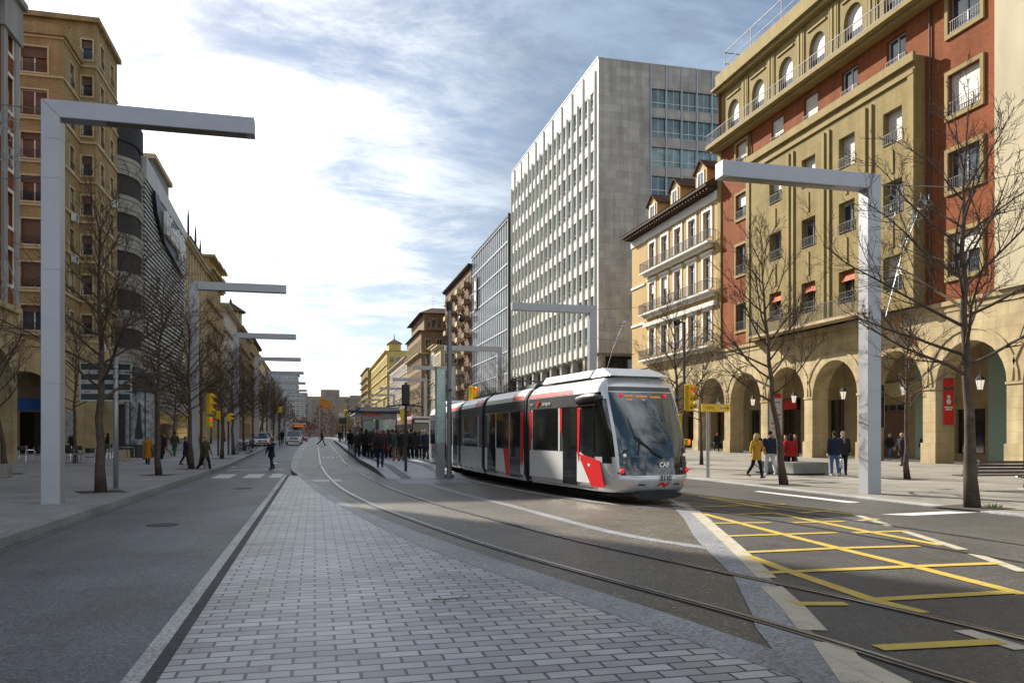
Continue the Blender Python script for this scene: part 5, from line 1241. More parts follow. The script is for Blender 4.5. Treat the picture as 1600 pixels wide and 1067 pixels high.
# side cab window (flat part of the side) and the fairing over it
for s in (1, -1):
    TS = lambda a, z, n: T(a, z, n, s)
    q = MB(); q.tprism(TS, [(1.3, 1.02), (1.55, 1.12), (2.02, 1.3), (2.06, 2.45), (1.95, 2.75), (1.3, 2.75)], .004, .016); q.build('cab_window', 'tram_glass', tram, world=True)
    q = MB(); q.loft([TS(1.0, 2.78, -.06), TS(1.25, 2.80, .0), TS(1.7, 2.79, .05), TS(2.15, 2.74, .05), TS(2.3, 2.66, .0)], [(.05, .05), (.10, .10), (.12, .12), (.11, .10), (.05, .04)], 10, up=(0, 0, 1)); q.build('camera_fairing', 'tram_grey', tram, world=True, smooth=True)
    # lamp cluster
    g = MB(); pts = [(.93, 1.28), (1.08, 1.22), (1.16, .78), (1.0, .72)]
    P0 = [fpt(-s*x, z, .012) for x, z in ((.86, 1.42), (.98, 1.4), (1.12, .80), (.97, .77))]
    P1 = [fpt(-s*x, z, -.05) for x, z in ((.86, 1.42), (.98, 1.4), (1.12, .80), (.97, .77))]
    g.add([tuple(p) for p in P0+P1], [(0, 1, 2, 3), (7, 6, 5, 4), (0, 4, 5, 1), (1, 5, 6, 2), (2, 6, 7, 3), (3, 7, 4, 0)]); hc = g.build('headlight_cluster', 'black_plastic', tram, world=True)
    for x, z, m, r in ((.95, 1.27, 'head_white', .045), (.985, 1.07, 'cast_metal', .045), (1.03, .87, 'tail_red', .07)):
        c = fpt(-s*x, z, .014); q = MB(); q.ell(c, (r, r, r), 10, 6); q.build('headlight', m, hc, world=True, smooth=True)
    c = fpt(-s*.72, .9, .004); q = MB(); q.ell(c, (.045, .045, .045), 8, 6); q.build('fog_light', 'cast_metal', tram, world=True, smooth=True)
    c = fpt(-s*.72, 2.84, .004); q = MB(); q.ell(c, (.06, .06, .06), 8, 6); q.build('roof_lamp', 'tail_red', tram, world=True, smooth=True)
    c = fpt(-s*.9, .54, .0); q = MB(); q.ell(c, (.04, .04, .03), 8, 6); q.build('side_marker', 'led_orange', tram, world=True, smooth=True)
    c = fpt(-s*.55, .52, .0); q = MB(); q.loft([tuple(c-l*.09), tuple(c+l*.09)], [(.03, .02)]*2, 6); q.build('tow_eye', 'underframe', tram, world=True)
def fmat(x, z, e):
    p = fpt(x, z, e); X = -l; Zv = Vector((0, 0, 1)); M = Matrix((X, Zv, f)).transposed().to_4x4(); M.translation = p; return M
kid_text('maker_lettering', 'CAF', .17, 'chrome', tram, fmat(.12, 1.02, .03), thick=.006)
kid_text('fleet_number', '3110', .18, 'black_plastic', tram, fmat(.12, .68, .04), thick=.006)
q = MB()
def fq(pts, e0, e1):
    a = [fpt(x, z, e1) for x, z in pts]; b = [fpt(x, z, e0) for x, z in pts]; n = len(pts)
    q.add([tuple(p) for p in a+b], [tuple(range(n)), tuple(range(2*n-1, n-1, -1))]+[(i, n+i, n+(i+1) % n, (i+1) % n) for i in range(n)])
fq([(-.08, .47), (-.02, .56), (.06, .585), (.12, .54), (.15, .50), (.2, .52), (.3, .58), (.2, .46), (.14, .44), (.08, .51), (.03, .53), (-.03, .49)], .0, .03)
q.build('red_emblem', 'tram_red', tram, world=True)
q = MB()
for x0, x1, z in ((-.62, -.35, 2.8), (-.28, .1, 2.79), (.2, .55, 2.78), (-.6, -.42, 2.70), (-.1, 0, 2.70)): fq([(x0, z), (x1, z), (x1, z+.05), (x0, z+.05)], -.01, .006)
q.build('destination_display', 'led_orange', tram, world=True)
q = MB(); q.loft([tuple(fpt(-.62, 1.28, .03)), tuple(fpt(-.5, 1.72, .04))], [.018, .014], 5); q.loft([tuple(fpt(-.62, 1.75, .04)), tuple(fpt(-.1, 1.3, .045)), tuple(fpt(.12, 1.21, .045))], [.02, .022, .02], 5); q.loft([tuple(fpt(-.62, 1.68, .04)), tuple(fpt(.08, 1.22, .05))], [.014, .014], 5); q.loft([tuple(fpt(-.62, 1.7, .04)), tuple(fpt(-.7, 2.25, .04))], [.016, .01], 5); q.build('wiper', 'black_plastic', tram, world=True)
q = MB(); q.loft([tuple(NOSE-f*.15+Vector((0, 0, .24))), tuple(NOSE-f*1.3+Vector((0, 0, .22)))], [(.13, .8), (.13, 1.1)], 8, up=(0, 0, 1)); q.build('bumper_skirt', 'underframe', tram, world=True)
q = MB(); q.tbox(T, 2.02, 2.06, 1.15, 1.2, .012, .04); q.tbox(T, 1.5, 1.62, .95, 1.02, .012, .03); q.build('side_latch', 'tram_white', tram, world=True)
q = MB()
q.tprism(T, [(.55+.13*math.cos(k*math.pi/9), .72+.13*math.sin(k*math.pi/9)) for k in range(14)]+[(.55+.06*math.cos(k*math.pi/9), .72+.06*math.sin(k*math.pi/9)) for k in range(13, -1, -1)], -.03, .012) if 0 else None
q.tprism(T, [(5.05, 2.68), (4.95, 2.83), (4.85, 2.85), (4.78, 2.80), (4.86, 2.74), (4.92, 2.66)], .0, .015); q.build('red_emblem', 'tram_red', tram, world=True)
def smat(a, z, e):                        # lettering on the near side, reading towards the nose
    p = Vector(T(a, z, e)); M = Matrix((f, Vector((0, 0, 1)), l)).transposed().to_4x4(); M.translation = p; return M
kid_text('side_lettering', 'zaragoza', .17, 'tram_white', tram, smat(4.3, 2.75, .012))
kid_text('side_number', '3110', .1, 'tram_white', tram, smat(5.4, 2.75, .012))
# roof gear
def roofbox(name, mat, i, a0, a1, w, z0, z1, ins=.12, front=0.0):
    f, l, T, L = frames[i]; A = SPAN[i][0]; q = MB()
    base = [(a0, -w), (a1, -w), (a1, w), (a0, w)]; topp = [(a0+front, -w+ins), (a1-.05, -w+ins), (a1-.05, w-ins), (a0+front, w-ins)]
    P = [A-f*a+l*x+Vector((0, 0, z0)) for a, x in base]+[A-f*a+l*x+Vector((0, 0, z1)) for a, x in topp]
    q.add([tuple(p) for p in P], [(0, 3, 2, 1), (4, 5, 6, 7), (0, 1, 5, 4), (1, 2, 6, 5), (2, 3, 7, 6), (3, 0, 4, 7)])
    return q.build(name, mat, tram, world=True, bevel=.03)
roofbox('roof_fairing', 'tram_white', 0, 2.1, 5.2, 1.05, 3.38, 3.60, .16)
roofbox('front_fairing', 'tram_silver', 0, .95, 2.08, 1.0, 3.36, 3.62, .18, .7)
roofbox('roof_box', 'underframe', 1, .6, 2.2, .8, 3.36, 3.52); roofbox('roof_box', 'underframe', 2, .8, 4.0, .8, 3.36, 3.5); roofbox('roof_fairing', 'tram_white', 4, .4, 3.6, 1.05, 3.34, 3.62, .2)
f1, l1_, T1, _ = frames[1]; q = MB(); A = J1
for s in (-1, 1):
    q.loft([tuple(A-f1*2.6+l1_*s*.5+Vector((0, 0, 3.42))), tuple(A-f1*4.2+l1_*s*.35+Vector((0, 0, 3.66))), tuple(A-f1*2.9+l1_*s*.45+Vector((0, 0, 3.74)))], [.025]*3, 5)
q.loft([tuple(A-f1*2.9-l1_*.8+Vector((0, 0, 3.76))), tuple(A-f1*2.9+l1_*.8+Vector((0, 0, 3.76)))], [.03]*2, 5); q.build('pantograph', 'pole_dark', tram, world=True)
# rear cab of the far end
f4, l4_, T4_, L4 = frames[4]; q = MB(); A = J4; n = 6
pr = PROF+[(-x, z) for x, z in PROF[-2::-1]]
rings = []
for k in range(n+1):
    u = k/n; a = L4-1.0+1.0*math.sin(u*math.pi/2); sc = .6+.4*math.cos(u*math.pi/2)
    rings.append([tuple(A-f4*(a-(0.55*u*max(0, z-1.2)/2.2))+l4_*x*sc+Vector((0, 0, .3+(z-.3)*(1-.12*u)))) for x, z in pr])
for r0, r1 in zip(rings[:-1], rings[1:]):
    for j in range(len(pr)-1): q.quad(r0[j], r0[j+1], r1[j+1], r1[j])
q.ngon(rings[-1]); q.build('rear_cab', 'tram_silver', tram, world=True, smooth=True)
tram.scale = (.88, 1.0, .935); tram.location.x -= .29
# ------------------------------------------------------------------ street lamps
def lamp(label, x, y, h, side, group, arm=4.68, first=None):
    if first is not None: return copy_thing(first, label, (x, y, gz(y)))
    t = thing('street_lamp', label, 'street lamp', (x, y, gz(y)), 0, group)
    w = .21
    q = MB()
    q.add([(-w, -w, 0), (w, -w, 0), (w, w, 0), (-w, w, 0), (-w, -w, h-.4) if side > 0 else (-w, -w, h), (w, -w, h) if side < 0 else (w, -w, h-.4), (w, w, h-.4) if side > 0 else (w, w, h), (-w, w, h) if side < 0 else (-w, w, h-.4)], []) if 0 else None
    s = side
    # mitred knee: the post keeps the corner on its outer side
    pts = [(-w*s, 0), (w*s, 0), (w*s, h-.42), (-w*s, h)]
    q.add([(x_, -w, z) for x_, z in pts]+[(x_, w, z) for x_, z in pts], [(0, 1, 2, 3), (7, 6, 5, 4), (0, 4, 5, 1), (1, 5, 6, 2), (2, 6, 7, 3), (3, 7, 4, 0)])
    q.build('post', 'lamp_steel', t, bevel=.012)
    q = MB(); pts = [(-w*s+.004*s, h), (w*s+.004*s, h-.42), (arm*s, h-.42), (arm*s, h)]
    q.add([(x_, -w, z) for x_, z in pts]+[(x_, w, z) for x_, z in pts], [(0, 1, 2, 3), (7, 6, 5, 4), (0, 4, 5, 1), (1, 5, 6, 2), (2, 6, 7, 3), (3, 7, 4, 0)])
    a = q.build('arm', 'lamp_steel', t, bevel=.012)
    q = MB(); q.box(min(1.2*s, (arm-.2)*s), max(1.2*s, (arm-.2)*s), -.13, .13, h-.43, h-.421); q.build('light_panel', 'lens_dark', a)
    q = MB()
    for z in (2.9, h-4.1, h-1.9, h-.95): q.box(-w-.003, w+.003, -w-.003, w+.003, z, z+.02)
    q.build('seam', 'lamp_seam', t)
    q = MB(); q.box(-w*1.25, w*1.25, -w*1.25, w*1.25, 0, .02); q.build('base_plate', 'lamp_seam', t)
    return t
ll = ['nearest tall grey angled lamp on the left pavement in front of the tan brick flats', 'second grey angled lamp on the left pavement, beside the yellow traffic light', 'third grey angled lamp on the left, its base beside parked bicycles', 'fourth grey angled lamp on the left, its arm level with the brown turret', 'fifth grey angled lamp along the left kerb behind the crossing pedestrian', 'sixth grey angled lamp along the left kerb near the silver car', 'seventh grey angled lamp far along the left kerb', 'eighth grey angled lamp far along the left kerb', 'farthest grey angled lamp along the left kerb']
L0 = None
for k in range(9):
    o = lamp(ll[k], -6.18, 21.55+23.3*k, 9.75, 1, 'angled lamps along the left pavement', first=L0); L0 = L0 or o
rl = ['nearest tall pale angled lamp at the right kerb in front of the arcade', 'second pale angled lamp on the right, rising behind the tram roof', 'third pale angled lamp on the right, against the dark glass offices', 'fourth pale angled lamp on the right, its arm crossing the grey camera pole', 'fifth pale angled lamp on the right, just right of the black signal head', 'sixth pale angled lamp on the right, above the tram shelter', 'seventh pale angled lamp far along the right side', 'eighth pale angled lamp far along the right side', 'farthest pale angled lamp along the right side']
R0 = None
for k in range(9):
    o = lamp(rl[k], 15.2, 19.5+23.3*k, 8.98, -1, 'angled lamps along the right pavement', arm=4.68, first=R0); R0 = R0 or o
# ------------------------------------------------------------------ Christmas wire stars strung from the lamps
def star(q, c, r, ax, n=6, wr=.014):
    ux, uz = Vector(ax), Vector((0, 0, 1))
    for k in range(n):
        a = 2*math.pi*k/n; d = ux*math.cos(a)+uz*math.sin(a); e = ux*math.cos(a+.5)+uz*math.sin(a+.5); g = ux*math.cos(a-.5)+uz*math.sin(a-.5)
        C = Vector(c); q.loft([tuple(C+d*r*.1), tuple(C+e*r*.55), tuple(C+d*r), tuple(C+g*r*.55), tuple(C+d*r*.1)], [wr]*5, 4)
def garland(label, x, y, z0, side, big=1.0):
    t = thing('light_garland', label, 'light garland', (x, y, z0))
    q = MB(); q.loft([(0, 0, 0), (side*3.2, .6, .35), (side*7, 1.2, 1.4)], [.014]*3, 4); q.loft([(0, 0, -1.6), (side*3, .6, -1.9)], [.012]*2, 4); q.build('wire', 'pole_grey', t)
    q = MB()
    for cx, cz, r in ((1.0, -.35, .48), (1.7, -.95, .42), (.75, -1.15, .38), (1.35, -1.75, .36), (2.2, -.4, .36)): star(q, (side*cx*big, .2, cz*big), r*big, (1, 0, 0))
    q.build('wire_star', 'lamp_steel', t)
    q = MB()
    for dx in ((0, .55) if side < 0 else (0,)):
        q.loft([(side*(2.0+dx)*big, .2, -.6*big), (side*(1.2+.5*dx)*big, .2, -2.4*big), (side*(.55+.2*dx)*big, .2, -4.6*big)], [.014, .014, .014], 5)
    q.build('light_rope', 'pole_grey', t)
garland('unlit wire star garland hanging left of the nearest left lamp', -6.4, 21.55, 9.55, -1)
garland('unlit wire star garland hanging right of the nearest right lamp', 15.45, 19.5, 8.75, 1, .8)
garland('unlit wire star garland beside the second right lamp against the tower', 15.45, 42.8, 8.8, 1, .9)
garland('unlit wire star garland beside the fourth right lamp above the tram', 15.45, 89.4, 9.2, 1, .9)
garland('unlit wire star garland right of the black signal head', 15.45, 112.7, 9.6, 1, .9)
# ------------------------------------------------------------------ bare plane trees
def make_tree(seed, H=9.0, first=2.7, spread=3.4, r0=.19, lean=0.0, n1=24, leaves=0):
    rd = random.Random(seed)
    tr = MB(); cr = MB(); lf = MB()
    def jit(p, s): return Vector((p.x+rd.uniform(-s, s), p.y+rd.uniform(-s, s), p.z+rd.uniform(-s*.4, s*.4)))
    pts = []; n = 12
    for i in range(n+1):
        u = i/n; z = H*.93*u
        pts.append(jit(Vector((lean*u*1.2*(1-u*.5)*2, .3*math.sin(u*2+seed)*u, z)), .045 if 0 < i < n else 0))
    rad = [r0*(1.28 if i == 0 else (1.0 if i == 1 else max(.02, (1-u_)**.85*.95))) for i, u_ in enumerate([k/n for k in range(n+1)])]
    tr.loft([tuple(p) for p in pts], rad, 9)
    def trunk(z):
        i = min(n-1, int(z/(H*.93)*n)); t = z/(H*.93)*n-i
        return pts[i].lerp(pts[i+1], t), rad[i]+(rad[i+1]-rad[i])*t
    def branch(p, d, L, r, lvl):
        m = 5 if lvl < 2 else (3 if lvl == 2 else 2)
        P = [p]; dd = d.copy()
        for i in range(m):
            dd = (dd+Vector((rd.uniform(-.15, .15), rd.uniform(-.15, .15), rd.uniform(-.06, .16 if lvl < 3 else .1)))).normalized()
            P.append(P[-1]+dd*L/m)
        rr = [max(.0038, r*(1-.8*i/m)) for i in range(m+1)]
        cr.loft([tuple(q) for q in P], rr, 6 if lvl == 1 else (4 if lvl == 2 else 3), cap=False)
        if lvl >= 4: return
        k = {1: max(5, int(L*3.6)), 2: max(4, int(L*4.8)), 3: 3}[lvl]
        for j in range(k):
            u = (.22 if lvl == 1 else .15)+(.98-.2)*(j+rd.random()*.8)/k; u = min(.99, u)
            x = u*m; i = min(m-1, int(x)); q = P[i].lerp(P[i+1], x-i); ax = (P[i+1]-P[i]).normalized()
            side = ax.cross(Vector((rd.uniform(-1, 1), rd.uniform(-1, 1), rd.uniform(-.6, 1)))).normalized()
            nd = (ax*rd.uniform(.7, 1.05)+side*rd.uniform(.4, .75)+Vector((0, 0, .1))).normalized()
            ln = {1: L*rd.uniform(.26, .48)*(1.15-u*.5), 2: L*rd.uniform(.3, .5), 3: L*rd.uniform(.35, .55)}[lvl]
            branch(q, nd, ln, max(.006, rr[i]*.52), lvl+1)
            if leaves and lvl >= 2 and rd.random() < leaves and q.z < first+2.2:
                for _ in range(6):
                    c = q+Vector((rd.uniform(-.12, .12), rd.uniform(-.12, .12), rd.uniform(-.12, .1))); a = Vector((rd.uniform(-1, 1), rd.uniform(-1, 1), rd.uniform(-1, 1))).normalized()*.05; b_ = a.orthogonal().normalized()*.04
                    lf.add([tuple(c-a), tuple(c+b_), tuple(c+a), tuple(c-b_)], [(0, 1, 2, 3)])
    for k in range(n1):
        u = (k+rd.random()*.6)/n1
        z = first+(H*.9-first)*u; p, r = trunk(z)
        a = k*2.4+rd.uniform(-.4, .4); el = .35+.75*u+rd.uniform(-.15, .15)
        L = spread*(1.0-.62*u)*rd.uniform(.75, 1.15)*(1.0 if u > .08 else .8)
        branch(p, Vector((math.cos(a)*math.cos(el), math.sin(a)*math.cos(el), math.sin(el))), L, r*.36+.012, 1)
    return tr, cr, lf
TREES = []
for sd, kw in ((1, dict(H=9.3, n1=27, r0=.14, spread=3.7)), (2, dict(H=8.8, first=3.0, n1=23, spread=3.3, r0=.12)), (3, dict(H=8.4, first=2.6, n1=24, spread=3.3, lean=.5, r0=.12)), (4, dict(H=9.4, first=2.9, n1=25, spread=3.9, r0=.145, lean=.03, leaves=.02))):
    tr, cr, lf = make_tree(sd, **kw); TREES.append((tr, cr, lf))
TP = []
def tree(kind, label, x, y, rot, s=1.0, group=None, pit=True):
    z = gz(y)+(.03 if x > 14 else 0)
    if kind >= len(TP) or TP[kind] is None:
        while len(TP) <= kind: TP.append(None)
        t = thing('plane_tree', label, 'tree', (x, y, z), rot, group); tr, cr, lf = TREES[kind]
        tr.build('trunk', 'bark', t, smooth=True); cr.build('crown', 'twig', t)
        if lf.v: lf.build('dry_leaves', 'dry_leaf', t)
        q = MB(); q.box(-.62, .62, -.62, .62, .003, .008); q.build('tree_pit', 'tree_pit', t)
        TP[kind] = t; t.scale = (s,)*3
    else:
        t = copy_thing(TP[kind], label, (x, y, z), rot, s)
        if group: t['group'] = group
    return t
G1, G2 = 'bare trees along the left pavement', 'bare trees along the right pavement'
tree(0, 'bare tree with thick dark trunk in front of the direction signs', -6.15, 25.9, .4, 1.0, G1)
tree(1, 'bare tree right of the direction signs beside the woman in ochre', -6.4, 36.4, 1.3, 1.0, G1)
tree(0, 'bare tree just left of the second left lamp post', -6.05, 43.0, 2.2, .92, G1)
tree(2, 'bare leaning tree standing left of the nearest left lamp post', -13.0, 39.0, 3.6, 1.0, G1)
tree(1, 'bare tree in the cafe terrace between lamp post and signs', -14.0, 53.0, 3.0, 1.0, G1)
tree(1, 'slim bare tree behind the man in the yellow hat', -6.3, 48.5, 4.0, .95, G1)
tree(2, 'bare tree beside the far pedestrian signals on the left', -6.2, 58.0, 5.0, 1.05, G1)
tree(0, 'bare tree directly left of the third left lamp post', -6.2, 66.0, .9, .9, G1)
tree(3, 'bare spreading tree right of the nearest right lamp, with pale trunk and few brown leaves', 14.45, 15.1, 3.4, 1.0, G2)
tree(2, 'bare slanting tree in front of the arches near the concrete block', 15.1, 23.6, 2.9, 1.05, G2)
tree(1, 'slim bare tree between the right lamp post and the pale trunk', 21.5, 25.5, .2, .84, G2)
tree(1, 'bare tree behind the yellow direction sign on the right', 21.3, 41.5, 2.0, .8, G2)
tree(2, 'bare tree beside the dark camera pole behind the tram front', 17.3, 36.2, 4.4, 1.0, G2)
tree(3, 'bare tree behind the tram roof below the tower', 20.5, 58, 1.0, .85, G2)
tree(0, 'bare tree behind the tram in front of the silver fins', 15.4, 66, 2.0, .9, G2)
rd = random.Random(9); n = 0
wh = ['dark bare tree in the left row beyond the bicycles', 'bare tree in the left row behind the parked white car', 'bare tree in the left row near the shelter poster', 'tall bare tree in the distant left row', 'bare tree merging into the distant left row']
for k, y in enumerate((76, 84, 93, 102, 110, 119, 128, 138, 150, 163)): tree(k % 3, 'distant bare tree in the left row, %s from the bicycle stands' % ENGR[k+1] if k else 'first bare tree beyond the bicycle stands in the left row', -6.2+rd.uniform(-.2, .2), y, rd.uniform(0, 6), rd.uniform(.9, 1.05), G1)
for k, y in enumerate((66, 79, 92, 106, 122, 140)): tree((k+1) % 3, 'distant bare tree by the left facades, %s beyond the poster column' % ENGR[k+1] if k else 'bare tree close to the facade beyond the poster column', -12.6, y, rd.uniform(0, 6), rd.uniform(.9, 1.05), G1)
for k, y in enumerate((82, 98, 114, 132, 152)): tree(k % 3, 'distant bare tree in the right row, %s beyond the tram' % ENGR[k+1] if k else 'first bare tree beyond the tram on the right', 15.4, y, rd.uniform(0, 6), rd.uniform(.85, 1.0), G2)
def bush_wall():
    q = MB(); rd = random.Random(4)
    for i in range(2600):
        x = rd.uniform(-30, 55); y = rd.uniform(330, 380); h = 9+3*math.sin(x*.4)+2*math.sin(x*1.1); z = 2+rd.random()**.7*h
        a = Vector((rd.uniform(-1, 1), rd.uniform(-.3, .3), rd.uniform(-1, 1))).normalized()*.7; b_ = Vector((-a.z, 0, a.x))*rd.uniform(.15, .4); c = Vector((x, y, z))
        q.add([tuple(c-a), tuple(c+b_), tuple(c+a), tuple(c-b_)], [(0, 1, 2, 3)], 1 if (10 < x < 24 and rd.random() < .6) else 0)
    for x in range(-30, 56, 4): q.cyl(x+rd.uniform(-1, 1), 345+rd.uniform(-10, 20), 1, 10, .25, .1, 5, 0)
    return q
q = bush_wall(); plain('far_twig', (.14, .085, .07), .9, amt=.3, scale=.3); plain('far_green', (.13, .12, .03), .9, amt=.3, scale=.3)
struct(q.build('far_trees', ['far_twig', 'far_green']), 'stuff')
# ------------------------------------------------------------------ people
def remesh(o, v):
    m = o.modifiers.new('Remesh', 'REMESH'); m.mode = 'VOXEL'; m.voxel_size = v; m.use_smooth_shade = True
    return o
def person(label, x, y, z, rot, h=1.72, stride=20, arms=(12, -12), elbow=(15, 15), abd=(8, 8), coat='navy', legs='black', hair='brownhair', hairlen='short', shoes='black', hem=.47, bag=None, hat=None, scarf=None, fine=False, lean=0, group=None, head=0, build=1.0, pack=None, collar=False, knee=None, hands_face=False):
    """facing local -y; rot turns it about z (degrees). stride: leg swing, arms: swing of (left, right)"""
    t = thing('person', label, 'person', (x, y, z), R(rot), group)
    k = h/1.72; B = build
    V = lambda a, b, c: Vector((a*k, b*k, c*k))
    def swing(p, ang, L): return p+Vector((0, -math.sin(R(ang))*L*k, -math.cos(R(ang))*L*k))
    hipz = .90; sh = 1.40
    legsP = []
    for s, sg in ((1, 1), (-1, -1)):
        a = stride*sg; hp = V(.09*s*B, 0, hipz)
        kb = (max(0, -a)*1.0+6) if knee is None else knee[0 if s > 0 else 1]
        kn = swing(hp, a, .42); an = swing(kn, a-kb, .41); toe_dir = R(min(35, max(-50, (a-kb)*.8)))
        toe = an+V(0, -.19*math.cos(toe_dir), -.05+.19*math.sin(toe_dir)*.6)
        heel = an+V(0, .05, -.06)
        legsP.append((hp, kn, an, toe, heel))
    low = min(min(p[3].z, p[4].z) for p in legsP)-.02*k
    dz = -low
    for i in range(2): legsP[i] = tuple(p+Vector((0, 0, dz)) for p in legsP[i])
    up = Vector((0, 0, dz)); ly = -math.sin(R(lean))
    pelvis = V(0, 0, .93)+up; chest = V(0, ly*.35, 1.28)+up; neck = V(0, ly*.5, 1.46)+up; hd = V(0, ly*.58-.015, 1.605)+up
    armsP = []
    for i, s in enumerate((1, -1)):
        s0 = V(.185*s*B, ly*.45, sh)+up
        a = arms[i]; ab = R(abd[i])
        d1 = Vector((s*math.sin(ab), -math.sin(R(a))*math.cos(ab), -math.cos(R(a))*math.cos(ab))); e = s0+d1*.29*k
        a2 = a+elbow[i]; d2 = Vector((s*math.sin(ab)*.7, -math.sin(R(a2))*math.cos(ab), -math.cos(R(a2))*math.cos(ab))); wv = e+d2*.25*k
        if hands_face and i == 0: d2 = Vector((-.35*s, -.45, .82)).normalized(); wv = e+d2*.25*k
        armsP.append((s0, e, wv, d2))
    # body: one remeshed surface (head, neck, trunk, limbs, hands)
    q = MB()
    hr = Matrix.Rotation(R(head), 3, 'Z')
    def hp_(a, b, c): return hd+hr @ V(a, b, c)
    q.ell(hp_(0, .01, .02), (.078*k, .098*k, .108*k), 14, 10, rot=hr); q.ell(hp_(0, -.02, -.055), (.058*k, .070*k, .07*k), 12, 8, rot=hr)
    q.loft([hp_(0, -.085, .03), hp_(0, -.112, -.018), hp_(0, -.09, -.03)], [.010*k, .016*k, .012*k], 6)
    for s in (1, -1): q.ell(hp_(.08*s, .015, 0), (.014*k, .022*k, .034*k), 8, 6, rot=hr); q.ell(hp_(.03*s, -.084, .028), (.018*k, .01*k, .008*k), 6, 4)
    q.ell(hp_(0, -.088, -.062), (.026*k, .012*k, .010*k), 8, 4)
    q.loft([neck-Vector((0, 0, .05*k)), hd-Vector((0, 0, .06*k))], [.058*k, .052*k], 10)
    q.loft([pelvis-V(0, 0, .08), pelvis+V(0, 0, .1), chest, neck-V(0, 0, .05)], [(.14*k*B, .10*k), (.13*k*B, .095*k), (.155*k*B, .11*k), (.09*k*B, .07*k)], 12, up=(1, 0, 0))
    for hp0, kn, an, toe, heel in legsP: q.loft([hp0, kn, an-Vector((0, 0, .02*k))], [.08*k, .052*k, .036*k], 8)
    for (s0, e, wv, d2), s in zip(armsP, (1, -1)):
        q.loft([s0, e, wv], [.047*k, .038*k, .027*k], 8)
        side = Vector((0, -1, 0)); side = (side-d2*side.dot(d2)).normalized() if abs(d2.y) < .95 else Vector((0, 0, 1)); inn = d2.cross(side).normalized()
        pm = wv+d2*.05*k
        q.loft([wv-d2*.01*k, pm, wv+d2*.095*k], [(.022*k, .024*k), (.018*k, .040*k), (.015*k, .042*k)], 8, up=inn)
        for j, (off, ln) in enumerate(((-.031, .068), (-.0105, .078), (.0105, .072), (.031, .056))):
            b0 = wv+d2*.085*k-side*off*k; q.loft([b0, b0+d2*ln*.5*k+inn*.006*k*s, b0+d2*ln*.92*k+inn*.022*k*s], [.0105*k, .0098*k, .0085*k], 6)
        b0 = wv+d2*.03*k+side*.03*k; q.loft([b0, b0+(d2*.5+side*.7)*.035*k, b0+(d2*.95+side*.6)*.06*k], [.0125*k, .0115*k, .009*k], 6)
    bd = q.build('body', 'skin', t); remesh(bd, (.011 if fine else .016)*k)
    q = MB()
    for s in (1, -1): q.ell(hp_(.031*s, -.0875, .019), (.012*k, .007*k, .007*k), 8, 5, rot=hr)
    q.ell(hp_(0, -.097, -.064), (.022*k, .005*k, .0035*k), 8, 4, rot=hr); q.build('face_detail', 'eye_dark', t)
    # trousers
    q = MB()
    for hp0, kn, an, toe, heel in legsP: q.loft([hp0+V(0, .0, .03), hp0.lerp(kn, .4), kn, kn.lerp(an, .4), an+Vector((0, 0, .01*k))], [(.098*k*B), .088*k*B, .068*k, .066*k, .056*k], 10)
    q.loft([pelvis-V(0, 0, .1), pelvis+V(0, 0, .12)], [(.155*k*B, .115*k), (.15*k*B, .11*k)], 12, up=(1, 0, 0))
    remesh(q.build('trousers', 'cloth_'+legs, t), .018*k)
    # coat
    q = MB(); hz = hem-.90+dz/k; hc = V(0, .0, 0)
    hemz = hem
    q.loft([V(0, .01, hemz)+up, V(0, .005, (hemz+.95)/2)+up, V(0, 0, .98)+up, chest+V(0, 0, -.05), chest+V(0, .005, .08), neck+V(0, .012, -.03), neck+V(0, .012, .025)], [(.205*k*B+.02, .15*k+.02), (.19*k*B+.012, .145*k+.01), (.172*k*B, .132*k), (.195*k*B, .142*k), (.20*k*B, .125*k), (.095*k*B, .085*k), (.072*k, .07*k)], 14, up=(1, 0, 0))
    for s0, e, wv, d2 in armsP: q.loft([s0-Vector(((s0.x)*.25, 0, -.0)), s0, s0.lerp(e, .5), e, e.lerp(wv, .5), wv-d2*.005], [.072*k, .076*k, .066*k, .058*k, .053*k, .047*k], 10)
    if collar: q.loft([neck+V(0, .02, -.03), neck+V(0, .025, .05)], [(.095*k, .09*k), (.085*k, .085*k)], 10, up=(1, 0, 0))
    remesh(q.build('coat', 'cloth_'+coat, t), .02*k)
    # shoes
    for hp0, kn, an, toe, heel in legsP:
        q = MB(); q.loft([heel+V(0, .015, 0), heel.lerp(toe, .35)+V(0, 0, .012), heel.lerp(toe, .75), toe], [(.042*k, .046*k), (.046*k, .05*k), (.05*k, .036*k), (.034*k, .022*k)], 8, up=(1, 0, 0)); q.loft([heel.lerp(toe, .15), an+V(0, 0, .05)], [.046*k, .044*k], 8)
        remesh(q.build('shoe', 'cloth_'+shoes, t), .016*k)
    # hair, hat, scarf, bags
    if hat:
        q = MB(); q.ell(hp_(0, .012, .05), (.094*k, .112*k, .098*k), 12, 8, rot=hr); q.ell(hp_(0, .05, -.02), (.09*k, .08*k, .09*k), 12, 8, rot=hr) if hairlen == 'hood' else None
        q.build('hat', 'cloth_'+hat, t, smooth=True)
    else:
        q = MB(); q.ell(hp_(0, .024, .042), (.091*k, .102*k, .094*k), 12, 9, rot=hr); q.ell(hp_(0, .055, -.01), (.083*k, .065*k, .085*k), 12, 8, rot=hr)
        if hairlen == 'long':
            q.loft([hp_(0, .05, .03), hp_(0, .075, -.1), hp_(0, .085, -.24)], [(.09*k, .07*k), (.1*k, .06*k), (.085*k, .035*k)], 10, up=(1, 0, 0))
            for s in (1, -1): q.loft([hp_(.075*s, .0, .03), hp_(.085*s, .01, -.08), hp_(.08*s, .02, -.17)], [.03*k, .032*k, .018*k], 7)
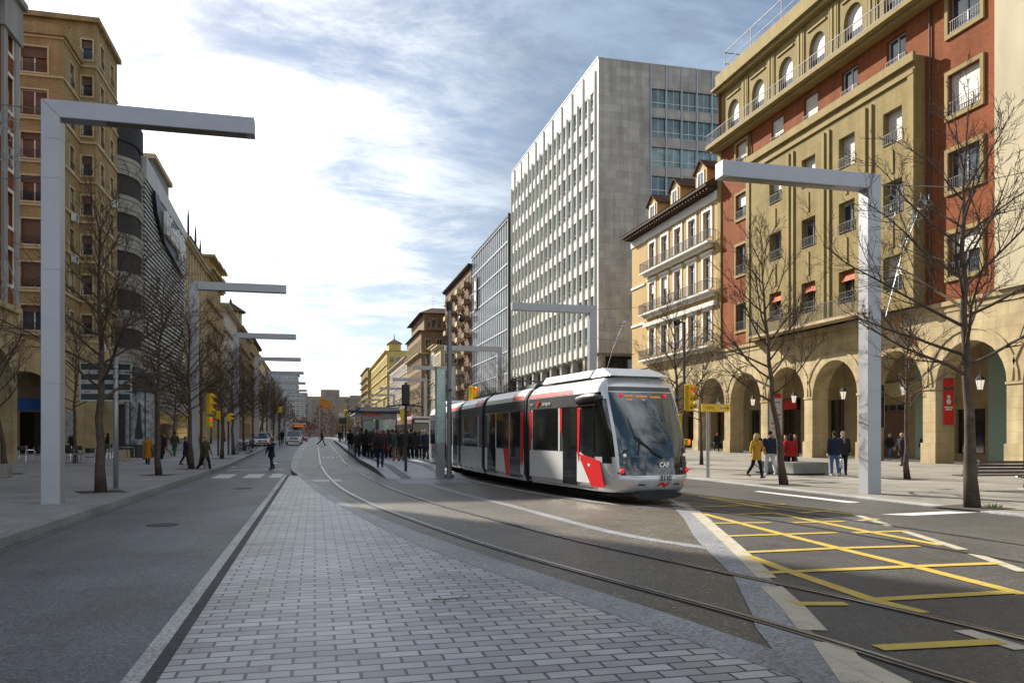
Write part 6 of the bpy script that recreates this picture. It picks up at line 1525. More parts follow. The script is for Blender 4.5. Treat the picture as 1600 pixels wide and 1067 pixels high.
        if hairlen == 'curly':
            rd_ = random.Random(label)
            for _ in range(26): a = rd_.uniform(0, 6.28); b_ = rd_.uniform(-.8, 1.4); q.ell(hp_(.1*math.cos(a)*math.cos(b_), .03+.1*math.sin(a)*math.cos(b_) if math.sin(a) > -.5 else .0, .03+.09*math.sin(b_)), (.036*k,)*3, 7, 5)
        o = q.build('hair', 'cloth_'+hair, t, smooth=True); remesh(o, .016*k)
    if scarf:
        q = MB(); q.loft([neck+V(0, .01, -.02), neck+V(0, -.005, .045)], [(.1*k, .1*k), (.088*k, .09*k)], 12, up=(1, 0, 0)); q.loft([neck+V(.02, -.08, 0), chest+V(.03, -.14, -.05)], [(.05*k, .02*k), (.045*k, .018*k)], 8, up=(1, 0, 0)); q.build('scarf', 'cloth_'+scarf, t, smooth=True)
    if pack:
        q = MB(); c = chest+V(0, .2, -.12); q.loft([c-V(0, 0, .24), c-V(0, 0, .2), c+V(0, -.01, .12), c+V(0, -.03, .2)], [(.1*k, .06*k), (.155*k, .095*k), (.14*k, .085*k), (.07*k, .04*k)], 12, up=(1, 0, 0))
        for s in (1, -1): q.loft([chest+V(.09*s, .13, .12), chest+V(.1*s, 0, .17), chest+V(.11*s, -.14, .05), chest+V(.12*s, -.05, -.2), chest+V(.12*s, .14, -.25)], [.02*k]*5, 6)
        bag_thing('backpack', 'backpack worn by the %s' % pack[1], 'backpack', q, pack[0], t)
    if bag:
        col, i, sz, lab = bag; s0, e, wv, d2 = armsP[i]; c = wv+d2*.08
        q = MB(); b0 = c-Vector((0, 0, .16+sz)); q.loft([b0-Vector((0, 0, sz)), b0-Vector((0, 0, sz*.6)), b0+Vector((0, 0, sz*.7)), b0+Vector((0, 0, sz))], [(.05, sz*.75), (.075, sz*.9), (.06, sz*.85), (.012, sz*.6)], 10, up=(1, 0, 0))
        for yy in (-.5, .5): q.loft([b0+Vector((0, yy*sz, sz*.85)), c+Vector((0, yy*.05, -.01)), c+Vector((0, yy*.02, .0))], [.009]*3, 5)
        bag_thing('carried_bag', lab, 'bag', q, col, t)
    return t
def bag_thing(name, label, cat, q, col, t):
    M = Matrix.Rotation(t.rotation_euler.z, 4, 'Z')
    q.v = [tuple(M @ Vector(v)) for v in q.v]
    o = q.build(name, 'cloth_'+col, None, smooth=True); o.location = t.location; tag(o, label, cat)
def put(u, v, dz=0.0):
    x, y = at(u, v, dz); return x, y, gz(y)+dz
PZ = .05
person('woman in a long navy coat with curly red hair crossing the zebra stripes', *put(424, 733, -.15), -40, 1.70, 11, (35, 8), (60, 12), (14, 12), 'navy', 'navy', 'redhair', 'curly', 'black', .66, scarf='tan', fine=True, hands_face=True, head=-25)
person('man in a mustard knit hat and olive parka stepping off the left kerb', *put(321, 737, -.13), 62, 1.80, 17, (8, 25), (18, 35), (7, 7), 'olive', 'black', 'black', 'short', 'redhair', .70, hat='mustard', fine=True, build=1.05)
person('woman in a long ochre coat walking away on the left pavement', *put(231, 725), 176, 1.64, 5, (-4, 14), (10, 10), (6, 8), 'ochre', 'black', 'greyhair', 'short', 'black', .33, bag=('pinkish', 0, .16, 'pink handbag held by the woman in the ochre coat'), fine=True)
person('woman in a dark navy coat half hidden by the tree near the lamp', *put(290, 726), 95, 1.62, 12, (10, 15), (30, 30), (6, 6), 'navy', 'black', 'redhair', 'short', 'black', .58)
person('man in green trousers and olive jacket walking away on the left pavement', *put(273, 712), 170, 1.78, 12, (-8, 8), (10, 10), (9, 9), 'olive', 'green', 'black', 'short', 'black', .78, build=1.08)
person('man in a brown jacket and tan trousers walking past the poster column', *put(258, 713), -70, 1.72, 22, (-10, 12), (15, 15), (9, 9), 'brown', 'tan', 'brownhair', 'short', 'brown', .76)
person('woman in a long black coat beside the tree trunk on the left', *put(253, 717), 175, 1.66, 8, (-5, 6), (10, 10), (7, 7), 'black', 'black', 'brownhair', 'long', 'black', .36)
person('man in a black coat standing among the cafe tables', *put(113, 713), 10, 1.72, 3, (5, 5), (30, 30), (8, 8), 'black', 'black', 'greyhair', 'short', 'black', .6)
person('woman in black walking behind the cafe tree', *put(168, 711), -100, 1.66, 14, (5, 10), (15, 15), (8, 8), 'black', 'dark', 'black', 'long', 'black', .6)
person('distant dark figure on the left pavement beyond the parked white car', *put(441, 695), 180, 1.75, 8, (5, 5), (10, 10), (6, 6), 'black', 'black', 'black', 'short', 'black', .6)
person('distant dark figure walking over the tram rails', *put(503, 696), 80, 1.72, 24, (14, -14), (15, 15), (8, 8), 'black', 'black', 'black', 'short', 'black', .75)
person('distant person in pale trousers waiting left of the platform', *put(531, 694), 150, 1.74, 10, (8, -8), (10, 10), (8, 8), 'dark', 'khaki', 'brownhair', 'short', 'brown', .7)
person('distant person in dark blue by the left facades under the trees', *put(306, 705), 180, 1.72, 12, (6, -6), (10, 10), (7, 7), 'navy', 'dark', 'black', 'short', 'black', .7)
# the crowd on the platform
G = 'crowd waiting on the platform'
def pf(u, v): return put(u, v, .25)
person('man in a plum jacket with dark backpack walking away nearest the ramp', *pf(594, 730), 172, 1.76, 9, (-8, 10), (12, 18), (14, 14), 'plum', 'denim' if 0 else 'navy', 'greyhair', 'short', 'brown', .82, pack=('dark', 'man in the plum jacket nearest the ramp'), fine=True, group=G, build=1.12)
person('tall man in an olive brown coat with black shoulder pack at the platform edge', *pf(565, 711), 184, 1.86, 8, (-4, 6), (8, 8), (10, 10), 'brown', 'brown', 'black', 'short', 'black', .66, pack=('black', 'tall man in the brown coat at the platform edge'), fine=True, group=G, build=1.2)
person('woman in black with a yellow scarf at the left end of the crowd', *pf(553.5, 706), 178, 1.68, 9, (-4, 4), (8, 8), (8, 8), 'black', 'black', 'black', 'short', 'black', .6, scarf='mustard', group=G)
person('slim person in black behind the yellow scarf woman', *pf(547, 705), 170, 1.72, 6, (0, 4), (8, 8), (8, 8), 'black', 'black', 'black', 'short', 'black', .55, group=G)
person('auburn haired woman in a dark coat between the two backpackers', *pf(583, 714), 190, 1.74, 6, (-4, 4), (8, 8), (9, 9), 'dark', 'dark', 'redhair', 'long', 'black', .6, group=G, build=1.05)
person('woman in a long bright red coat in the crowd', *pf(607, 714), 195, 1.72, 5, (-4, 4), (10, 10), (8, 8), 'red', 'black', 'brownhair', 'long', 'black', .42, group=G, bag=('bluebag', 0, .17, 'bright blue carrier bag beside the woman in red'))
person('man in a teal jacket and khaki trousers left of the black signal pole', *pf(618.5, 720), 200, 1.74, 6, (-6, 6), (25, 12), (10, 10), 'teal', 'khaki', 'black', 'short', 'brown', .80, group=G, build=1.1)
person('man in a black jacket and brown trousers just left of the black signal pole', *pf(627, 720), 176, 1.78, 5, (-4, 4), (12, 10), (10, 10), 'black', 'brown', 'redhair', 'short', 'brown', .78, group=G, build=1.1)
person('big man in a dark puffer coat just right of the black signal pole', *pf(642, 715), 185, 1.84, 5, (-4, 4), (10, 10), (12, 12), 'dark', 'black', 'black', 'short', 'black', .55, group=G, build=1.25)
person('woman in a camel tinted jacket next to the navy puffer coat', *pf(655, 714), 170, 1.7, 5, (0, 4), (10, 10), (9, 9), 'brown', 'dark', 'brownhair', 'long', 'black', .75, group=G)
person('man in a navy puffer jacket and jeans near the tram doors', *pf(665, 717), 190, 1.78, 7, (-5, 5), (12, 12), (12, 12), 'navy', 'navy', 'greyhair', 'short', 'black', .68, group=G, build=1.15)
person('woman in a maroon brown jacket beside the information totem', *pf(678, 715), 184, 1.66, 6, (-4, 4), (10, 10), (9, 9), 'brown', 'navy', 'brownhair', 'long', 'black', .72, group=G)
person('woman in a maroon coat bent over in the middle of the crowd', *pf(650, 712), 140, 1.62, 8, (20, 20), (30, 30), (9, 9), 'maroonc', 'black', 'black', 'long', 'black', .55, group=G, lean=14)
rd = random.Random(21)
back = [(600, 705, 'grey haired man in black behind the red coat', 'black', 'greyhair', 'short'), (572, 703, 'dark haired woman behind the tall brown coat man', 'black', 'black', 'long'), (612, 704, 'fair haired woman in cream behind the red coat', 'cream', 'blonde', 'long'), (624, 705, 'brown haired person in navy behind the teal jacket', 'navy', 'brownhair', 'short'), (633, 704, 'person in grey half hidden behind the black signal pole', 'grey', 'brownhair', 'short'), (647, 704, 'red haired person in black behind the big puffer coat', 'black', 'redhair', 'long'), (660, 706, 'fair haired man in dark behind the navy puffer jacket', 'dark', 'blonde', 'short'), (590, 702, 'person in a plum coat behind the auburn haired woman', 'plum', 'brownhair', 'long'), (578, 699, 'man in olive at the back of the crowd', 'olive', 'black', 'short'), (606, 699, 'man in black with brown hair at the back by the shelter', 'black', 'brownhair', 'short'), (618, 698, 'woman in teal at the back of the crowd', 'teal', 'black', 'long'), (640, 699, 'woman in brown at the back under the shelter', 'brown', 'blonde', 'long'), (654, 699, 'man in navy at the back near the tram side', 'navy', 'black', 'short')]
back += [(586, 708, 'man in a black overcoat between brown coat and red coat', 'black', 'black', 'short'), (599, 709, 'woman in dark brown just left of the red coat', 'brown', 'redhair', 'long'), (613, 710, 'man in charcoal between red coat and teal jacket', 'dark', 'black', 'short'), (636, 709, 'tall man in black behind the black signal pole base', 'black', 'black', 'short'), (648, 709, 'woman with dark hood beside the big puffer coat', 'dark', 'black', 'long'), (671, 710, 'man in black between navy puffer and maroon brown jacket', 'black', 'brownhair', 'short'), (684, 708, 'person in black seen through the edge of the glass totem', 'black', 'black', 'short'), (558, 702, 'person in dark grey behind the yellow scarf and tall brown coat', 'dark', 'brownhair', 'short'), (570, 698, 'fair haired woman at the far left back of the crowd', 'black', 'blonde', 'long'), (595, 698, 'man in a dark cap like haircut under the red sign band', 'navy', 'black', 'short'), (626, 700, 'woman in plum at the back beside the yellow signal plate', 'plum', 'brownhair', 'long'), (663, 701, 'man with grey hair at the back beside the tram doors', 'dark', 'greyhair', 'short'), (584, 698, 'woman in maroon at the back under the shelter canopy', 'maroonc', 'black', 'long')]
for u, v, lab, ct, hc, hl_ in back: person(lab, *pf(u, 711.5+(v-698)*.36), rd.choice([175, 185, 160, 200, 20]), rd.uniform(1.62, 1.82), 5, (0, 4), (10, 10), (9, 9), ct, 'black', hc, hl_, 'black', rd.choice([.55, .7, .75]), group=G, build=rd.uniform(1, 1.15))
# the right-hand plaza
person('woman in a mustard coat with blonde hood walking towards the road, arms swinging wide', *put(1182, 746, PZ), 12, 1.70, 17, (-6, 12), (14, 14), (34, 30), 'mustard', 'black', 'blonde', 'long', 'brown', .70, scarf='mustard', fine=True, head=10, collar=True)
person('man in a dark blue hooded jacket and light grey trousers walking off', *put(1203, 742, PZ), 165, 1.80, 15, (16, -14), (12, 12), (12, 12), 'navy', 'lightgrey', 'black', 'short', 'lightgrey', .84, hat='black', fine=True, build=1.12, pack=None)
person('man in a black jacket half hidden behind the dark blue hooded jacket', *put(1213, 733, PZ), 170, 1.78, 16, (10, -10), (12, 12), (9, 9), 'dark', 'black', 'brownhair', 'short', 'black', .8)
person('dark haired man far behind the mustard coat', *put(1185, 722, PZ), 0, 1.74, 8, (5, -5), (10, 10), (8, 8), 'black', 'black', 'black', 'short', 'black', .7)
person('woman in a bright red jacket behind the slanting tree', *put(1228, 738, PZ), -60, 1.66, 18, (15, -10), (20, 20), (10, 10), 'red', 'plum', 'brownhair', 'long', 'white', .76, fine=True)
person('second woman in red passing right behind the slanting tree trunk', *put(1236, 739, PZ), 150, 1.68, 10, (8, -8), (15, 15), (8, 8), 'red', 'black', 'black', 'long', 'black', .72)
person('woman in a black coat with brown shoulder bag facing left by the concrete block', *put(1243, 729, PZ), -85, 1.68, 10, (14, -6), (20, 20), (8, 8), 'black', 'plum', 'redhair', 'short', 'black', .55, bag=('brown', 0, .17, 'brown shoulder bag of the woman beside the concrete block'))
person('man in a navy puffer jacket and jeans standing with back turned by the block', *put(1304, 743, PZ), 172, 1.78, 4, (-3, 4), (8, 8), (9, 9), 'navy', 'denim', 'brownhair', 'short', 'lightgrey', .80, bag=('white', 1, .19, 'white plastic bag held by the man in jeans'), fine=True, build=1.15)
person('grey haired man in a dark grey jacket chatting beside the lamp post', *put(1317, 741, PZ), -25, 1.78, 4, (2, 2), (12, 12), (8, 8), 'dark', 'black', 'greyhair', 'short', 'black', .78, scarf='grey', fine=True, build=1.1)
person('man walking out of the arcade behind the yellow direction sign', *put(1120, 706, PZ), 5, 1.74, 14, (12, -12), (14, 14), (9, 9), 'black', 'black', 'black', 'short', 'white', .74)
person('man in black jacket and jeans walking under the green panelled arch', *put(1390, 719, PZ), -75, 1.76, 14, (-8, 10), (14, 25), (8, 8), 'black', 'denim', 'greyhair', 'short', 'white', .80)
person('elderly man in a long dark coat facing left in front of the arch', *put(1409, 727, PZ), -80, 1.76, 9, (-8, 6), (14, 30), (8, 8), 'dark', 'plum', 'blonde', 'short', 'brown', .5, fine=True)
person('woman in dark teal with long fair hair reaching out her hand beside the pillar', *put(1443, 717, PZ), 165, 1.68, 14, (10, -10), (10, 10), (8, 38), 'teal', 'navy', 'blonde', 'long', 'white', .62)
person('couple member in black coat under the red poster arch', *put(1468, 718, PZ), 0, 1.78, 8, (4, -4), (10, 10), (8, 8), 'black', 'black', 'black', 'short', 'black', .55)
person('woman with pink scarf and brown bag beside the red poster', *put(1480, 718, PZ), -20, 1.66, 10, (4, -4), (14, 14), (9, 9), 'black', 'black', 'redhair', 'long', 'maroonc', .6, scarf='pinkish', bag=('tan', 1, .15, 'tan handbag of the woman beside the red poster'))
person('woman in a dark parka walking past the shop window behind the bench', *put(1558, 719, PZ), -30, 1.66, 15, (10, -10), (14, 14), (9, 9), 'black', 'black', 'brownhair', 'long', 'black', .55)
# ------------------------------------------------------------------ signals, signs, poles
def lenses(q0, t, parent, y0, zs, lit_i=None, r=.10, face=-1, x=0):
    cols = ['lens_dark', 'lens_dark', 'lens_green_dark']
    for i, z in enumerate(zs):
        q = MB(); q.loft([(x, y0, z), (x, y0+face*.02, z)], [r, r*.9], 14); q.build('lens', 'lens_red_lit' if lit_i == i else cols[min(i, 2)], parent)
        q = MB(); n = 10
        for k in range(n+1):
            pass
        arc = [(x+1.12*r*math.cos(math.pi*k/n), z+1.12*r*math.sin(math.pi*k/n)) for k in range(-1, n+2)]
        for (xa, za), (xb, zb) in zip(arc[:-1], arc[1:]):
            q.quad((xa, y0, za), (xb, y0, zb), (xb, y0+face*.2, zb-.02), (xa, y0+face*.2, za-.02)); q.quad((xa*1+.0, y0, za+.008), (xb, y0, zb+.008), (xb, y0+face*.2, zb-.012), (xa, y0+face*.2, za-.012))
        q.build('visor', 'signal_yellow', parent)
def signal(label, u, v, z0, z1, rot=0, lit_i=0, lower=True, pole_h=None, dark='pole_dark', dz=0.0, base=None, r=.1):
    x, y, z = put(u, v, dz) if base is None else base
    t = thing('traffic_light', label, 'traffic light', (x, y, z), R(rot))
    q = MB(); q.cyl(0, 0, 0, (pole_h or z1-.1), .055, n=10); q.cyl(0, 0, 0, .25, .085, n=10); q.build('pole', dark, t)
    q = MB(); H = z1-z0; q.box(-.15, .15, -.34, -.10, z0, z1); q.box(-.19, .19, -.12, -.1, z0-.03, z1+.03) if 0 else None
    hd = q.build('signal_head', 'signal_yellow', t, bevel=.03)
    q = MB(); q.box(-.03, .03, -.1, -.05, z0+.1, z0+.16); q.box(-.03, .03, -.1, -.05, z1-.2, z1-.14); q.build('bracket', dark, t)
    lenses(q, t, hd, -.341, [z1-H/6, z1-H/2, z1-5*H/6], lit_i, min(r, H/7))
    if lower:
        q = MB(); q.box(-.13, .13, .07, .27, z0-.75, z0-.12); h2_ = q.build('rear_signal_head', 'signal_yellow', t, bevel=.02)
        q = MB(); q.loft([(0, .271, z0-.28), (0, .29, z0-.28)], [.09, .08], 12); q.loft([(0, .271, z0-.58), (0, .29, z0-.58)], [.09, .08], 12); q.build('rear_lens', 'lens_dark', h2_)
    return t
signal('yellow three lamp traffic light showing red in front of the tram side', 733, 739, 2.95, 3.85, 35, 0, True)
sr = signal('red lit traffic light on a tall dark pole right of the tram front', 1069, 744, 2.62, 3.68, 30, 0, True, pole_h=6.2, dz=.03)
q = MB(); q.loft([(0, 0, 6.15), (-.35, .05, 6.2)], [.03, .03], 6); q.loft([(-.55, .05, 6.1), (-.3, .05, 6.2)], [(.12, .09), (.1, .08)], 8, up=(0, 0, 1)); q.build('camera_housing', 'black_plastic', sr)
q = MB(); q.box(-.1, .1, -.24, -.06, 1.25, 1.5); pr = q.build('pedestrian_head', 'signal_yellow', sr, bevel=.02); q = MB(); q.loft([(0, -.241, 1.4), (0, -.26, 1.4)], [.07, .06], 12); q.build('lens', 'lens_orange_lit', pr)
tl = signal('yellow traffic light beside the second left lamp post', 318, 733, 2.75, 3.8, 70, None, False, dark='galvanised', base=(-5.35, 42.9, 0))
q = MB(); q.box(-.14, .14, -.3, -.08, 2.1, 2.62); pr = q.build('pedestrian_head', 'signal_yellow', tl, bevel=.02); q = MB(); q.loft([(0, -.301, 2.48), (0, -.32, 2.48)], [.08, .07], 12); q.build('lens', 'lens_red_lit', pr)
def ped(label, u, v, zt, rot, lit_m, group=None):
    x, y, z = put(u, v); t = thing('pedestrian_signal', label, 'traffic light', (x, y, z), R(rot), group)
    q = MB(); q.cyl(0, 0, 0, zt-.3, .07, n=10); q.build('pole', 'pole_dark', t)
    q = MB(); q.box(-.2, .2, -.2, .1, zt-.62, zt); h = q.build('signal_head', 'signal_yellow', t, bevel=.03)
    for z_, m in ((zt-.16, 'lens_dark'), (zt-.46, lit_m)):
        q = MB(); q.loft([(0, -.201, z_), (0, -.24, z_)], [.12, .1], 12); q.build('lens', m, h); q = MB(); arc = [(.14*math.cos(math.pi*k/8), z_+.14*math.sin(math.pi*k/8)) for k in range(9)]
        for (a, b), (c, d) in zip(arc[:-1], arc[1:]): q.quad((a, -.2, b), (c, -.2, d), (c, -.38, d), (a, -.38, b))
        q.build('visor', 'signal_yellow', h)
ped('left one of two yellow pedestrian signals on the left pavement', 341, 712, 3.35, 75, 'lens_dark'); ped('right one of two yellow pedestrian signals on the left pavement', 357, 711, 3.2, 80, 'lens_dark')
ped('small distant yellow signal at the left kerb by the silver car', 437, 697, 4.3, 60, 'lens_dark'); ped('small distant yellow signal at the end of the tram platform', 540, 694, 4.2, 20, 'lens_dark')
# black tram signal
x, y, z = put(634, 741); t = thing('tram_signal', 'black tram signal head seen from behind on a dark pole by the platform ramp', 'traffic light', (x, y, z))
q = MB(); q.cyl(0, 0, 0, 2.95, .06, n=10); q.cyl(0, 0, 0, .1, .13, n=10); q.build('pole', 'pole_dark', t)
q = MB(); q.box(-.17, .17, -.12, .14, 2.98, 3.86); q.build('signal_head', 'black_plastic', t, bevel=.05); q = MB(); q.box(-.13, .13, .141, .3, 3.1, 3.75); q.cyl(0, 0, 3.87, 3.95, .06, n=8); q.build('visor', 'black_plastic', t)
q = MB(); q.loft([(-.85, 0, 2.9), (-.3, 0, 2.97), (.3, 0, 2.97), (.75, 0, 2.9)], [.035]*4, 6); q.build('cross_arm', 'pole_dark', t)
q = MB(); pts = [(-.26, 2.78), (-.03, 2.78), (-.03, 2.12), (-.12, 2.16), (-.22, 2.35)]; q.tprism(TY(.02, -1), pts, 0, .03); q.build('yellow_plate', 'signal_yellow', t)
# grey camera pole with the glass information totem beside it
x, y, z = put(702, 746); t = thing('camera_pole', 'tall grey round pole with small cameras rising in front of the tram', 'pole', (x, y, z))
q = MB(); q.cyl(0, 0, 0, 6.9, .105, .085, 14); q.cyl(0, 0, 0, .12, .2, n=12); q.build('pole', 'pole_grey', t, smooth=False)
q = MB(); q.cyl(0, 0, 6.62, 6.95, .13, n=12); q.loft([(0, 0, 6.5), (.45, -.1, 6.45)], [.03]*2, 6); q.ell((.5, -.1, 6.3), (.14, .14, .16), 10, 7); q.box(-.05, .05, -.3, -.08, 3.4, 3.5); q.build('camera', 'black_plastic', t)
t2 = thing('information_totem', 'pale green glass information totem left of the grey pole', 'totem', (x-.36, y+.05, z), R(18))
q = MB(); q.box(-.15, .17, -.09, .09, 0, 1.35); q.build('base', 'granite_pale', t2, bevel=.01); q = MB(); q.box(-.18, .18, -.1, .1, 1.36, 4.3); q.build('glass_panel', 'glass_panel_green', t2, bevel=.01); q = MB(); q.box(-.19, .19, -.11, .11, 4.3, 4.35); q.box(.1805, .21, -.1, .1, 1.36, 4.3); q.build('frame', 'galvanised', t2)
# yellow direction sign on the right
x, y, z = put(1106, 746, .03); t = thing('direction_sign', 'yellow direction sign with black arrow on a grey post right of the tram', 'sign', (x, y, z), R(6))
q = MB(); q.cyl(0, 0, 0, 2.8, .065, n=10); q.build('post', 'galvanised', t)
q = MB(); q.tprism(TY(-.08, -1), [(-.35, 2.56), (.82, 2.56), (.92, 2.6), (.92, 2.82), (.82, 2.86), (-.35, 2.86)], 0, .05); pl = q.build('panel', 'signal_yellow', t)
q = MB(); q.tbox(TY(-.08, -1), .62, .8, 2.70, 2.725, .051, .055); q.tprism(TY(-.08, -1), [(.78, 2.64), (.88, 2.71), (.78, 2.79), (.82, 2.71)], .051, .055); q.build('arrow', 'iron', pl)
q = MB(); q.tbox(TY(-.08, -1), .46, .58, 2.62, 2.8, .051, .054); ic = q.build('pictogram_field', 'sign_white', pl); q = MB(); q.tbox(TY(-.08, -1), .49, .55, 2.66, 2.72, .0545, .057); q.tbox(TY(-.08, -1), .5, .52, 2.72, 2.78, .0545, .057); q.build('pictogram', 'iron', pl)
text_mesh('lettering', 'CETA', .15, 'iron', pl, M=on_ywall(.02, -.133, 2.71), extrude=.001)
# four direction panels on the left
x, y, z = put(181, 763); t = thing('direction_sign', 'stack of four dark direction panels seen from behind on a steel post', 'sign', (x, y, z), R(-4))
q = MB(); q.cyl(0, 0, 0, 4.3, .075, n=12); q.build('post', 'galvanised', t, smooth=True)
for k, zc in enumerate((3.82, 3.5, 3.19, 2.88)):
    q = MB(); q.box(-1.06, .42, .09, .12, zc-.115, zc+.115); p = q.build('panel', 'sign_green', t, bevel=.02)
    q = MB(); q.box(-1.07, .43, .07, .089, zc+.095, zc+.135); q.box(-1.07, .43, .07, .089, zc-.135, zc-.095); q.box(-1.085, -1.045, .06, .13, zc-.12, zc+.12); q.box(.405, .445, .06, .13, zc-.12, zc+.12); q.box(-.75, .25, .05, .069, zc+.135, zc+.16); q.build('rim', 'galvanised', p)
    q = MB(); q.cyl(0, 0, zc-.04, zc+.04, .09, n=10); q.build('clamp', 'galvanised', t)
# poster column
x, y, z = put(219, 714); t = thing('advertising_column', 'round glass advertising column with a misty landscape poster behind the signs', 'advertising column', (x, y, z))
q = MB(); q.cyl(0, 0, 0, .9, 1.05, 1.0, 24); q.build('base', 'pole_dark', t); q = MB(); q.cyl(0, 0, .9, 4.6, .96, n=28); q.build('poster_drum', 'poster_art', t, smooth=False); q = MB(); q.cyl(0, 0, 4.6, 4.75, 1.12, n=24); q.cyl(0, 0, 4.75, 5.9, 1.0, n=24); q.loft([(0, 0, 5.9), (0, 0, 6.3)], [1.05, .3], 24); q.build('crown', 'pole_dark', t)
q = MB(); q.loft([(.1, -.97, 1.3), (.12, -.975, 2.6), (.15, -.97, 3.8)], [(.28, .012), (.15, .012), (.07, .012)], 8, up=(1, 0, 0)); q.build('poster_silhouette', 'iron', t)
for a in range(6):
    q = MB(); q.cyl(1.0*math.cos(a*math.pi/3), 1.0*math.sin(a*math.pi/3), .9, 4.6, .035, n=6); q.build('mullion', 'pole_dark', t)
# platform shelter
Ys = 57.5; zs_ = gz(Ys)+.25; t = thing('tram_shelter', 'grey tram stop shelter with red sign band and glass end wall behind the crowd', 'shelter', (4.2, Ys, zs_))
q = MB(); q.box(-1.1, 1.6, 0, 16, 3.05, 3.3); q.box(-1.2, 1.7, -.1, 16.1, 3.3, 3.36); q.build('canopy', 'lamp_seam', t)
q = MB(); q.box(-.95, 1.5, -.06, -.005, 2.45, 3.04); sb = q.build('sign_band', 'grey_stone', t); q = MB(); q.box(-.9, .35, -.075, -.061, 2.74, 2.95); q.build('red_strip', 'poster_red', sb)
q = MB(); q.box(-.9, 1.3, .05, .08, .1, 2.4); q.build('end_glass', 'teal_pale_glass', t); q = MB(); q.box(.0, .22, .0, .2, 0, 3.04); q.box(-1.0, -.9, 0, .1, 0, 3.04); q.box(1.4, 1.5, 0, .1, 0, 3.04); q.build('post', 'pole_dark', t)
q = MB()
for k in range(1, 5): q.box(.2, .32, k*3.6, k*3.6+.12, 0, 3.04)
q.box(.25, .28, 3.7, 14.2, .2, 2.3); q.build('rear_frame', 'pole_grey', t)
q = MB(); q.box(-1.35, -.85, 4, 5.2, .1, 2.0); q.build('ticket_machine', 'pole_grey', t)
t = thing('light_garland', 'green garland with red bow strung across the shelter front', 'garland', (4.2, Ys-.2, zs_)); q = MB(); q.loft([(-1.9, 0, 3.05), (-.5, 0, 3.0), (1.0, 0, 3.0), (2.3, 0, 3.0)], [.1, .07, .09, .12], 7); q.build('greenery', 'grass_tuft' if 0 else 'sign_green', t); q = MB(); q.ell((1.9, -.05, 2.9), (.24, .06, .14), 8, 6); q.ell((2.3, -.05, 2.85), (.16, .06, .1), 8, 6); q.build('red_bow', 'poster_red', t)
# flag, hoarding, far signs
x, y = 1.0, 190; t = thing('flagpole', 'tall pole with a yellow and red striped flag in the far distance', 'flag', (x, y, gz(y))); q = MB(); q.cyl(0, 0, 0, 9.6, .12, .07, 8); q.build('pole', 'galvanised', t)
q = MB(); pts = []
for k in range(9):
    for i in range(9): pts.append((.1+.33*i, .25*math.sin(i*.9+k*.25), 9.4-.24*k-.03*i*i*.6))
for k in range(8):
    for i in range(8): q.add([pts[k*9+i], pts[k*9+i+1], pts[(k+1)*9+i+1], pts[(k+1)*9+i]], [(0, 1, 2, 3)], k % 2)
q.build('flag', ['signal_yellow', 'poster_red'], t)
x, y = 3.9, 118; t = thing('billboard', 'tall narrow display board on a post beyond the platform end', 'sign', (x, y, gz(y))); q = MB(); q.cyl(0, 0, 0, 2.5, .12, n=8); q.build('post', 'pole_dark', t); q = MB(); q.box(-.6, .6, -.1, .1, 2.4, 5.6); b_ = q.build('board', 'beige_plaster', t); q = MB(); q.box(-.55, .55, -.12, -.101, 2.5, 3.4); q.build('dark_panel', 'sign_green', b_); q = MB(); q.box(-.55, .55, -.12, -.101, 3.6, 4.1); q.build('pale_panel', 'sign_white', b_)
# ------------------------------------------------------------------ seats, tables, benches, block
def chair(label, x, y, rot, first=None):
    if first: return copy_thing(first, label, (x, y, gz(y)), R(rot))
    t = thing('terrace_chair', label, 'chair', (x, y, gz(y)), R(rot), 'cafe terrace chairs')
    q = MB(); q.box(-.23, .23, -.23, .21, .43, .46); q.build('seat', 'bench_wood', t); q = MB(); q.loft([(-.25, .23, .82), (0, .27, .82), (.25, .23, .82)], [(.14, .015)]*3, 8, up=(0, 0, 1)); q.build('backrest', 'black_plastic', t)
    for sx_ in (-1, 1):
        q = MB(); q.loft([(sx_*.26, -.24, 0), (sx_*.26, -.22, .63), (sx_*.26, -.12, .66), (sx_*.26, .2, .66)], [.018]*4, 6); q.build('leg', 'chrome', t)
        q = MB(); q.loft([(sx_*.25, .27, 0), (sx_*.25, .22, .45), (sx_*.25, .25, .92)], [.018]*3, 6); q.build('leg', 'chrome', t)
    return t
def table(label, x, y, first=None):
    if first: return copy_thing(first, label, (x, y, gz(y)))
    t = thing('terrace_table', label, 'table', (x, y, gz(y)), 0, 'cafe terrace tables')
    q = MB(); q.cyl(0, 0, .71, .735, .36, n=20); q.build('tabletop', 'chrome', t); q = MB(); q.cyl(0, 0, .03, .71, .035, n=8); q.build('column', 'cast_metal', t); q = MB(); q.cyl(0, 0, 0, .03, .22, n=12); q.build('foot', 'cast_metal', t)
    return t
C0 = T0 = None
CH = [(8, 720, 170, 'cafe chair at the far left beside the leaning tree'), (33, 721, 200, 'cafe chair right behind the leaning tree trunk'), (48, 719, 120, 'pale cafe chair between the leaning tree and the lamp post'), (62, 722, 185, 'cafe chair touching the left edge of the lamp post'), (110, 727, 178, 'front cafe chair right of the lamp post'), (142, 726, 182, 'front cafe chair left of the thick tree trunk'), (128, 720, 60, 'cafe chair side on beside the small table'), (104, 718, 10, 'cafe chair facing the street behind the front chair'), (166, 716, 190, 'cafe chair between thick tree trunk and sign post'), (176, 715, 150, 'cafe chair half hidden by the sign post'), (22, 716, 30, 'rear cafe chair by the blue shop sign'), (72, 715, 340, 'rear cafe chair seen left of the lamp post')]
for u, v, r, lab in CH:
    x, y, _ = put(u, v); o = chair(lab, x, y, r, C0); C0 = C0 or o
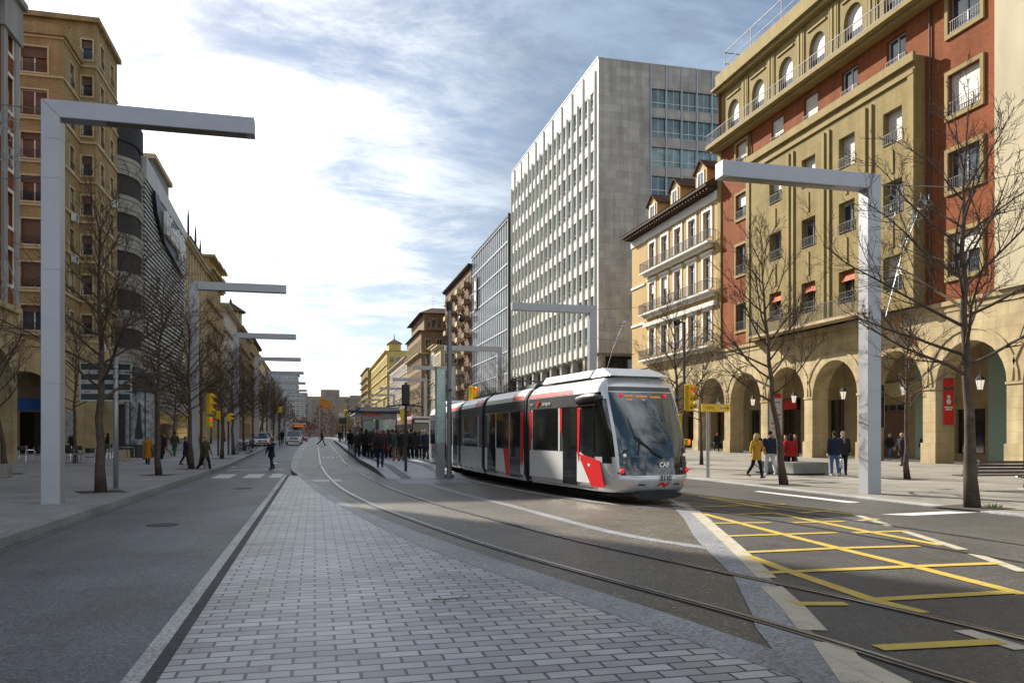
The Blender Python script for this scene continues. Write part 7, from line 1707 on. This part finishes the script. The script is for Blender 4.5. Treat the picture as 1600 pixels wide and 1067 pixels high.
for u, v, lab in ((20, 719, 'round cafe table left of the leaning tree'), (55, 720, 'round cafe table left of the lamp post'), (126, 723, 'round cafe table between the two front chairs'), (112, 715, 'round cafe table in front of the man in black'), (172, 713, 'round cafe table near the direction sign post')):
    x, y, _ = put(u, v); o = table(lab, x, y, T0); T0 = T0 or o
t = thing('menu_stand', 'tubular barrier with pale boards at the end of the cafe terrace', 'stand', (*put(196, 721)[:2], 0)); q = MB(); q.loft([(-.5, 0, 0), (-.5, 0, .95), (.5, 0, .95), (.5, 0, 0)], [.025]*4, 6); q.build('tube_frame', 'chrome', t); q = MB()
for k in range(4): q.quad((-.45+.2*k, .05, .05), (-.3+.2*k, .05, .05), (-.35+.2*k, -.02, .8), (-.5+.2*k, -.02, .8))
q.build('board', 'beige_plaster', t)
t = thing('stone_planter', 'low grey stone block at the left picture edge beside the leaning tree', 'planter', (*put(1, 746)[:2], 0)); q = MB(); q.box(-.5, .3, -.4, .4, 0, .55); q.build('block', 'bench_stone', t, bevel=.03); q = MB(); q.box(-.42, .22, -.32, .32, .551, .57); q.build('soil', 'tree_pit', t)
t = thing('concrete_block', 'low dark concrete seating block between the tree and the two men', 'block', (*put(1267, 742, .03)[:2], .03), R(8)); q = MB(); q.box(-.9, .95, 0, 2.6, .06, .52); q.build('block', 'bench_stone', t, bevel=.02); q = MB(); q.box(-.8, .85, .1, 2.5, 0, .06); q.build('plinth', 'pole_dark', t)
def bench(label, x, y, rot, L=3.1):
    t = thing('park_bench', label, 'bench', (x, y, .03), R(rot), None)
    for k in range(4): q = MB(); q.box(0, L, -.06-.012*k, -.02-.012*k, .50+.1*k, .58+.1*k); q.build('backrest_slat', 'bench_wood', t, bevel=.008)
    for k in range(4): q = MB(); q.box(0, L, .02+.12*k, .12+.12*k, .42, .46); q.build('seat_slat', 'bench_wood', t, bevel=.008)
    for x_ in (.45, L-.45): q = MB(); q.loft([(x_, -.08, .9), (x_, -.02, .5), (x_, .1, .3), (x_, .18, .05)], [(.045, .03)]*4, 6); q.loft([(x_, .1, .36), (x_, .5, .38)], [.03]*2, 6); q.box(x_-.05, x_+.05, .05, .4, 0, .06); q.build('leg', 'cast_metal', t)
x, y, _ = put(1503, 766, .03); bench('long dark slatted bench behind the pale tree trunk', x, y, -9, 2.55); bench('second slatted bench running out of the right picture edge', x+2.62, y-.42, -9, 2.8)
t = thing('grass_tuft', 'small green grass tuft at the foot of the pale tree', 'grass', (14.95, 15.0, .03)); q = MB(); rd = random.Random(2)
for k in range(60): a = rd.uniform(0, 6.28); r = rd.uniform(0, .16); q.add([(r*math.cos(a), r*math.sin(a), 0), (r*math.cos(a)+.02, r*math.sin(a), 0), (1.6*r*math.cos(a), 1.6*r*math.sin(a), rd.uniform(.05, .13))], [(0, 1, 2)])
q.build('blades', 'grass_tuft', t)
x, y = at(705, 938); t = thing('fallen_twig', 'small dry fallen twig lying on the grey island paving', 'twig', (x, y, .004)); q = MB()
q.loft([(-.2, .03, .008), (-.05, -.01, .012), (.08, 0, .02), (.2, .03, .01)], [.004, .006, .005, .003], 5); q.loft([(-.05, -.01, .012), (-.1, -.09, .01)], [.004, .002], 4); q.loft([(.08, 0, .02), (.15, .1, .03)], [.004, .002], 4); q.loft([(-.12, .01, .01), (-.18, .1, .012)], [.004, .002], 4); q.build('stem', 'twig', t)
for k, (x, y, z) in enumerate(((-3.0, 17.5, -.157), (-2.4, 29, -.157), (3.0, 33.9, .004))):
    q = MB(); q.cyl(x, y, z-.05, z+.004, .32, n=24); struct(q.build('manhole_cover', 'edging_dark'))
# ------------------------------------------------------------------ bicycles
def bicycle(label, x, y, rot, first=None):
    if first: return copy_thing(first, label, (x, y, gz(y)), R(rot))
    t = thing('bicycle', label, 'bicycle', (x, y, gz(y)), R(rot), 'bicycles parked at the left kerb')
    for yy in (-.52, .52):
        q = MB(); n = 18; q.loft([(0, yy+.33*math.cos(2*math.pi*k/n), .34+.33*math.sin(2*math.pi*k/n)) for k in range(n+1)], [.018]*(n+1), 5, cap=False)
        for k in range(0, n, 2): q.loft([(0, yy, .34), (0, yy+.33*math.cos(2*math.pi*k/n), .34+.33*math.sin(2*math.pi*k/n))], [.004]*2, 3)
        q.build('wheel', 'tyre', t)
    q = MB()
    for a, b in (((0, .52, .34), (0, .12, .3)), ((0, .12, .3), (0, .22, .85)), ((0, .22, .8), (0, -.35, .82)), ((0, .12, .3), (0, -.37, .72)), ((0, -.35, .9), (0, -.52, .34)), ((0, .52, .34), (0, .22, .78))): q.loft([a, b], [.016]*2, 6)
    q.build('frame', 'poster_red' if 0 else 'pole_dark', t); q = MB(); q.loft([(-.28, -.3, 1.0), (0, -.35, .98), (.28, -.3, 1.0)], [.014]*3, 6); q.build('handlebar', 'chrome', t); q = MB(); q.ell((0, .24, .9), (.07, .13, .035), 8, 5); q.build('saddle', 'black_plastic', t)
    return t
B0 = None
for k, (yy, rr) in enumerate(((67.5, 60), (69, 72), (70.6, 55), (72.2, 80), (74, 65))):
    o = bicycle(['first bicycle beyond the third left lamp post', 'second bicycle from the lamp post at the left kerb', 'middle bicycle of the five at the left kerb', 'fourth bicycle from the lamp post at the left kerb', 'farthest of the five bicycles at the left kerb'][k], -5.75, yy, rr, B0); B0 = B0 or o
# ------------------------------------------------------------------ vehicles
def car(name, label, cat, x, y, rot, paint, L=4.5, W=1.82, H=1.5, suv=False, z=None):
    t = thing(name, label, cat, (x, y, gz(y)-.155 if z is None else z), R(rot)); w = W/2
    hb = .95 if suv else .82                       # local -y is the front
    prof = [(-L/2, .35, .82), (-L/2+.02, .62, .86), (-L/2+.25, hb-.1, .95), (-L*.22, hb, 1.0), (L*.30, hb+.04, 1.0), (L/2-.08, hb-.02, .95), (L/2, .55, .9), (L/2-.05, .32, .85)]
    q = MB()
    P = [(-w*k, y_, z_) for y_, z_, k in prof]; Q = [(w*k, y_, z_) for y_, z_, k in prof]; n = len(prof)
    lowL = [(-w*.95, y_, .24) for y_, z_, k in prof]; lowR = [(w*.95, y_, .24) for y_, z_, k in prof]
    for i in range(n-1):
        q.quad(P[i], P[i+1], Q[i+1], Q[i]); q.quad(lowL[i], lowL[i+1], P[i+1], P[i]); q.quad(lowR[i], lowR[i+1], Q[i+1], Q[i]); q.quad(lowL[i], lowL[i+1], lowR[i+1], lowR[i])
    q.quad(P[0], Q[0], lowR[0], lowL[0]); q.quad(P[-1], Q[-1], lowR[-1], lowL[-1])
    b = q.build('body', paint, t, bevel=.05)
    q = MB(); c0, c1, r0, r1 = -L*.22, L*.42, -L*.06, L*.28
    base = [(-w*.93, c0, hb), (w*.93, c0, hb), (w*.93, c1, hb+.02), (-w*.93, c1, hb+.02)]; tp = [(-w*.74, r0, H-.03), (w*.74, r0, H-.03), (w*.74, r1, H-.04), (-w*.74, r1, H-.04)]
    q.add(base+tp, [(0, 1, 5, 4), (1, 2, 6, 5), (2, 3, 7, 6), (3, 0, 4, 7)]); q.build('windows', 'window_glass', t)
    q = MB(); q.add(tp+[(x_*.97, y_, z_+.05) for x_, y_, z_ in tp], [(4, 5, 6, 7), (0, 1, 5, 4), (1, 2, 6, 5), (2, 3, 7, 6), (3, 0, 4, 7), (0, 3, 2, 1)])
    for s in (-1, 1):
        for (a, c) in (((s*w*.94, c0, hb), (s*w*.755, r0, H)), ((s*w*.94, c1, hb+.02), (s*w*.755, r1, H-.02)), ((s*w*.94, (c0+c1)/2, hb), (s*w*.755, (r0+r1)/2, H-.02))): q.loft([a, c], [.035]*2, 5)
    q.build('roof', paint, t)
    for s in (-1, 1):
        for yy in (-L*.31, L*.30):
            q = MB(); q.loft([(s*(w-.2), yy, .33), (s*(w+.01), yy, .33)], [.33, .33], 16); wh_ = q.build('wheel', 'tyre', t); q = MB(); q.loft([(s*(w+.011), yy, .33), (s*(w+.03), yy, .33)], [.2, .18], 10); q.build('rim', 'cast_metal', wh_)
        q = MB(); q.ell((s*w*.68, -L/2+.1, hb-.22), (.22, .1, .09), 10, 6); q.build('headlight', 'chrome', t); q = MB(); q.ell((s*w*.74, L/2-.05, hb-.15), (.12, .06, .12), 8, 6); q.build('tail_light', 'poster_red', t); q = MB(); q.ell((s*(w+.1), c0+.25, hb+.1), (.1, .06, .07), 8, 6); q.build('mirror', paint, t)
    q = MB(); q.box(-w*.5, w*.5, -L/2-.03, -L/2+.06, hb-.33, hb-.16); q.box(-w*.8, w*.8, -L/2-.01, -L/2+.08, .3, .42); q.build('grille', 'black_plastic', t); q = MB(); q.box(-.26, .26, -L/2-.05, -L/2-.031, .44, .55); q.build('number_plate', 'plate_white', t)
    return t
car('parked_car' if 0 else 'car', 'silver off-road car with lit front driving towards the camera', 'car', -2.55, 104, 0, 'car_silver', 4.6, 1.9, 1.68, True, gz(104)-.05)
car('parked_car', 'white car parked at the left kerb beyond the bicycles', 'car', -5.9, 92, 12, 'car_white', 4.3, 1.75, 1.45, False, gz(92)+.0)
car('parked_car', 'white car parked behind the first white one on the left', 'car', -5.9, 99, 12, 'car_white', 4.4, 1.78, 1.5, False, gz(99))
car('car', 'dark red small car following the silver off-road car', 'car', -1.9, 118, 0, 'bus_red', 4.0, 1.7, 1.45, False, gz(118)-.05)
car('car', 'distant white car crossing behind the far platform end', 'car', 6.5, 175, 80, 'car_white', 4.3, 1.75, 1.45, False, gz(175))
def bus(label, x, y, rot, paint, z, strip_m):
    t = thing('bus', label, 'bus', (x, y, z), R(rot))
    q = MB(); q.box(-1.25, 1.25, -5.5, 5.5, .35, 3.1); q.build('body', paint, t, bevel=.12); q = MB(); q.box(-1.1, 1.1, -5.53, -5.501, 1.25, 2.5); q.build('windscreen', 'window_glass', t); q = MB(); q.box(-.9, .9, -5.53, -5.501, 2.62, 2.9); q.build('destination_board', strip_m, t)
    for s in (-1, 1):
        q = MB(); q.box(*sorted((s*1.251, s*1.27)), -5.2, 5.2, 1.35, 2.5); q.build('side_windows', 'window_glass', t)
        q = MB(); q.ell((s*.95, -5.5, .8), (.16, .05, .1), 8, 6); q.build('headlight', 'chrome', t); q = MB(); q.loft([(s*1.3, -5.3, 2.6), (s*1.45, -5.65, 2.4), (s*1.45, -5.65, 2.0)], [.03, .06, .08], 6); q.build('mirror', 'black_plastic', t)
        for yy in (-3.4, 3.2): q = MB(); q.loft([(s*1.0, yy, .5), (s*1.27, yy, .5)], [.5, .5], 14); q.build('wheel', 'tyre', t)
    q = MB(); q.box(-1.2, 1.2, -5.3, 5.3, 3.1, 3.3); q.build('roof_pod', 'car_white', t)
bus('red bus approaching behind the silver off-road car', -3.0, 165, 0, 'bus_red', gz(165)-.15, 'led_orange')
bus('white roofed maroon bus waiting beyond the rear of the tram', 11.0, 92, 4, 'maroon', gz(92)-.05, 'plate_white')
